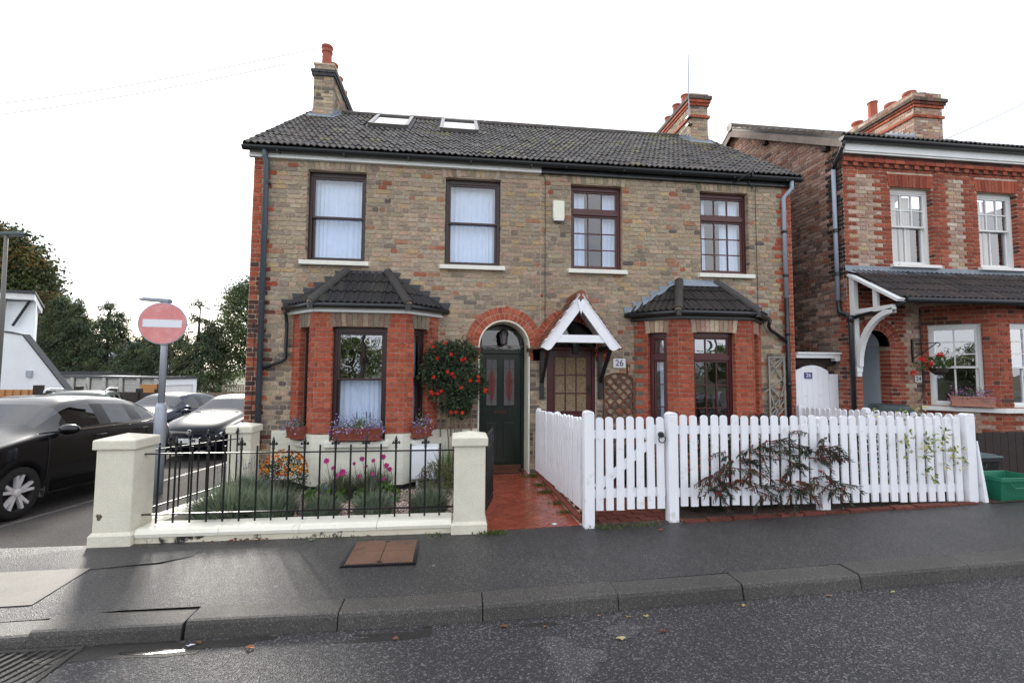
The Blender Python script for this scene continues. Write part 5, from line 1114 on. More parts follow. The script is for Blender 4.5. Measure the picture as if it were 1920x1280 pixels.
for i in range(2):
    y0, y1 = -2.56+i*.86, -2.56+(i+1)*.86-.003; xa, xb = .10+.1*(i*.86)/1.7, .10+.1*((i+1)*.86)/1.7; za, zc_ = .185-.06*(i*.86), .185-.06*((i+1)*.86)
    m = MB(); m.add([(x+dx, y, z) for (y, x, zt_) in ((y0, xa, za), (y1, xb, zc_)) for dx, z in ((0, -.2), (.24, -.2), (.24, zt_-.02), (.21, zt_), (.03, zt_), (0, zt_-.02))], [[k, (k+1) % 6, (k+1) % 6+6, k+6] for k in range(6)]+[list(range(6)), list(range(6, 12))]); m.build('coping', MT['masonry_white'], gs)
def finial_mb(m, x, y, z, ux=1, uy=0, s=1):
    m.lathe([(.011, 0), (.016, .01), (.011, .02), (.014, .03), (.009, .04)], (x, y, z), 8)
    m.lathe([(.006, .04), (.016, .065), (.017, .08), (.004, .125)], (x, y, z), 8)
    for sg in (-1, 1):
        m.tube([(x, y, z+.035), (x+sg*.018*ux, y+sg*.018*uy, z+.05), (x+sg*.03*ux, y+sg*.03*uy, z+.066), (x+sg*.036*ux, y+sg*.036*uy, z+.052), (x+sg*.028*ux, y+sg*.028*uy, z+.04)], [.006, .007, .009, .009, .006], 6)
BARM = None
def railing(name, pa, pb, ts, ztop0, ztop1, zlow0, zlow1, label, firstfin=True, over=.07):
    """bars at fractions ts between pa and pb; every other bar carries a fleur-de-lis finial"""
    A, B_ = Vector(pa), Vector(pb); d = (B_-A).normalized(); o = thing(name, ((A+B_)/2), label, 'railing', 'black iron railings')
    L_ = lambda a, b, t: a+(b-a)*t
    for (za, zc_, nm) in ((ztop0, ztop1, 'top_rail'), (zlow0, zlow1, 'bottom_rail')):
        m = MB(); m.beam((A.x, A.y, za), (B_.x, B_.y, zc_), .028, .011); m.build(nm, MT['iron'], o)
    fin = firstfin
    for t in ts:
        p = A.lerp(B_, t); zt, zl = L_(ztop0, ztop1, t), L_(zlow0, zlow1, t); m = MB()
        m.tube([(p.x, p.y, zl-.085), (p.x, p.y, zt+(.035 if fin else over))], .0095, 8); b = m.build('bar', MT['iron'], o)
        if fin: m = MB(); finial_mb(m, p.x, p.y, zt+.03, d.x, d.y); m.build('finial', MT['iron'], b)
        fin = not fin
    return o
L0, L1 = .30, 3.30
railing('iron_railing', (L0, -2.74, 0), (L1, -2.74, 0), [(x-L0)/(L1-L0) for x in [.43+.149*i for i in range(19)]], .872, .868, .30, .295, 'black iron railing with fleur-de-lis finials along the front wall', False)
railing('iron_railing', (.16, -2.58, 0), (.32, -.85, 0), [.06+.092*i for i in range(11)], .87, .74, .285, .17, 'black iron railing running back along the side pavement', True)
railing('iron_gate', (3.60, -2.60, 0), (3.73, -1.86, 0), [.04+.13*i for i in range(8)], .86, .85, .28, .22, 'black iron gate standing open beside the tiled path', True)['category'] = 'gate'

# ------------------------------------------------------------------ picket fences
def picket_mesh(h, w=.08, t=.02):
    m = MB(); pts = [(-w/2, 0), (w/2, 0)]+[(w/2*math.cos(a), h-w/2*.8+w/2*.8*math.sin(a)) for a in [math.pi*k/8 for k in range(9)]]
    m.prism([(x, 0, z) for x, z in pts], (0, t, 0)); me = m.mesh('picket'); me.materials.append(MT['picket_paint']); return me
PK = [picket_mesh(.955, .08), picket_mesh(.96, .079)]
def post_mb(x, y, w, z0, z1, d=None):
    m = MB(); d = d or w; n = 8; m.box(x-w/2, x+w/2, y-d/2, y+d/2, z0, z1-.03); P = [(x-w/2, z1-.03)]+[(x-w/2*math.cos(t), z1-.03+.03*math.sin(t)) for t in [math.pi*k/n for k in range(1, n)]]+[(x+w/2, z1-.03)]
    m.prism([(px, y-d/2, pz_) for px, pz_ in P], (0, d, 0)); return m
def fence(name, pa, pb, n, zb0, zb1, label, cat='fence', rails=(.15, .80), posts=(), brace=False, facing=-1, group='white picket fences', step=None):
    A, B_ = Vector((*pa, 0)), Vector((*pb, 0)); d = (B_-A).normalized(); ang = math.atan2(d.y, d.x); nrm = Vector((-d.y, d.x, 0))*facing*-1
    o = thing(name, (*((A+B_)/2)[:2], (zb0+zb1)/2-.15), label, cat, group)
    for i in range(n):
        t = (i+.5)/n; p = A.lerp(B_, t); z = zb0+(zb1-zb0)*t+rng.uniform(-.006, .006); p = p+d*rng.uniform(-.004, .004)
        place('picket', rng.choice(PK), Matrix.Translation((p.x, p.y, z)) @ Matrix.Rotation(ang, 4, 'Z') @ Matrix.Rotation(rng.uniform(-.007, .007), 4, 'Y') @ Matrix.Rotation(rng.uniform(-.008, .008), 4, 'X'), o)
    for r_ in rails:
        m = MB(); q = nrm*.042; m.beam(A+q+Vector((0, 0, zb0+r_)), B_+q+Vector((0, 0, zb1+r_)), .04, .085); m.build('rail', MT['picket_paint'], o)
    if brace: m = MB(); q = nrm*.035; m.beam(A+q+d*.03+Vector((0, 0, zb0+.22)), B_+q-d*.03+Vector((0, 0, zb1+.78)), .025, .08); m.build('brace', MT['picket_paint'], o)
    for (x, y, w, z0, z1) in posts: post_mb(x, y, w, z0, z1).build('post', MT['picket_paint'], o, bevel=.006)
    return o
side = fence('picket_fence', (4.605, -2.80), (4.57, -.14), 24, .25, .095, 'white picket fence running from the pavement to the house along the red tiled path', rails=(.15, .78), facing=1, posts=((4.635, -2.92, .105, .05, 1.285), (4.645, -1.42, .07, 0, 1.14), (4.62, -.10, .07, -.05, 1.08)))
m = MB(); m.lathe([(.0, 0), (.03, .01), (.032, .03), (.014, .045)], (4.585, -2.72, .85), 10, axis='x'); m.build('catch', MT['iron'], side)
gate = fence('picket_gate', (4.705, -2.905), (5.485, -2.905), 7, .255, .262, 'white picket gate with diagonal brace and black ring latch', 'gate', brace=True, rails=(.165, .775), posts=())
m = MB(); m.box(5.37, 5.45, -2.885, -2.86, .93, 1.13); m.build('latch_board', MT['picket_paint'], gate)
m = MB(); m.lathe([(.0, -.03), (.028, -.025), (.032, 0)], (5.425, -2.915, 1.03), 12, axis='y')
m.tube([(5.425+.036*math.sin(t), -2.945, .985+.036*math.cos(t)) for t in [2*math.pi*k/14 for k in range(15)]], .006, 6); m.build('ring_latch', MT['iron'], gate)
fence('picket_fence', (5.625, -2.905), (7.26, -2.905), 14, .272, .262, 'white picket fence panel between the gate and the middle post, with cotoneaster growing through', posts=((5.548, -2.90, .105, .06, 1.265), (7.335, -2.85, .10, .1, 1.2)), rails=(.14, .80))
fence('picket_fence', (7.27, -2.905), (9.07, -2.905), 15, .262, .245, 'white picket fence panel at the right, ending at the wide end post', rails=(.14, .80), posts=((9.135, -2.895, .09, .2, 1.235), (9.205, -2.9, .045, .2, 1.23)))
fence('picket_fence', (9.30, -2.75), (9.33, -.10), 24, .25, .12, 'white picket fence running back between the two gardens on the right', rails=(.15, .80), facing=1, posts=((9.27, -1.45, .08, .05, 1.18), (9.30, -.08, .08, 0, 1.12)))
bd = thing('board', (9.33, -2.93, .22), 'thin white board leaning against the end post of the fence', 'board'); m = MB(); m.prism([(9.23, -2.93, .92), (9.24, -2.93, .92), (9.31, -2.96, .21), (9.26, -2.96, .21)], (0, .1, 0)); m.build('panel', MT['picket_paint'], bd)

# ------------------------------------------------------------------ side gate
sg = thing('side_gate', (9.76, .08, .1), 'white boarded side gate numbered 26 between the two houses', 'gate')
for i in range(6):
    m = MB(); a, b = 9.365+i*.108, 9.365+(i+1)*.108-.003; f_ = lambda x: 1.70+.12*(1-((x-9.69)/.34)**2); m.prism([(a, .06, .1), (b, .06, .1), (b, .06, f_(b)), ((a+b)/2, .06, f_((a+b)/2)), (a, .06, f_(a))], (0, .03, 0)); m.build('board', MT['picket_paint'], sg, bevel=.003)
m = MB(); m.box(9.33, 9.362, .04, .11, .1, 1.74); m.box(10.015, 10.19, .05, .12, .1, 1.66); m.build('jamb', MT['picket_paint'], sg)
m = MB(); m.box(9.33, 10.19, -.02, .14, 1.95, 2.02); m.box(9.33, 10.2, -.05, .14, 2.02, 2.055); m.box(10.10, 10.19, -.02, .14, 1.90, 1.95); m.build('lintel', MT['white_paint'], sg)
plate(sg, (9.60, .058, 1.635), .15, .11, '26', .10, S(70, 58, 128), S(220, 220, 232), 'gate_number')
m = MB(); m.box(9.33, 10.19, .09, .13, 1.84, 1.95); m.build('gap_shade_strip', MT['dark_wood'], sg)  # dark strip standing in for the shaded gap between gate and lintel

# ------------------------------------------------------------------ trellises
tr = thing('trellis', (6.01, -.03, .02), 'brown arched lattice trellis on the wall below the number plate', 'trellis')
def inside(x, z): return 5.755 < x < 6.27 and .05 < z < 1.52+.13*math.sqrt(max(0, 1-((x-6.012)/.26)**2))
for sgn in (1, -1):
    for k in range(-14, 22):
        pts = []
        for i in range(160):
            x = 5.755+.515*i/159; z = sgn*(x-5.755)*1.05+k*.165+(.0 if sgn > 0 else .4)
            if inside(x, z): pts.append((x, z))
        if len(pts) > 12:
            m = MB(); yy = -.028 if sgn > 0 else -.016; m.beam((pts[0][0], yy, pts[0][1]), (pts[-1][0], yy, pts[-1][1]), .026, .011, upv=(0, 1, 0)); m.build('lath', MT['brown_wood'], tr)
m = MB(); m.beam((5.755, -.022, .03), (5.755, -.022, 1.52), .022, .03); m.beam((6.27, -.022, .03), (6.27, -.022, 1.52), .022, .03); m.tube([(6.0125+.2575*math.cos(t), -.022, 1.52+.135*math.sin(t)) for t in [math.pi*k/12 for k in range(13)]], .013, 6); m.build('frame', MT['brown_wood'], tr)
tr = thing('trellis', (8.91, -.03, .3), 'narrow silver-grey rustic trellis on the wall beside the black downpipe', 'trellis'); GW = pbr('silver_wood', S(150, 146, 140), .8, .2, 9, .002, 60)
m = MB(); m.box(8.755, 8.785, -.05, -.02, .2, 1.97); m.box(9.045, 9.075, -.05, -.02, .2, 1.97); m.box(8.785, 9.045, -.048, -.022, 1.94, 1.965); m.build('frame', GW, tr)
for (a, b, c, d) in ((.0, 1.88, .12, 1.93), (0, 1.76, .25, 1.93), (0, 1.62, .28, 1.92), (.03, 1.88, .28, 1.52), (0, 1.42, .28, 1.58), (.03, 1.42, .22, 1.2), (.0, 1.36, .1, 1.05), (.10, .9, .28, 1.46), (0, 1.0, .28, 1.32), (0, .92, .28, 1.18), (0, .78, .28, 1.06), (0, .68, .28, .84), (0, .55, .28, .80), (-.12, 1.33, .02, 1.4), (0, .4, .28, .66)):
    m = MB(); m.beam((8.77+a, -.035, b), (8.77+c, -.035, d), .02, .014, upv=(0, 1, 0)); m.build('twig_slat', GW, tr)
rt_ = thing('trellis', (3.28, -.04, .5), 'weathered square trellis on the wall behind the climbing rose', 'trellis')
for i in range(4): m = MB(); m.beam((3.02+i*.165, -.04, .62), (3.02+i*.165, -.04, 1.9), .022, .018, upv=(0, 1, 0)); m.build('slat', MT['oak'], rt_)
for i in range(6): m = MB(); m.beam((2.98, -.055, .78+i*.2), (3.56, -.055, .78+i*.2), .018, .02, upv=(0, 1, 0)); m.build('slat', MT['oak'], rt_)

# ------------------------------------------------------------------ plants
def rv(r): 
    while True:
        v = Vector((r.uniform(-1, 1), r.uniform(-1, 1), r.uniform(-1, 1)))
        if .05 < v.length < 1: return v
def leaf(m, c, d, n, ln, wd, col, fold=.15):
    d = d.normalized(); s_ = d.cross(n)
    if s_.length < 1e-3: s_ = Vector((1, 0, 0))
    s_ = s_.normalized()*wd/2; up_ = s_.cross(d).normalized()*ln*fold
    m.add([c, c+d*ln*.45+s_, c+d*ln, c+d*ln*.45-s_], ((0, 1, 2, 3),), col) if fold == 0 else m.add([c, c+d*ln*.45+s_+up_, c+d*ln, c+d*ln*.45-s_+up_], ((0, 1, 2), (0, 2, 3)), col)
def cloud(m, c, rad, n, ln, wd, pal, r, shell=.5, droop=0):
    c = Vector(c)
    for i in range(n):
        v = rv(r); k = v.length; v = v.normalized()*(k**shell); p = c+Vector((v.x*rad[0], v.y*rad[1], v.z*rad[2]))
        d = (v*.6+rv(r)+Vector((0, 0, -droop))); leaf(m, p, d, rv(r), ln*r.uniform(.6, 1.2), wd*r.uniform(.7, 1.2), jit(r.choice(pal), .25, r))
def blades(m, c, rad, h, n, wd, pal, r, lean=.5, seg=2):
    c = Vector(c)
    for i in range(n):
        a = r.uniform(0, 6.28); q = math.sqrt(r.random()); b = c+Vector((math.cos(a)*rad*q*.6, math.sin(a)*rad*q*.6, 0)); hh = h*r.uniform(.55, 1.05)*(1-.35*q)
        out = Vector((math.cos(a), math.sin(a), 0))*hh*lean*q*r.uniform(.5, 1.3); s_ = Vector((-math.sin(a+r.uniform(-1, 1)), math.cos(a), 0)).normalized()*wd/2; col = jit(r.choice(pal), .22, r)
        p1 = b+out*.35+Vector((0, 0, hh*.6)); p2 = b+out+Vector((0, 0, hh)); m.add([b-s_, b+s_, p1+s_*.8, p1-s_*.8, p2], ((0, 1, 2, 3), (3, 2, 4)), col)
def flower(m, c, rad, n, col, r, nrm=None, cup=.3):
    nrm = (nrm or rv(r)).normalized(); a = nrm.orthogonal().normalized(); b = nrm.cross(a); c = Vector(c)
    for i in range(n):
        t = 2*math.pi*i/n+r.uniform(-.2, .2); d = a*math.cos(t)+b*math.sin(t); leaf(m, c, d+nrm*cup, nrm, rad, rad*.75, jit(col, .15, r))
LAV = [S(120, 134, 114), S(104, 120, 102), S(136, 146, 126), S(92, 108, 88), S(112, 120, 96)]
def lavender(x, y, rad, h, label, seed, n=900):
    r = random.Random(seed); o = thing('lavender_plant', (x, y, bedz(y)), label, 'plant', 'grey-green lavender clumps in the gravel bed'); m = MB(); b0 = bedz(y); blades(m, (x, y, b0), rad, h, n, .009, LAV, r, .75)
    for i in range(n//2):
        v = rv(r); p = Vector((x+v.x*rad*.8, y+v.y*rad*.8, b0+.02+h*.55*abs(v.z))); leaf(m, p, Vector((v.x, v.y, 1.2)), rv(r), .06, .008, jit(r.choice(LAV), .25, r))
    m.build('foliage', MT['leaf'], o, fix=False); m = MB()
    for i in range(16):
        a = r.uniform(0, 6.28); p = Vector((x+math.cos(a)*rad*.6*r.random(), y+math.sin(a)*rad*.6*r.random(), b0+h*r.uniform(.85, 1.25))); m.tube([p-Vector((0, 0, .12)), p], .002, 4, S(110, 118, 96)); leaf(m, p, Vector((r.uniform(-.3, .3), r.uniform(-.3, .3), 1)), rv(r), .035, .016, jit(S(104, 92, 140), .2, r))
    tag(m.build('flower_spikes', MT['leaf'], o, fix=False), kind='stuff')
lavender(.88, -2.3, .44, .46, 'large grey-green lavender clump next to the left pillar', 1, 1700)
lavender(1.36, -2.36, .30, .42, 'second grey-green lavender clump from the left pillar along the front railing', 2, 1100)
lavender(1.86, -2.40, .24, .34, 'small grey-green lavender clump at the middle of the front railing', 3)
lavender(2.40, -2.40, .26, .36, 'grey-green lavender clump second from the pillar by the path', 4)
lavender(2.98, -2.33, .26, .40, 'grey-green lavender clump against the pillar by the path', 5)
lavender(.72, -1.55, .34, .50, 'tall grey-green lavender clump behind the side railing', 6, 1500)
# orange daisies
r = random.Random(11); o = thing('daisy_plant', (.98, -1.0, -.07), 'round bush of orange and yellow daisies below the bay', 'plant'); m = MB(); cloud(m, (.98, -1.0, .22), (.27, .25, .30), 1300, .055, .016, [S(52, 70, 38), S(64, 84, 44), S(44, 58, 34)], r, .6); m.build('foliage', MT['leaf'], o, fix=False); m = MB()
for i in range(120):
    v = rv(r).normalized(); v.z = abs(v.z)*1.0; 
    if v.y > .5: continue
    p = Vector((.98+v.x*.29, -1.0+v.y*.27, .30+v.z*.30)); n_ = (v+Vector((0, -.6, .5))).normalized(); flower(m, p, .026, 8, r.choice([S(222, 132, 34), S(206, 104, 28), S(232, 168, 50), S(188, 84, 30)]), r, n_, -.15); m.lathe([(.009, 0), (.009, .008)], tuple(p+n_*.004), 6, S(74, 40, 22))
tag(m.build('blossom', MT['petal'], o, fix=False), kind='stuff')
# pink cosmos
r = random.Random(12); o = thing('cosmos_plant', (1.95, -1.15, -.07), 'feathery plant with magenta daisy flowers in front of the bay plinth', 'plant'); m = MB()
blades(m, (1.75, -1.2, -.03), .27, .50, 900, .006, [S(100, 110, 84), S(84, 96, 70), S(120, 122, 96)], r, .6); blades(m, (2.18, -1.2, -.03), .30, .54, 1100, .006, [S(100, 110, 84), S(84, 96, 70), S(120, 122, 96)], r, .6); m.build('foliage', MT['leaf'], o, fix=False); m = MB()
for (x, z, s_) in ((1.60, .50, .045), (1.68, .40, .035), (1.82, .36, .055), (1.74, .33, .04), (1.95, .46, .03), (2.05, .52, .04), (2.12, .44, .03), (2.20, .50, .035), (2.31, .53, .045), (2.36, .42, .045), (2.42, .40, .04), (2.02, .30, .03), (2.34, .27, .03), (2.2, .34, .03)): flower(m, (x, -1.3+r.uniform(-.1, .1), z), s_, 8, r.choice([S(176, 48, 120), S(188, 70, 140), S(160, 40, 110)]), r, Vector((r.uniform(-.5, .5), -1, .5)), .1); m.tube([(x, -1.28, z), (x+.03, -1.2, z-.3)], .003, 4, S(96, 100, 74))
tag(m.build('blossom', MT['petal'], o, fix=False), kind='stuff')
for k, (x, lab) in enumerate(((1.62, 'low bright green leafy plant at the left foot of the magenta flowers'), (2.28, 'low bright green leafy plant at the right foot of the magenta flowers'))):
    r = random.Random(20+k); o = thing('leafy_plant', (x, -1.35, -.07), lab, 'plant', 'low green leafy plants'); m = MB(); cloud(m, (x, -1.4, .06), (.27, .16, .15), 320, .06, .055, [S(84, 116, 52), S(100, 130, 60), S(70, 98, 44)], r, .6); m.build('foliage', MT['leaf'], o, fix=False)
r = random.Random(23); o = thing('iris_plant', (3.12, -.55, -.07), 'clump of tall strap-like green leaves beside the white meter box', 'plant'); m = MB(); blades(m, (3.12, -.55, -.07), .16, .85, 60, .022, [S(96, 116, 64), S(112, 126, 76), S(82, 100, 54)], r, .45); m.build('foliage', MT['leaf'], o, fix=False)
r = random.Random(24); o = thing('shrub', (3.02, -1.15, -.07), 'brownish-green bushy shrub against the back of the path pillar', 'shrub'); m = MB(); cloud(m, (3.02, -1.1, .16), (.26, .24, .26), 1300, .05, .014, [S(110, 108, 76), S(92, 94, 66), S(124, 116, 84), S(74, 80, 54)], r, .55); m.build('foliage', MT['leaf'], o, fix=False)
# climbing rose
r = random.Random(31); o = thing('climbing_rose', (3.22, -.15, -.05), 'climbing rose with scarlet flowers on the wall between bay and green door', 'plant'); m = MB()
GR = [S(58, 74, 56), S(72, 88, 64), S(48, 62, 48), S(86, 100, 72)]
for (c, rad, n) in (((3.08, -.25, 1.90), (.32, .18, .24), 800), ((3.3, -.24, 1.95), (.28, .16, .22), 560), ((3.06, -.27, 1.58), (.28, .18, .22), 640), ((3.34, -.28, 1.52), (.32, .2, .24), 820), ((3.34, -.25, 1.22), (.20, .16, .18), 800), ((2.86, -.25, 1.74), (.16, .14, .22), 420), ((3.62, -.25, 1.45), (.15, .11, .2), 300), ((3.36, -.2, 1.02), (.12, .1, .10), 160)): cloud(m, c, rad, n, .055, .036, GR, r, .55)
for k in range(70):
    a = r.uniform(0, 6.28); c = Vector((3.22+math.cos(a)*r.uniform(.30, .52), -.22+r.uniform(-.12, .1), 1.62+math.sin(a)*r.uniform(.38, .62))); cloud(m, c, (.07, .06, .07), 18, .05, .032, GR+[S(88, 100, 70)], r)
m.build('foliage', MT['leaf'], o, fix=False)
m = MB()
for (x, dx) in ((3.22, .1), (3.28, .02), (3.36, -.05), (3.18, -.15)): m.tube([(x, -.08, -.05), (x+dx*.2, -.1, .6), (x+dx*.6, -.15, 1.1), (x+dx, -.2, 1.7)], [.016, .013, .012, .008], 6)
for (x, z) in ((2.9, 2.42), (3.05, 2.38), (3.34, 2.36), (2.82, 2.3), (3.45, 2.3)): m.tube([(x+.1, -.2, 1.95), (x+.03, -.2, 2.2), (x, -.16, z)], .004, 5)
m.build('stem', MT['oak'], o); m = MB()
for (x, z) in ((2.9, 2.42), (3.05, 2.38), (3.34, 2.36), (2.82, 2.3), (3.45, 2.3)): cloud(m, (x, -.17, z-.05), (.07, .05, .1), 14, .03, .02, [S(92, 40, 40), S(110, 54, 46)], r)
m.build('young_shoots', MT['leaf'], o, fix=False)
for (px, pz_) in ((2.93, 2.05), (3.11, 2.11), (2.99, 1.87), (3.20, 1.93), (3.36, 1.85), (3.41, 1.865), (2.94, 1.58), (3.14, 1.66), (3.22, 1.635), (3.25, 1.59), (3.06, 1.37), (2.9, 1.355), (2.92, 1.33), (3.0, 1.33), (3.36, 1.42), (3.50, 1.53), (3.62, 1.59), (3.62, 1.53), (3.74, 1.39), (3.73, 1.36), (3.38, 1.04), (3.21, 1.05), (3.29, 1.05)):
    m = MB(); c = (px-.02, -.44+r.uniform(-.05, .03), pz_)
    for k in range(3): flower(m, c, .034-.008*k, 6, r.choice([S(214, 54, 40), S(226, 70, 44), S(200, 44, 36)]), r, Vector((r.uniform(-.6, .6), -1, r.uniform(0, .6))), .2+.5*k)
    m.build('rose', MT['petal'], o, fix=False)
# meter box
mb_ = thing('meter_box', (2.8, -.5, .0), 'white plastic meter box on a pipe beside the bay plinth', 'box'); WP = pbr('white_plastic', S(228, 232, 238), .35, .03)
m = MB(); m.prism([(2.61, -.52, .06), (2.61, -.34, .06), (2.61, -.34, .56), (2.61, -.52, .52)], (.40, 0, 0)); m.build('cabinet', WP, mb_, bevel=.012); m = MB(); m.box(2.63, 2.99, -.526, -.52, .09, .49); m.build('door', WP, mb_, bevel=.004); m = MB(); m.tube([(2.70, -.44, .07), (2.70, -.44, -.1)], .022, 10); m.build('pipe', WP, mb_)
# window boxes on the left bay
TC = pbr('plastic_terracotta', S(132, 66, 52), .5, .12, 8)
def window_box(M, ln, label, seed, grp='window boxes on the left bay', cols=None, tcm=None, n=260, spikes=True):
    r = random.Random(seed); o = thing('window_box', M @ Vector((0, 0, 0)), label, 'planter', grp); m = MB(); w0, w1 = .075, .095
    q = [(-w0, .035), (w0, .035), (w1, .17), (w1+.008, .17), (w1+.008, .185), (-w1-.008, .185), (-w1-.008, .17), (-w1, .17)]
    m.add([(x*(1 if z < .05 else 1.06), y, z) for x in (-ln/2, ln/2) for y, z in q], [[k, (k+1) % 8, (k+1) % 8+8, k+8] for k in range(8)]+[list(range(8)), list(range(8, 16))]); place('trough', m.mesh('trough'), M, o, tcm or TC)
    m = MB(); m.box(-ln/2-.02, ln/2+.02, -.09, .09, .018, .036)
    for x in (-ln/2+.08, ln/2-.1): m.box(x, x+.04, -.07, .07, 0, .018)
    place('drip_tray', m.mesh('drip_tray'), M, o, tcm or TC); m = MB()
    for i in range(n*3):
        p = Vector((r.uniform(-.55, .55)*ln, r.gauss(-.02, .06), .17+abs(r.gauss(.05, .06)))); e = abs(p.x)/(ln/2)
        if e > .8 or p.y < -.09: p.z -= r.uniform(0, .14)
        leaf(m, p, rv(r)+Vector((0, 0, .4)), rv(r), .03, .012, jit(r.choice([S(96, 116, 66), S(80, 100, 58), S(120, 132, 84)]), .2, r))
    if spikes:
        blades(m, (.02, 0, .17), .10, .24, 26, .03, [S(104, 124, 84), S(90, 112, 72)], r, .5)
        for x in (-.02, .12, .17): m.tube([(x, 0, .2), (x, 0, .36)], .003, 4, S(90, 110, 70)); m.lathe([(.006, 0), (.009, .03), (.003, .1)], (x, 0, .33), 6, S(56, 46, 84))
    place('foliage', m.mesh('foliage'), M, o, MT['leaf']); m = MB()
    for i in range(n):
        p = Vector((r.uniform(-.6, .6)*ln, r.gauss(-.06, .06), .20+abs(r.gauss(.03, .06)))); 
        if p.y < -.1 or abs(p.x) > ln*.48: p.z -= r.uniform(0, .16)
        flower(m, p, .013, 4, r.choice(cols or [S(150, 140, 200), S(186, 180, 224), S(214, 214, 232), S(140, 90, 160), S(120, 120, 190)]), r, Vector((r.uniform(-.5, .5), -1, r.uniform(-.2, .8))), .2)
    tag(place('blossom', m.mesh('blossom'), M, o, MT['petal']), kind='stuff'); return o
window_box(Matrix.Translation((1.83, -.53, .645)), .66, 'long terracotta window box with lobelia under the front bay window', 41)
s45 = R(45); window_box(Matrix.Translation((.90, -.31, .645)) @ Matrix.Rotation(-s45, 4, 'Z'), .30, 'short terracotta window box of lobelia on the left slanting bay sill', 42, n=110, spikes=False)
window_box(Matrix.Translation((2.73, -.31, .645)) @ Matrix.Rotation(s45, 4, 'Z'), .30, 'short terracotta window box of lobelia on the right slanting bay sill', 43, n=120, spikes=False)
# right garden shrubs
r = random.Random(51); o = thing('cotoneaster', (6.7, -2.7, .1), 'cotoneaster with red berries spilling through the picket fence', 'shrub'); m = MB(); st = MB(); be = MB()
DG = [S(54, 68, 57), S(64, 77, 64), S(44, 56, 47), S(78, 84, 70), S(92, 74, 60)]
core = [(5.98, .52), (6.1, .45), (6.18, .62), (6.3, .48), (6.36, .74), (6.2, .78), (6.45, .60), (6.55, .42), (6.62, .86), (6.7, .92), (6.82, .88), (6.78, .48), (6.9, .66), (6.98, .46), (7.05, .84), (7.12, .98), (7.2, .74), (7.28, .9), (7.3, .6), (7.36, .48), (7.4, .78), (7.5, .44), (7.18, .5), (6.5, .8)]
for i in range(105):
    cx_, cz_ = r.choice(core); x = cx_+r.gauss(0, .045); z = cz_+r.gauss(0, .04)
    d = Vector((r.choice((-1, 1))*r.uniform(.3, 1), -.15, r.uniform(-.6, .35))).normalized(); L_ = r.uniform(.10, .26); p0 = Vector((x, -2.91, z)); yo = r.uniform(.02, .06); pts = [p0+Vector((0, .05, 0)), p0+Vector((0, -yo*.7, .02)), p0+d*L_*.55+Vector((0, -yo, .01)), p0+d*L_+Vector((0, -yo, -.06*r.random()-.02))]
    st.tube(pts, [.006, .005, .004, .003], 4, S(120, 50, 44)); lc = jit(r.choice(DG), .2, r)
    for k in range(22):
        t = k/22; q = pts[1].lerp(pts[2], t*2) if t < .5 else pts[2].lerp(pts[3], t*2-1); sd = 1 if k % 2 else -1; dd = Vector((-d.z*sd, -.3, d.x*sd)).normalized()*r.uniform(.4, 1)+d*.6+Vector((r.uniform(-.3, .3), r.uniform(-.3, .1), -.75)); leaf(m, q, dd, rv(r), r.uniform(.03, .075), r.uniform(.009, .016), jit(lc, .2, r))
    if r.random() < .5:
        for k in range(r.randint(3, 9)): q = pts[1].lerp(pts[3], r.random())+rv(r)*.025; be.lathe([(.001, -.007), (.0065, -.003), (.0065, .003), (.001, .007)], tuple(q), 6, jit(S(178, 40, 34), .18, r))
m.build('foliage', MT['leaf'], o, fix=False); st.build('twigs', MT['petal'], o, fix=False); tag(be.build('berries', MT['petal'], o, fix=False), kind='stuff')
DK = [S(44, 54, 40), S(54, 64, 46), S(36, 44, 34), S(66, 70, 50)]
for k, (x, y, rx, ry, rz, lab) in enumerate(((6.2, -2.35, .45, .35, .55, 'dark green bush behind the picket fence near the gate'), (7.0, -2.3, .5, .38, .6, 'dark green bush behind the picket fence at the middle post'), (7.9, -2.3, .5, .35, .55, 'dark green bush behind the picket fence in front of the grey trellis'), (5.75, -1.2, .25, .25, .3, 'low bush behind the gate with a few red flowers'))):
    r = random.Random(60+k); o = thing('shrub', (x, y, .05), lab, 'shrub', 'bushes behind the picket fence'); m = MB(); cloud(m, (x, y, .1+rz*.8), (rx, ry, rz), 2600, .06, .03, DK, r, .6); m.build('foliage', MT['leaf'], o, fix=False); m = MB()
    for i in range(14): v = rv(r).normalized(); flower(m, (x+v.x*rx, y-abs(v.y)*ry, .1+rz*.8+v.z*rz), .02, 5, S(176, 40, 50), r)
    tag(m.build('blossom', MT['petal'], o, fix=False), kind='stuff')
r = random.Random(70); o = thing('shrub', (8.6, -2.5, .1), 'variegated yellow and green shrub poking through the right fence panel', 'shrub'); m = MB()
for (x, y, z, n) in ((8.28, -2.97, .98, 14), (8.26, -2.97, .86, 8), (8.52, -2.97, .92, 20), (8.52, -2.98, .80, 22), (8.56, -2.97, .56, 16), (8.72, -2.97, 1.0, 16), (8.74, -2.97, .88, 10), (8.92, -2.97, .78, 18), (8.95, -2.97, .66, 8), (8.72, -2.97, .66, 6), (8.4, -2.8, 1.2, 12), (8.7, -2.75, 1.24, 14), (8.2, -2.6, 1.18, 14)): cloud(m, (x, y, z), (.06, .04, .08), n, .06, .026, [S(96, 116, 62), S(196, 186, 104), S(80, 100, 54), S(150, 150, 84)], r)
cloud(m, (8.5, -2.5, .6), (.6, .3, .5), 1500, .055, .028, [S(66, 84, 46), S(120, 124, 66), S(50, 64, 38)], r, .6); m.build('foliage', MT['leaf'], o, fix=False)
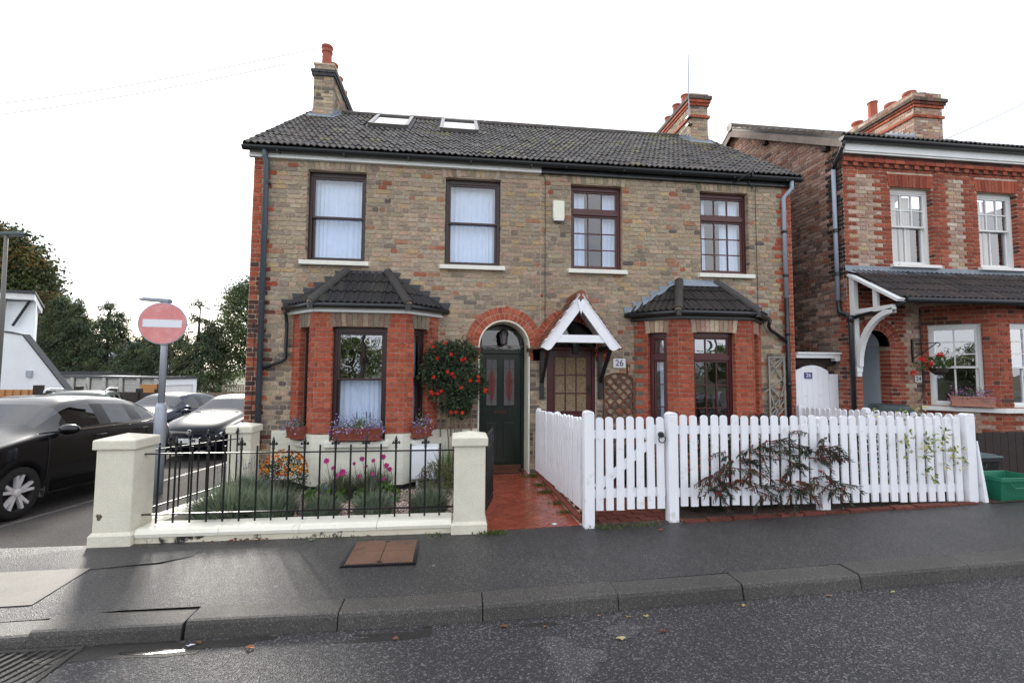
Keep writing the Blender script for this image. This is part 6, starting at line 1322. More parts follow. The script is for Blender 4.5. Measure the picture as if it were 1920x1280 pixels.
# moss and weeds
r = random.Random(80); m = MB()
for (x, y, n, s_) in ((4.52, -.25, 220, .10), (4.50, -.95, 140, .06), (4.48, -1.4, 140, .07), (4.52, -2.0, 70, .05), (3.66, -2.95, 160, .08), (4.50, -2.4, 50, .04), (3.1, -2.93, 25, .08), (2.3, -2.92, 25, .12), (4.8, -2.98, 90, .10), (5.2, -2.98, 60, .1), (1.9, -2.92, 15, .1), (4.62, -1.2, 60, .06)):
    for i in range(n): p = Vector((x+r.gauss(0, s_), y+r.gauss(0, s_*.35), pz(x, y) if (y > -2.8 and x > 3.4) else zc(x, y))); leaf(m, p, Vector((r.uniform(-.6, .6), r.uniform(-.6, .6), 1)), rv(r), r.uniform(.015, .045), .012, jit(r.choice([S(84, 104, 50), S(70, 90, 44), S(98, 112, 58)]), .2, r))
tag(m.build('weeds', MT['leaf'], fix=False), 'moss and small weeds in the cracks by wall and path', 'weeds', kind='stuff')
m = MB()
for i in range(90): x = 5.2+r.random()*3.8; leaf(m, Vector((x, -2.98+r.uniform(-.03, .06), zb(x)+.012)), Vector((r.uniform(-1, 1), r.uniform(-1, 1), .2)), Vector((0, 0, 1)), .03, .018, jit(r.choice([S(110, 76, 50), S(86, 60, 44), S(140, 104, 62)]), .2, r))
for i in range(24): x = r.choice((1.1, 1.25, 1.35))+r.gauss(0, .12); leaf(m, Vector((x, -2.92+r.uniform(-.03, .01), zb(x)+.012)), Vector((r.uniform(-1, 1), r.uniform(-1, 1), .3)), Vector((0, 0, 1)), .045, .03, jit(r.choice([S(104, 58, 42), S(88, 58, 42), S(120, 84, 56)]), .2, r))
tag(m.build('leaf_litter', MT['leaf'], fix=False), 'dead leaves gathered along the foot of the wall and fences', 'leaf litter', kind='stuff')
# fallen leaves and scraps
def scrap(x, y, z, s_, col, lab, name='fallen_leaf', cat='leaf', grp=None, seed=0):
    r = random.Random(seed); m = MB(); a = r.uniform(0, 6.28); n = 9; P = []
    for i in range(n): t = a+i*2*math.pi/n; k = s_*(1 if i % 2 else .6)*r.uniform(.8, 1.1); P.append((x+k*math.cos(t)*1.3, y+k*math.sin(t)*.8, z+.006+r.uniform(0, .016)))
    m.add([(x, y, z+.012)]+P, [(0, i+1, (i+1) % n+1) for i in range(n)], col); tag(m.build(name, MT['leaf'], fix=False), lab, cat, grp)
GL = 'brown leaf lying on the wet road or pavement'; GG = 'fallen leaves on the road and pavement'
for k, (x, y, s_, c) in enumerate(((2.0, -4.42, .03, (150, 98, 60)), (1.65, -4.33, .018, (120, 84, 60)), (3.62, -4.36, .03, (112, 78, 54)), (4.5, -4.38, .018, (176, 150, 96)), (4.62, -4.39, .018, (180, 160, 110)), (4.35, -4.62, .028, (196, 176, 130)), (4.66, -4.58, .022, (130, 70, 48)), (5.38, -4.36, .016, (170, 140, 90)), (6.1, -4.33, .02, (160, 120, 80)), (6.6, -4.36, .018, (186, 190, 130)), (5.3, -3.15, .03, (134, 82, 56)), (2.9, -4.42, .018, (120, 88, 62)), (3.9, -4.40, .016, (150, 110, 70)), (4.3, -4.33, .014, (170, 130, 86)))):
    scrap(x, y, zroad(x, y) if y < -4.2 else zc(x, y), s_, S(*c), GL, grp=GG, seed=k)
scrap(1.62, -4.36, zroad(1.6, -4.36), .022, S(206, 210, 222), 'crumpled foil scrap in the gutter', 'litter', 'litter', seed=90); scrap(4.3, -2.82, pz(4.3, -2.82), .03, S(226, 226, 228), 'white paper scrap at the end of the tiled path', 'litter', 'litter', seed=91); scrap(1.93, -2.95, zb(2), .03, S(170, 178, 172), 'pale scrap of plastic at the foot of the low wall', 'litter', 'litter', seed=92)
# door mat, moon, basket, planter, bin, boxes
dm = thing('door_mat', (4.05, .26, -.02), 'brown and black door mat before the green door', 'mat'); m = MB(); m.box(3.70, 4.40, .08, .42, pz(4, .25)+.002, pz(4, .25)+.016); m.build('mat_border', MT['rubber'], dm); m = MB(); m.box(3.76, 4.34, .12, .38, pz(4, .25)+.016, pz(4, .25)+.021); m.build('mat_pile', MT['brown_wood'], dm)
mo = MB(); n = 14; P = [(7.47+.075*math.cos(t)-.02, 2.13+.085*math.sin(t)) for t in [R(-115)+R(230)*k/n for k in range(n+1)]]; P2 = [(7.435+.07*math.cos(t)-.02, 2.13+.075*math.sin(t)) for t in [R(-105)+R(210)*k/n for k in range(n+1)]][::-1]
mo.prism([(x, -.452, z) for x, z in P+P2], (0, .008, 0)); tag(mo.build('moon_ornament', pbr('silver_card', S(226, 228, 232), .35, .05)), 'silver crescent moon hanging in the right bay window', 'ornament')
o = thing('hanging_basket', (11.5, -.62, 1.72), 'dark hanging basket of red geraniums on a scrolled iron bracket', 'hanging basket'); m = MB(); m.box(11.44, 11.47, -.23, -.2, 1.88, 2.3); m.tube([(11.455, -.22, 2.22), (11.47, -.42, 2.21), (11.50, -.62, 2.22), (11.505, -.66, 2.18), (11.5, -.62, 2.14)], .008, 6); m.tube([(11.455, -.22, 1.95), (11.48, -.42, 2.08), (11.5, -.60, 2.21)], .008, 6); m.build('bracket', MT['iron'], o)
m = MB()
for t in range(4): m.tube([(11.5, -.62, 2.16), (11.5+.13*math.cos(t*1.57), -.62+.13*math.sin(t*1.57), 1.78)], .003, 4)
m.build('chain', MT['white_paint'], o); m = MB(); m.lathe([(.05, -.12), (.11, -.07), (.14, 0), (.13, 0)], (11.5, -.62, 1.78), 14); m.build('bowl', pbr('basket_liner', S(58, 50, 46), .9, .3, 20, .004, 40), o)
r = random.Random(75); m = MB(); cloud(m, (11.5, -.62, 1.86), (.16, .14, .12), 240, .05, .045, [S(70, 92, 48), S(90, 110, 60)], r); cloud(m, (11.2, -.62, 1.82), (.22, .06, .05), 60, .05, .03, [S(90, 100, 60)], r); m.build('foliage', MT['leaf'], o, fix=False)
for (x, z) in ((11.49, 2.0), (11.27, 1.85), (11.14, 1.93), (10.96, 1.70)):
    m = MB()
    for k in range(14): v = rv(r)*.05; flower(m, Vector((x, -.66, z))+v, .025, 5, S(214, 36, 40), r, v+Vector((0, -.08, 0)))
    m.build('geranium_head', MT['petal'], o, fix=False)
window_box(Matrix.Translation((12.02, -.70, 1.112)) @ Matrix.Rotation(-s45, 4, 'Z'), .52, 'pale terracotta trough of pink and purple flowers on the neighbouring bay sill', 77, 'window boxes next door', [S(214, 120, 190), S(130, 110, 180), S(226, 150, 204), S(110, 90, 160)], pbr('pale_terracotta', S(178, 128, 110), .7, .12, 8), 110, False)
bn = thing('bin', (10.22, -.9, .2), 'dark green rounded garden bin behind the fences by the neighbouring porch', 'bin'); BM = pbr('bin_plastic', S(44, 58, 60), .45, .12, 5); m = MB(); m.lathe([(.24, .2), (.30, .5), (.33, .9), (.335, 1.04)], (10.22, -.9, 0), 24); m.build('body', BM, bn, smooth=True); m = MB(); m.lathe([(.35, 1.04), (.345, 1.08), (.27, 1.13), (.26, 1.17), (.24, 1.185), (.0, 1.19)], (10.22, -.9, 0), 24); m.build('lid', BM, bn)
def crate(name, x0, x1, y0, y1, z0, z1, mat, label, lid=None, tap=.05):
    o = thing(name, ((x0+x1)/2, (y0+y1)/2, z0), label, 'box', 'recycling boxes'); m = MB(); t = .012
    def ringv(i, z, k): return [(x0+k+i, y0+k+i, z), (x1-k-i, y0+k+i, z), (x1-k-i, y1-k-i, z), (x0+k+i, y1-k-i, z)]
    V_ = ringv(0, z0, tap)+ringv(0, z1-.05, .012)+ringv(0, z1-.05, 0)+ringv(0, z1, 0)+ringv(t, z1, 0)+ringv(t, z0+.02, tap); fs = [(0, 1, 2, 3)]
    for a in range(5): fs += [(a*4+k, a*4+(k+1) % 4, a*4+4+(k+1) % 4, a*4+4+k) for k in range(4)]
    fs.append((20, 21, 22, 23)); m.add(V_, fs); m.build('tub', mat, o, bevel=.01)
    m = MB(); xm = x0+.25; m.tube([(x0+.1, y0-.012, z1-.06), (x0+.13, y0-.03, z1-.11), (x0+.33, y0-.03, z1-.11), (x0+.36, y0-.012, z1-.06)], .008, 6); m.build('handle', mat, o)
    if lid: m = MB(); m.box(x0-.015, x1+.015, y0-.015, y1+.015, z1, z1+.025); m.box(x0+.03, x1-.03, y0+.03, y1-.03, z1+.025, z1+.04); m.build('lid', lid, o, bevel=.01)
    return o
GP = pbr('green_plastic', S(24, 106, 80), .45, .12, 5); BP_ = pbr('black_plastic', S(24, 26, 30), .4, .15, 5)
crate('recycling_box', 9.43, 9.98, -3.0, -2.62, .225, .51, GP, 'open green plastic recycling box on the pavement edge'); crate('recycling_box', 9.52, 10.12, -2.50, -2.08, .24, .63, BP_, 'lidded black recycling box behind the green one', pbr('grey_lid', S(82, 96, 100), .45, .1))
dg = thing('garden_gate', (10.6, -1.8, .2), 'dark stained plank gate with curved iron-like brace behind the recycling boxes', 'gate')
for i in range(12): m = MB(); a = 9.98+i*.125; m.box(a, a+.118, -1.86, -1.835, .22, .86+rng.uniform(-.01, .01)); m.build('plank', MT['dark_wood'], dg)
m = MB(); m.box(9.45, 10.1, -1.84, -1.80, .80, .86); m.box(9.45, 10.1, -1.84, -1.80, .38, .43); m.tube([(9.62+.42*math.sin(t)*1.0, -1.82, .34+.45*(1-math.cos(t))) for t in [R(90)*k/10 for k in range(11)]], .035, 8); m.tube([(9.9, -1.82, .78), (10.0, -1.82, .4)], .01, 6); m.box(9.42, 9.50, -1.86, -1.78, .2, .9); m.build('gate_frame', MT['dark_wood'], dg)
# ------------------------------------------------------------------ cars
def car_meshes(st, parts, sub=2):
    """st: stations front to rear (x, w, zlow, zbelt, ztop, wtop); parts: {(station, strip): part name}"""
    V_ = []; nP = 10
    for (x, w, zl, zb_, zt, wt) in st:
        zm = zl+(zb_-zl)*.5
        half = [(0, zl+.02), (w*.80, zl), (w*.97, zl+.07), (w*1.0, zm), (w*.985, zb_-.09), (w*.945, zb_), (wt+.025, zt-.07), (wt*.86, zt-.018), (wt*.45, zt), (0, zt+.006)]
        V_ += [(x, y, z) for y, z in half]
    n = len(st); vs = V_+[(x, -y, z) for x, y, z in V_]; fs = []; pn = []
    names = ['body']; 
    for side_ in (0, 1):
        o = side_*n*nP
        for i in range(n-1):
            for k in range(nP-1):
                a, b, c, d = o+i*nP+k, o+i*nP+k+1, o+(i+1)*nP+k+1, o+(i+1)*nP+k
                fs.append((a, b, c, d) if side_ == 0 else (d, c, b, a)); nm = parts.get((i, k), 'body')
                if nm not in names: names.append(nm)
                pn.append(names.index(nm))
    for o in (0,):
        for e in (0, n-1):
            for k in range(nP-1):
                a, b = e*nP+k, e*nP+k+1; a2, b2 = a+n*nP, b+n*nP; fs.append((a, a2, b2, b)); nm = parts.get(('cap', e, k), 'body')
                if nm not in names: names.append(nm)
                pn.append(names.index(nm))
    me = bpy.data.meshes.new('cage'); me.from_pydata(vs, [], fs)
    for i, nm in enumerate(names): me.materials.append(None)
    me.polygons.foreach_set('material_index', pn)
    bm = bmesh.new(); bm.from_mesh(me); bmesh.ops.remove_doubles(bm, verts=bm.verts, dist=.0005); bmesh.ops.recalc_face_normals(bm, faces=bm.faces); bm.to_mesh(me); bm.free()
    o = bpy.data.objects.new('cage', me); COL.objects.link(o); md = o.modifiers.new('s', 'SUBSURF'); md.levels = sub; md.render_levels = sub
    dg = bpy.context.evaluated_depsgraph_get(); ev = bpy.data.meshes.new_from_object(o.evaluated_get(dg)); bpy.data.objects.remove(o)
    return ev, names
def split_part(ev, idx, keep):
    vmap = {}; vs = []; fs = []
    for p in ev.polygons:
        if p.material_index != idx or not keep(p.center): continue
        f = []
        for v in p.vertices:
            if v not in vmap: vmap[v] = len(vs); vs.append(tuple(ev.vertices[v].co))
            f.append(vmap[v])
        fs.append(f)
    m = bpy.data.meshes.new('p'); m.from_pydata(vs, [], fs); m.polygons.foreach_set('use_smooth', [True]*len(fs)); return m
def paint(name, col, ct=.75):
    m = pbr(name, col, .3, .03, 3, metal=0, spec=.2*ct, coat=ct); return m
TYRE = MB(); TYRE.lathe([(.215, -.1), (.29, -.105), (.31, -.085), (.315, 0), (.31, .085), (.29, .105), (.215, .1)], (0, 0, 0), 32, axis='y', cap=False); TYRE = TYRE.mesh('tyre', True); TYRE.materials.append(MT['rubber'])
RIM = MB(); RIM.lathe([(.225, -.09), (.228, -.1), (.212, -.1), (.205, -.06), (.2, .05)], (0, 0, 0), 32, axis='y', cap=False); RIM.lathe([(.2, .0), (.05, .001)], (0, -.02, 0), 24, axis='y')
SPOKE = MB()
for i in range(5):
    for dt in (-.13, .13):
        a = 2*math.pi*i/5+.3; d = Vector((math.cos(a), 0, math.sin(a))); t = Vector((-math.sin(a), 0, math.cos(a)))
        c0, c1 = d*.035, d*.212+t*.212*dt*1.6; s0, s1 = t*.022, t*.016
        SPOKE.add([c0-s0+Vector((0, -.085, 0)), c0+s0+Vector((0, -.085, 0)), c1+s1+Vector((0, -.098, 0)), c1-s1+Vector((0, -.098, 0)), c0-s0+Vector((0, -.05, 0)), c0+s0+Vector((0, -.05, 0)), c1+s1+Vector((0, -.06, 0)), c1-s1+Vector((0, -.06, 0))], ((0, 1, 2, 3), (0, 4, 5, 1), (1, 5, 6, 2), (2, 6, 7, 3), (3, 7, 4, 0)))
SPOKE.lathe([(.045, -.06), (.045, -.092), (.03, -.098), (.0, -.098)], (0, 0, 0), 14, axis='y')
ALLOY = pbr('alloy', S(220, 216, 218), .35, .1, metal=.2)
RIM = RIM.mesh('rim'); RIM.materials.append(pbr('rim_dark', S(70, 68, 70), .4, .1, metal=.6)); SPOKE = SPOKE.mesh('spokes'); SPOKE.materials.append(ALLOY)
HATCH = [(2.18, .50, .30, .55, .60, .34), (2.13, .70, .22, .64, .70, .46), (1.98, .82, .19, .73, .79, .60), (1.55, .895, .18, .86, .93, .66), (1.02, .91, .18, .965, 1.035, .70), (.86, .912, .18, .975, 1.09, .70), (.32, .915, .18, .985, 1.40, .60), (.12, .915, .18, .99, 1.455, .60), (-.22, .915, .18, 1.0, 1.485, .60), (-.34, .915, .18, 1.005, 1.485, .60), (-.98, .912, .18, 1.03, 1.465, .585), (-1.12, .91, .18, 1.04, 1.45, .58), (-1.52, .90, .19, 1.075, 1.375, .555), (-1.74, .885, .20, 1.09, 1.30, .54), (-2.02, .84, .24, .99, 1.06, .60), (-2.13, .76, .30, .82, .88, .60), (-2.18, .62, .36, .66, .70, .48)]
HP = {}
for k in (6, 7, 8): HP[(5, k)] = 'windscreen'
for i in (6, 7): HP[(i, 5)] = 'front_side_window'
HP[(8, 5)] = 'door_pillar'
HP[(9, 5)] = 'rear_side_window'; HP[(10, 5)] = 'door_pillar'; HP[(11, 5)] = 'quarter_window'
for k in (6, 7, 8): HP[(13, k)] = 'rear_window'
HP[(12, 4)] = 'tail_light'; HP[(13, 4)] = 'tail_light'; HP[(13, 5)] = 'tail_light'
HP[(1, 4)] = 'headlight'; HP[(2, 4)] = 'headlight'
for k in (3, 4): HP[(0, k)] = 'grille'; HP[('cap', 0, k)] = 'grille'
HP[('cap', 0, 1)] = 'lower_intake'; HP[('cap', 0, 2)] = 'bumper'
SUV = [(x, w*1.0, zl+.08, zb_*1.06, zt*(1.12 if zt > 1.05 else 1.06), wt*1.1) for (x, w, zl, zb_, zt, wt) in HATCH]
SUV[12] = (-1.55, .90, .27, 1.15, 1.62, .62); SUV[13] = (-1.95, .88, .28, 1.15, 1.52, .60); SUV[14] = (-2.10, .86, .30, 1.05, 1.15, .66)
SUV[10] = (-.98, .912, .26, 1.1, 1.65, .64); SUV[11] = (-1.12, .91, .26, 1.11, 1.645, .64)
EVH, NMH = car_meshes(HATCH, HP); EVS, NMS = car_meshes(SUV, HP)
LAMP = pbr('headlamp', S(206, 210, 216), .08, .3, 30, metal=.4, coat=1); TAIL = pbr('tail_lamp', S(196, 44, 44), .12, .1, coat=1); BLK = pbr('black_trim', S(20, 20, 22), .45, .1)
def car(loc, head, pitch, paintm, label, kind='hatch', glassm='car_screen', name='parked_car', extra=None):
    M = Matrix.Translation(loc) @ Matrix.Rotation(head, 4, 'Z') @ Matrix.Rotation(pitch, 4, 'Y'); o = thing(name, loc, label, 'car', 'cars parked on the side road'); ev, nms = (EVH, NMH) if kind == 'hatch' else (EVS, NMS)
    wx = (1.14, -1.42); wr = .335
    keep = lambda c: not (abs(c.y) > .45 and any((c.x-x)**2+(c.z-.315)**2 < (wr+.03)**2 for x in wx))
    mats = {'body': paintm, 'windscreen': MT[glassm], 'rear_window': MT['car_glass'], 'headlight': LAMP, 'tail_light': TAIL, 'grille': BLK, 'lower_intake': BLK, 'door_pillar': BLK, 'bumper': paintm, 'front_side_window': MT['car_glass'], 'rear_side_window': MT['car_glass'], 'quarter_window': MT['car_glass']}
    body = None
    for i, nm in enumerate(nms):
        pairs = ('headlight', 'tail_light', 'front_side_window', 'rear_side_window', 'quarter_window', 'door_pillar')
        for sgn in ((1, -1) if nm in pairs else (0,)):
            me = split_part(ev, i, (lambda c, s=sgn: keep(c) and (s == 0 or c.y*s > 0)))
            if len(me.polygons): me.name = nm; place(nm, me, M, o, mats[nm])
    # interior, floor pan, wheel wells
    m = MB(); m.box(-1.7, 1.2, -.78, .78, .2, .92); m.box(-1.9, 1.9, -.5, .5, .2, .7)
    for x in (.35, -.55):
        for y in (-.36, .36): m.box(x-.35, x-.2, y-.2, y+.2, .8, 1.12); m.box(x-.32, x-.22, y-.09, y+.09, 1.15, 1.3)
    place('cabin', m.mesh('cabin'), M, o, pbr('car_interior', S(40, 40, 42), .8, .1))
    for x in wx:
        for s_ in (1, -1):
            m = MB(); n = 16; P = [(x+(wr+.085)*math.cos(t), .315+(wr+.085)*math.sin(t)) for t in [R(-20)+R(220)*k/n for k in range(n+1)]]; Q = [(x+(wr-.005)*math.cos(t), .315+(wr-.005)*math.sin(t)) for t in [R(-20)+R(220)*k/n for k in range(n+1)]]
            yy = .9*s_; m.add([(a, yy, b) for a, b in P]+[(a, yy+.012*s_, b) for a, b in Q]+[(a, .55*s_, b) for a, b in Q], [(k, k+1, n+2+k, n+1+k) for k in range(n)]+[(n+1+k, n+2+k, 2*n+3+k, 2*n+2+k) for k in range(n)]); place('wheel_arch', m.mesh('wheel_arch', True), M, o, paintm)
            m = MB(); m.lathe([(wr+.03, 0), (wr+.03, .02)], (x, .56*s_-.01, .315), 24, axis='y'); place('wheel_well', m.mesh('wheel_well'), M, o, BLK)
            Mw = M @ Matrix.Translation((x, s_*.80, .315)) @ Matrix.Rotation(0 if s_ < 0 else math.pi, 4, 'Z') @ Matrix.Rotation(rng.uniform(0, 1), 4, 'Y')
            t = place('wheel', TYRE, Mw, o); place('rim', RIM, Mw, t); place('spokes', SPOKE, Mw, t)
    for s_ in (1, -1):
        m = MB(); m.lathe([(.0, .12), (.05, .105), (.085, .05), (.095, -.02), (.085, -.08), (.04, -.11), (.0, -.115)], (0, 0, 0), 14, axis='x'); me = m.mesh('mirror', True)
        mr_ = place('door_mirror', me, M @ Matrix.Translation((.62, s_*1.0, 1.03)) @ Matrix.Rotation(R(90), 4, 'Z') @ Matrix.Diagonal((1, .8, .75, 1)), o, paintm)
        m = MB(); m.box(.57, .66, min(s_*.86, s_*.95), max(s_*.86, s_*.95), .97, 1.0); place('mirror_arm', m.mesh('mirror_arm'), M, o, BLK)
        m = MB(); m.beam((.93, s_*.868, .995), (-1.0, s_*.872, 1.04), .012, .018); m.beam((-1.0, s_*.872, 1.04), (-1.62, s_*.842, 1.10), .012, .018); m.beam((-1.62, s_*.842, 1.10), (-1.78, s_*.76, 1.20), .012, .016); place('waist_trim', m.mesh('waist_trim'), M, o, MT['chrome'])
        for (x, z) in ((-.12, .90), (-1.08, .935)): m = MB(); m.tube([(x+.09, s_*.905, z), (x+.06, s_*.935, z+.01), (x-.06, s_*.935, z+.012), (x-.09, s_*.905, z+.01)], .012, 6); place('door_handle', m.mesh('door_handle'), M, o, paintm)
        for x in (.78, -.28, -1.2): m = MB(); m.tube([(x, s_*.888, .27), (x, s_*.909, .4), (x, s_*.914, .6), (x, s_*.905, .85), (x, s_*.885, .95)], .0035, 5); place('door_gap', m.mesh('door_gap'), M, o, BLK)
    m = MB(); m.tube([(-1.2 if kind == 'hatch' else -.9, 0, 1.44 if kind == 'hatch' else 1.64), (-1.55 if kind == 'hatch' else -.6, 0, 1.62 if kind == 'hatch' else 1.86)], .006, 5); place('aerial', m.mesh('aerial'), M, o, BLK)
    if kind == 'suv':
        for s_ in (1, -1):
            m = MB(); m.tube([(.35, s_*.62, 1.60), (.25, s_*.63, 1.68), (-.1, s_*.63, 1.715), (-1.2, s_*.62, 1.70), (-1.45, s_*.61, 1.64)], .025, 8); place('roof_rail', m.mesh('roof_rail', True), M, o, pbr('rail_silver', S(190, 194, 200), .3, .05, metal=.3))
    if extra == 'front':
        m = MB(); m.beam((2.125, -.52, .66), (2.165, 0, .64), .02, .045); m.beam((2.125, .52, .66), (2.165, 0, .64), .02, .045); place('grille_bar', m.mesh('grille_bar'), M, o, MT['chrome'])
        m = MB(); m.tube([(2.175, .055*math.cos(t), .645+.055*math.sin(t)) for t in [2*math.pi*k/18 for k in range(19)]], .008, 6); m.beam((2.175, -.05, .65), (2.175, .05, .64), .012, .014); place('badge', m.mesh('badge'), M, o, MT['chrome'])
        m = MB(); m.box(2.17, 2.185, -.26, .26, .40, .51); pl_ = place('number_plate', m.mesh('number_plate'), M, o, pbr('plate_white', S(224, 226, 226), .4, .02))
        me = text_mesh('M', .10); place('lettering', me, M @ Matrix.Translation((2.187, .12, .455)) @ Matrix.Rotation(R(90), 4, 'Z') @ Matrix.Rotation(R(90), 4, 'X'), pl_, BLK)
        for s_ in (1, -1): m = MB(); m.lathe([(.045, 0), (.045, .02), (.03, .03)], (2.03, s_*.66, .36), 12, axis='x'); place('fog_lamp', m.mesh('fog_lamp'), M, o, LAMP)
        m = MB(); m.tube([(1.0, -.55, 1.04), (.98, .1, 1.075), (1.0, .5, 1.045)], .008, 5); place('wiper', m.mesh('wiper'), M, o, BLK)
    return o
HD = R(-90)
gl = lambda y: zside(y)-.09
car((-2.87, -.22, gl(-.22)-.0), HD+R(1.5), R(-3.2), paint('black_car_paint', S(14, 14, 18)), 'glossy black hatchback parked nearest, cut off by the left edge', 'hatch', name='parked_car')
car((-2.72, 5.95, gl(5.9)+.01), HD+R(-2), R(-2.1), paint('navy_car_paint', S(16, 19, 32), .28), 'dark blue-black hatchback facing us behind the side railing', 'hatch', extra='front')
car((-6.0, 8.6, gl(8.6)+.01), HD+R(-6), R(-2), paint('slate_car_paint', S(40, 46, 62), .4), 'slate blue car half hidden between the signpost and the dark hatchback', 'hatch')
car((-7.2, 6.6, gl(6.6)-.08), HD+R(24), R(-2), paint('green_grey_paint', S(66, 74, 72), .3), 'grey-green car with silver roof rails behind the black hatchback', 'suv')

# ------------------------------------------------------------------ no entry sign
sx, sy, sz = -.95, -.4, zside(-.4)
sn = thing('no_entry_sign', (sx, sy, sz), 'round red no entry sign with white bar on a grey post', 'road sign'); GPm = pbr('galvanised', S(160, 166, 178), .45, .1, 5, metal=.2)
m = MB(); m.tube([(sx, sy, sz-.05), (sx, sy, 1.12), (sx, sy, 1.19)], [.075, .075, .05], 16); m.build('sleeve', GPm, sn, smooth=True); m = MB(); m.tube([(sx, sy, 1.15), (sx, sy, 2.62)], .042, 14); m.build('post', GPm, sn, smooth=True)
SM = Matrix.Translation((sx, sy-.06, 2.335)) @ Matrix.Rotation(R(10), 4, 'Z')
m = MB(); m.lathe([(.30, -.006), (.305, 0), (.30, .01)], (0, 0, 0), 48, axis='y'); place('backing', m.mesh('backing'), SM, sn, GPm)
m = MB(); m.lathe([(.29, -.009), (.29, -.006)], (0, 0, 0), 48, axis='y'); dk = place('red_disc', m.mesh('red_disc'), SM, sn, pbr('faded_red', S(214, 134, 134), .5, .1, 5, dirt=(S(224, 172, 170), 7, .45, .8)))
m = MB(); m.box(-.24, .24, -.013, -.009, -.055, .055); place('white_bar', m.mesh('white_bar'), SM, sn, pbr('sign_white', S(226, 230, 238), .4, .03))
m = MB(); m.lathe([(.042, 0), (.046, .04), (.03, .06)], (sx, sy, 2.60), 12); m.prism([(sx+.05, sy-.05, 2.64), (sx+.05, sy-.05, 2.70), (sx-.28, sy-.05, 2.715), (sx-.36, sy-.05, 2.695), (sx-.34, sy-.05, 2.67), (sx-.12, sy-.05, 2.655)], (0, .11, 0)); m.build('sign_lamp', pbr('lamp_grey', S(150, 156, 166), .5, .1), sn, bevel=.012)
# street lamp
lp = thing('street_lamp', (-8.72, 6, gl(6)), 'tall slim street lamp with flat lantern at the left edge', 'street lamp'); m = MB(); m.tube([(-8.72, 6, -.6), (-8.72, 6, 3.4), (-8.72, 6, 3.5), (-8.75, 6, 5.2)], [.07, .07, .05, .042], 12); m.build('column', pbr('lamp_column', S(104, 102, 98), .5, .1), lp, smooth=True); m = MB(); m.prism([(-8.95, 5.95, 5.2), (-8.95, 5.95, 5.28), (-8.5, 5.95, 5.31), (-8.2, 5.95, 5.27), (-8.3, 5.95, 5.22)], (0, .22, 0)); m.build('lantern', pbr('lantern_grey', S(70, 84, 90), .4, .1), lp, bevel=.02)

# ------------------------------------------------------------------ white house, fences, garages
WR = pbr('white_render', S(228, 232, 236), .8, .04, 2, .003, 40)
wh = thing('white_house', (-16, 14, -.8), 'white rendered house at the left edge with sloping parapet wing', 'house')
m = MB(); FPw = [(-24, 14), (-14.5, 14), (-18.5, 19), (-28, 19)]; m.prism([(x, y, -1.2) for x, y in FPw], (0, 0, 5.65)); m.build('wall', WR, wh)
m = MB(); m.add([(-24.5, 13.6, 4.85), (-14.25, 13.6, 4.47), (-18.3, 19, 4.47), (-28, 19, 4.85), (-24.5, 13.6, 5.05), (-14.25, 13.6, 4.72), (-18.3, 19, 4.72), (-28, 19, 5.05)], ((0, 1, 2, 3), (4, 7, 6, 5), (0, 4, 5, 1), (1, 5, 6, 2))); m.build('eaves', MT['white_paint'], wh)
m = MB(); m.add([(-24.6, 13.5, 5.05), (-14.15, 13.5, 4.73), (-18.2, 19, 4.73), (-28, 19, 5.05), (-24.6, 13.5, 5.15), (-14.15, 13.5, 4.83), (-18.2, 19, 4.83), (-28, 19, 5.15)], ((0, 1, 2, 3), (4, 7, 6, 5), (0, 4, 5, 1), (1, 5, 6, 2))); m.build('roof', MT['dark_lead'], wh)
m = MB(); q = [(-24, -1.2), (-11.0, -1.2), (-11.0, .02), (-13.23, 2.9), (-13.91, 3.01), (-24, 3.3)]; m.prism([(x, 12, z) for x, z in q], (0, .25, 0)); m.build('wing_wall', WR, wh)
m = MB()
for a, b in zip(q[2:-1], q[3:]): m.beam((a[0], 12.12, a[1]+.02), (b[0], 12.12, b[1]+.02), .30, .05)
m.build('parapet_coping', MT['dark_lead'], wh); m = MB(); m.box(-13.0, -12.8, 11.94, 12, 1.3, 1.55); m.build('vent', GPm, wh)
m = MB(); m.tube([(-14.6, 13.9, 4.6), (-15.2, 13.85, 3.4)], .05, 8); m.tube([(-15.5, 13.8, 4.7), (-15.55, 13.8, 2.6)], .05, 8); m.build('rainwater_pipe', MT['black_pvc'], wh)
tf = thing('timber_fence', (-11.8, 10, -.6), 'new orange timber fence in front of the white house', 'fence')
for i in range(12): m = MB(); m.box(-13.0, -10.98, 10.0+.002*(i % 2), 10.02+.002*(i % 2), -.7+i*.135, -.7+i*.135+.131); m.build('board', MT['orange_wood'], tf)
for i in range(9): m = MB(); x = -12.95+i*.24; m.box(x, x+.03, 9.95, 10.0, -.7, .92); m.build('batten', MT['orange_wood'], tf)
df = thing('timber_fence', (-11.4, 13, -.8), 'old dark timber fence with square posts behind the cars', 'fence')
fp = [(-10.95, 10.0), (-11.18, 12.0), (-11.33, 14.0), (-11.54, 16.0), (-11.7, 17.6)]
for i, (x, y) in enumerate(fp): m = MB(); m.box(x-.1, x+.1, y-.1, y+.1, -1.1, 1.07-.06*(y-10)); m.build('post', MT['dark_wood'], df)
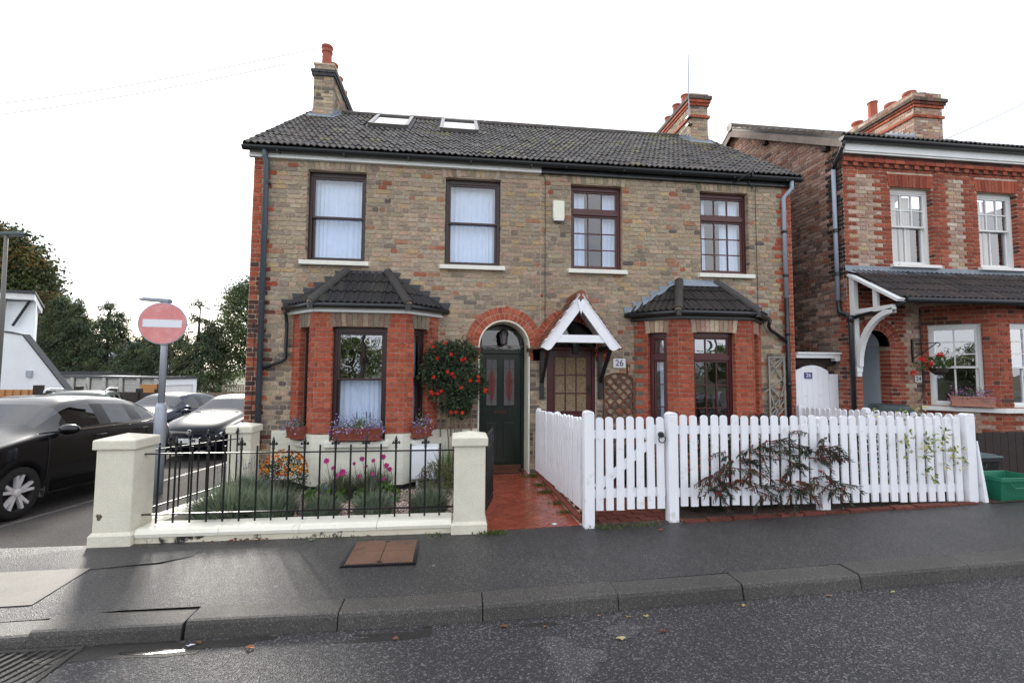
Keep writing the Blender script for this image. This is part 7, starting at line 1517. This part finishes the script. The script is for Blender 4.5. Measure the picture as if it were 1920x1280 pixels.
for i in range(4):
    (xa, ya), (xb, yb) = fp[i], fp[i+1]
    for k in range(8): m = MB(); a, b = Vector((xa, ya, 0)).lerp(Vector((xb, yb, 0)), k/8), Vector((xa, ya, 0)).lerp(Vector((xb, yb, 0)), (k+.96)/8); zt = .88-.06*(a.y-10); m.add([(a.x, a.y, -1.1), (b.x, b.y, -1.1), (b.x, b.y, zt), (a.x, a.y, zt), (a.x+.03, a.y+.02, -1.1), (b.x+.03, b.y+.02, -1.1), (b.x+.03, b.y+.02, zt), (a.x+.03, a.y+.02, zt)], ((0, 1, 2, 3), (4, 7, 6, 5), (0, 4, 5, 1), (3, 2, 6, 7), (1, 5, 6, 2), (0, 3, 7, 4))); m.build('board', MT['dark_wood'], df)
og = thing('timber_gate', (-12.4, 18, -.9), 'new orange boarded gate beside the white garage', 'gate')
for i in range(6): m = MB(); x = -12.78+i*.135; m.box(x, x+.13, 18, 18.04, -1.0, .84); m.build('board', MT['orange_wood'], og)
m = MB(); m.box(-11.97, -11.85, 17.97, 18.1, -1.0, .86); m.build('post', MT['brown_wood'], og)
# garage, side of concrete panels
GA = thing('garage', (-16, 25, -1), 'flat-roofed garage with concrete panel side and white up-and-over door', 'garage')
c0, cR, cL = Vector((-14.3, 22, 0)), Vector((-13.4, 24.3, 0)), Vector((-22.6, 25.9, 0)); CP = pbr('concrete_panel', S(178, 178, 174), .85, .15, 2.5, .004, 20, dirt=(S(116, 112, 104), 2.2, .55, .75))
ds = (cL-c0); nrmv = Vector((ds.y, -ds.x, 0)).normalized()
for i in range(6):
    a, b = c0+ds*(i/6), c0+ds*((i+1)/6-.012)
    for k in range(5):
        z0, z1 = -1.05+k*.42, -1.05+(k+1)*.42-.015; zt0, zt1 = (z1 if k < 4 else 1.0), (z1 if k < 4 else 1.0)
        m = MB(); m.add([(a.x, a.y, z0), (b.x, b.y, z0), (b.x, b.y, zt1), (a.x, a.y, zt0)]+[(p.x, p.y+.1, z) for p, z in ((a, z0), (b, z0), (b, zt1), (a, zt0))], ((0, 1, 2, 3), (4, 7, 6, 5), (0, 4, 5, 1), (3, 2, 6, 7), (1, 5, 6, 2), (0, 3, 7, 4))); m.build('concrete_panel', CP, GA)
    m = MB(); m.beam(a+Vector((-.06, -.06, -1.1)), a+Vector((-.06, -.06, 1.03)), .2, .14); m.build('pier', CP, GA)
m = MB(); m.add([(p.x, p.y, z) for z in (1.0, 1.14) for p in (c0+Vector((.05, -.15, 0)), cR+Vector((.1, 0, 0)), cR+ds+Vector((0, .5, 0)), cL+Vector((0, -.15, 0)))], ((0, 3, 2, 1), (4, 5, 6, 7), (0, 1, 5, 4), (1, 2, 6, 5), (2, 3, 7, 6), (3, 0, 4, 7))); m.build('roof', MT['dark_lead'], GA)
df_ = (cR-c0); fx = frame(c0, df_, Vector((-df_.y, df_.x, 0))); fl_ = df_.length
m = MB(fx); m.box(0, .25, -.02, .2, -1.1, 1.0); m.box(fl_-.25, fl_, -.02, .2, -1.1, 1.0); m.box(.25, fl_-.25, -.02, .2, .62, 1.0); m.build('front_wall', WR, GA)
gd = None
m = MB(fx); m.box(.25, fl_-.25, .06, .1, -1.05, .62); gd = m.build('garage_door', MT['white_paint'], GA)
for k in range(11): m = MB(fx); m.box(.28, fl_-.28, .045, .06, -1.0+k*.145, -1.0+k*.145+.12); m.build('door_rib', MT['white_paint'], gd)
m = MB(fx); cxm = fl_*.42; m.prism([(cxm, .04, .1), (cxm+.12, .04, -.15), (cxm, .04, -.42), (cxm-.12, .04, -.15)], (0, .004, 0)); m.build('yellow_mark', pbr('yellow_mark', S(222, 206, 60), .6), gd)
bg = thing('garage', (-23, 30, -1), 'low brick garage with dark flat roof behind the concrete panels', 'garage'); m = MB(); m.box(-30, -19.5, 30, 34, -1.1, .95); m.build('wall', pbr('distant_brick', S(140, 92, 76), .9, .2, 3), bg); m = MB(); m.box(-30.3, -19.2, 29.7, 34, 1.0, 1.35); m.build('roof', MT['dark_lead'], bg); m = MB(); m.box(-30.2, -19.4, 29.8, 30, .93, 1.0); m.build('soffit', MT['white_paint'], bg)
rf = thing('timber_fence', (-8, 16, -.9), 'grey-brown fence with square lattice top under the right-hand conifers', 'fence')
for i in range(16): m = MB(); x = -11.0+i*.28; m.box(x, x+.27, 16.4, 16.43, -1.0, .5); m.build('board', MT['oak'], rf)
for i in range(14): m = MB(); x = -8.1+i*.105; m.box(x, x+.035, 16.4, 16.42, .5, .88); m.build('lattice_slat', MT['oak'], rf)
for i in range(4): m = MB(); m.box(-8.1, -6.6, 16.42, 16.44, .52+i*.105, .555+i*.105); m.build('lattice_slat', MT['oak'], rf)
# distant house
fh = thing('distant_house', (-37, 55, -1), 'distant house with grey slate roof and orange brick chimney', 'house')
m = MB(); m.box(-46, -36.2, 55, 62, -1, 2.8); m.build('wall', WR, fh); m = MB(); m.add([(-46.3, 54.6, 2.7), (-36.2, 54.6, 2.7), (-36.2, 58.5, 5.0), (-46.3, 58.5, 5.0), (-46.3, 62.4, 2.7), (-36.2, 62.4, 2.7)], ((0, 1, 2, 3), (3, 2, 5, 4))); m.build('roof', pbr('slate', S(150, 150, 156), .7, .15, 1), fh)
m = MB(); m.add([(-36.2, 54, 2.6), (-34.2, 52.5, 4.4), (-32, 54, 2.6), (-36.2, 54, -1), (-32, 54, -1)], ((0, 2, 1), (3, 4, 2, 0))); m.build('gable', WR, fh); m = MB(); m.beam((-36.3, 53.8, 2.7), (-34.2, 52.3, 4.5), .2, .35); m.build('verge', MT['dark_lead'], fh)
m = MB(); m.box(-37.3, -35.9, 57, 58.2, 3.0, 5.5); m.box(-37.4, -35.8, 56.9, 58.3, 5.5, 5.8); ch = m.build('chimney', pbr('orange_brick', S(176, 104, 76), .9, .15, 4), fh); m = MB(); m.lathe([(.25, 5.8), (.2, 6.4)], (-36.4, 57.6, 0), 10); m.build('chimney_pot', MT['terracotta'], ch)

# ------------------------------------------------------------------ trees
CG = [S(68, 80, 56), S(82, 92, 62), S(56, 68, 50), S(92, 100, 68), S(72, 86, 64)]
def conifer(x, y, z0, h, rad, label, seed, n=260, pal=CG, grp='dark conifers beyond the garages'):
    r = random.Random(seed); o = thing('conifer_tree', (x, y, z0), label, 'tree', grp); m = MB(); m.tube([(x, y, z0), (x, y, z0+h*.5), (x+.1, y, z0+h*.95)], [.22, .14, .03], 8); m.build('trunk', MT['dark_wood'], o); m = MB()
    lead = [(0, 0, 1.0)]+[(r.uniform(-.45, .45), r.uniform(-.45, .45), r.uniform(.72, .95)) for k in range(4)]
    for i in range(n):
        lx, ly, lh = r.choice(lead); t = r.random()**.8; zz = z0+h*lh*t+.2; rr = rad*(1-t*.93)**.75*(.55 if t > .8 else 1); a = r.uniform(0, 6.28); k = r.uniform(.55, 1.05)
        c = Vector((x+lx*rad*(t)*.9+math.cos(a)*rr*k, y+ly*rad*t*.9+math.sin(a)*rr*k, zz)); out = Vector((math.cos(a), math.sin(a), 0)); cc = jit(r.choice(pal), .22, r)
        for j in range(40):
            s_ = r.random(); p = c+out*(s_-.5)*.9+Vector((r.gauss(0, .16), r.gauss(0, .16), r.gauss(0, .12)-.35*s_*s_)); leaf(m, p, out*.7+Vector((r.uniform(-.5, .5), r.uniform(-.5, .5), -.75)), rv(r), r.uniform(.14, .28), r.uniform(.06, .11), jit(cc, .2, r))
    m.build('crown', MT['leaf'], o, fix=False); return o
conifer(-28.9, 34, -1, 8.4, 2.6, 'tallest dark conifer of the clump beyond the garages', 101, 300)
conifer(-27.0, 33, -1, 8.0, 2.5, 'dark conifer in the middle of the clump, twin-topped', 102, 300)
conifer(-24.8, 33, -1, 7.8, 2.3, 'pointed conifer at the right of the clump, left of the far chimney', 103, 280)
conifer(-31.0, 35, -1, 5.8, 2.4, 'lower conifer hard behind the white wing wall', 104, 220)
conifer(-18.6, 30, -1, 6.6, 2.5, 'dark rounded conifer just right of the no entry sign', 105, 260)
conifer(-15.4, 28, -1, 7.4, 2.6, 'dense dark conifer left of the house corner', 106, 300)
conifer(-21.2, 31, -1, 4.8, 1.8, 'low conifer behind the signpost', 107, 180)
def broadleaf(x, y, z0, h, rad, label, seed, pal, n=150, lf=.2, per=30, grp='broadleaf trees', ctr=.62):
    r = random.Random(seed); o = thing('broadleaf_tree', (x, y, z0), label, 'tree', grp); m = MB(); m.tube([(x, y, z0), (x+.1, y, z0+h*.35), (x, y, z0+h*.8)], [.28, .2, .05], 8)
    for k in range(7): a = k*.9; m.tube([(x, y, z0+h*(.3+.06*k)), (x+math.cos(a)*rad*.5, y+math.sin(a)*rad*.5, z0+h*(.5+.06*k)), (x+math.cos(a)*rad*.85, y+math.sin(a)*rad*.85, z0+h*(.58+.05*k))], [.1, .06, .02], 6)
    m.build('trunk', MT['dark_wood'], o); m = MB()
    for i in range(n):
        v = rv(r); v = v.normalized()*(v.length**.45); c = Vector((x+v.x*rad, y+v.y*rad, z0+h*ctr+v.z*h*(1-ctr))); cc = jit(r.choice(pal), .25, r); q = rad*.24
        for j in range(per): leaf(m, c+Vector((r.gauss(0, q*.6), r.gauss(0, q*.6), r.gauss(0, q*.45))), rv(r)+Vector((0, 0, -.3)), rv(r), lf*r.uniform(.6, 1.3), lf*.6, jit(cc, .2, r))
    m.build('crown', MT['leaf'], o, fix=False)
AU = [S(74, 82, 48), S(86, 88, 50), S(62, 72, 44), S(112, 90, 50), S(68, 78, 46), S(58, 68, 42)]
broadleaf(-42.4, 42, -1, 16.4, 4.8, 'large tree with rusty autumn tints behind the white house', 111, AU, 620, .42, 60)
broadleaf(-35.4, 40, -1, 9.6, 2.8, 'smaller autumn-tinted tree above the white house eaves', 112, AU, 300, .3, 50)
broadleaf(-12.3, 30, -1, 9.7, 2.3, 'airy pale green tree rising beside the left house corner', 113, [S(84, 98, 62), S(72, 86, 54), S(98, 110, 72)], 420, .2, 44)
broadleaf(-21.5, 44, -1, 4.6, 2.6, 'small bright green bush below the distant chimney', 114, [S(92, 106, 56), S(76, 92, 48)], 90, .26, 26)
OP = [S(70, 86, 40), S(88, 100, 50), S(56, 70, 36), S(104, 108, 58)]
where = ('farthest left', 'second from the left', 'third from the left', 'fourth from the left', 'in the middle', 'fourth from the right', 'third from the right', 'second from the right', 'farthest right')
for k in range(9): broadleaf(-24+7.6*k, -46+rng.uniform(-3, 3), -.1, 4.6+rng.uniform(-.5, .8), 3.6, 'leafy tree across the road, '+where[k]+' of the mirrored row', 120+k, OP, 170, .26, 40, 'trees across the road mirrored in the windows', .55)
tp = thing('telegraph_pole', (-.7, -13, 0), 'dark pole across the road mirrored in the left bay window', 'pole'); m = MB(); m.tube([(-.7, -13, -.2), (-.62, -13, 7.5)], [.12, .09], 10); m.build('shaft', MT['dark_wood'], tp); m = MB(); m.box(-.84, -.72, -13.16, -13.1, 1.7, 2.2); m.build('notice', pbr('blue_notice', S(60, 120, 150), .5, .1), tp)
# overhead wires
WM = pbr('wire', S(206, 208, 214), .6, 0)
for k, (a, b, lab) in enumerate((((-17, 9, 9.4), (-1, 7.5, 12.3), 'upper pale overhead wire crossing the sky at the left'), ((-17, 9, 9.0), (-1, 7.5, 12.0), 'lower pale overhead wire crossing the sky at the left'), ((12.6, 2, 6.4), (22, 2, 11.2), 'pale overhead wire running from the neighbouring eaves to the right'))):
    n = 16; P = [Vector(a).lerp(Vector(b), i/n)-Vector((0, 0, .35*math.sin(math.pi*i/n))) for i in range(n+1)]; m = MB(); m.tube(P, .011, 5); tag(m.build('overhead_wire', WM), lab, 'wire', 'overhead wires')
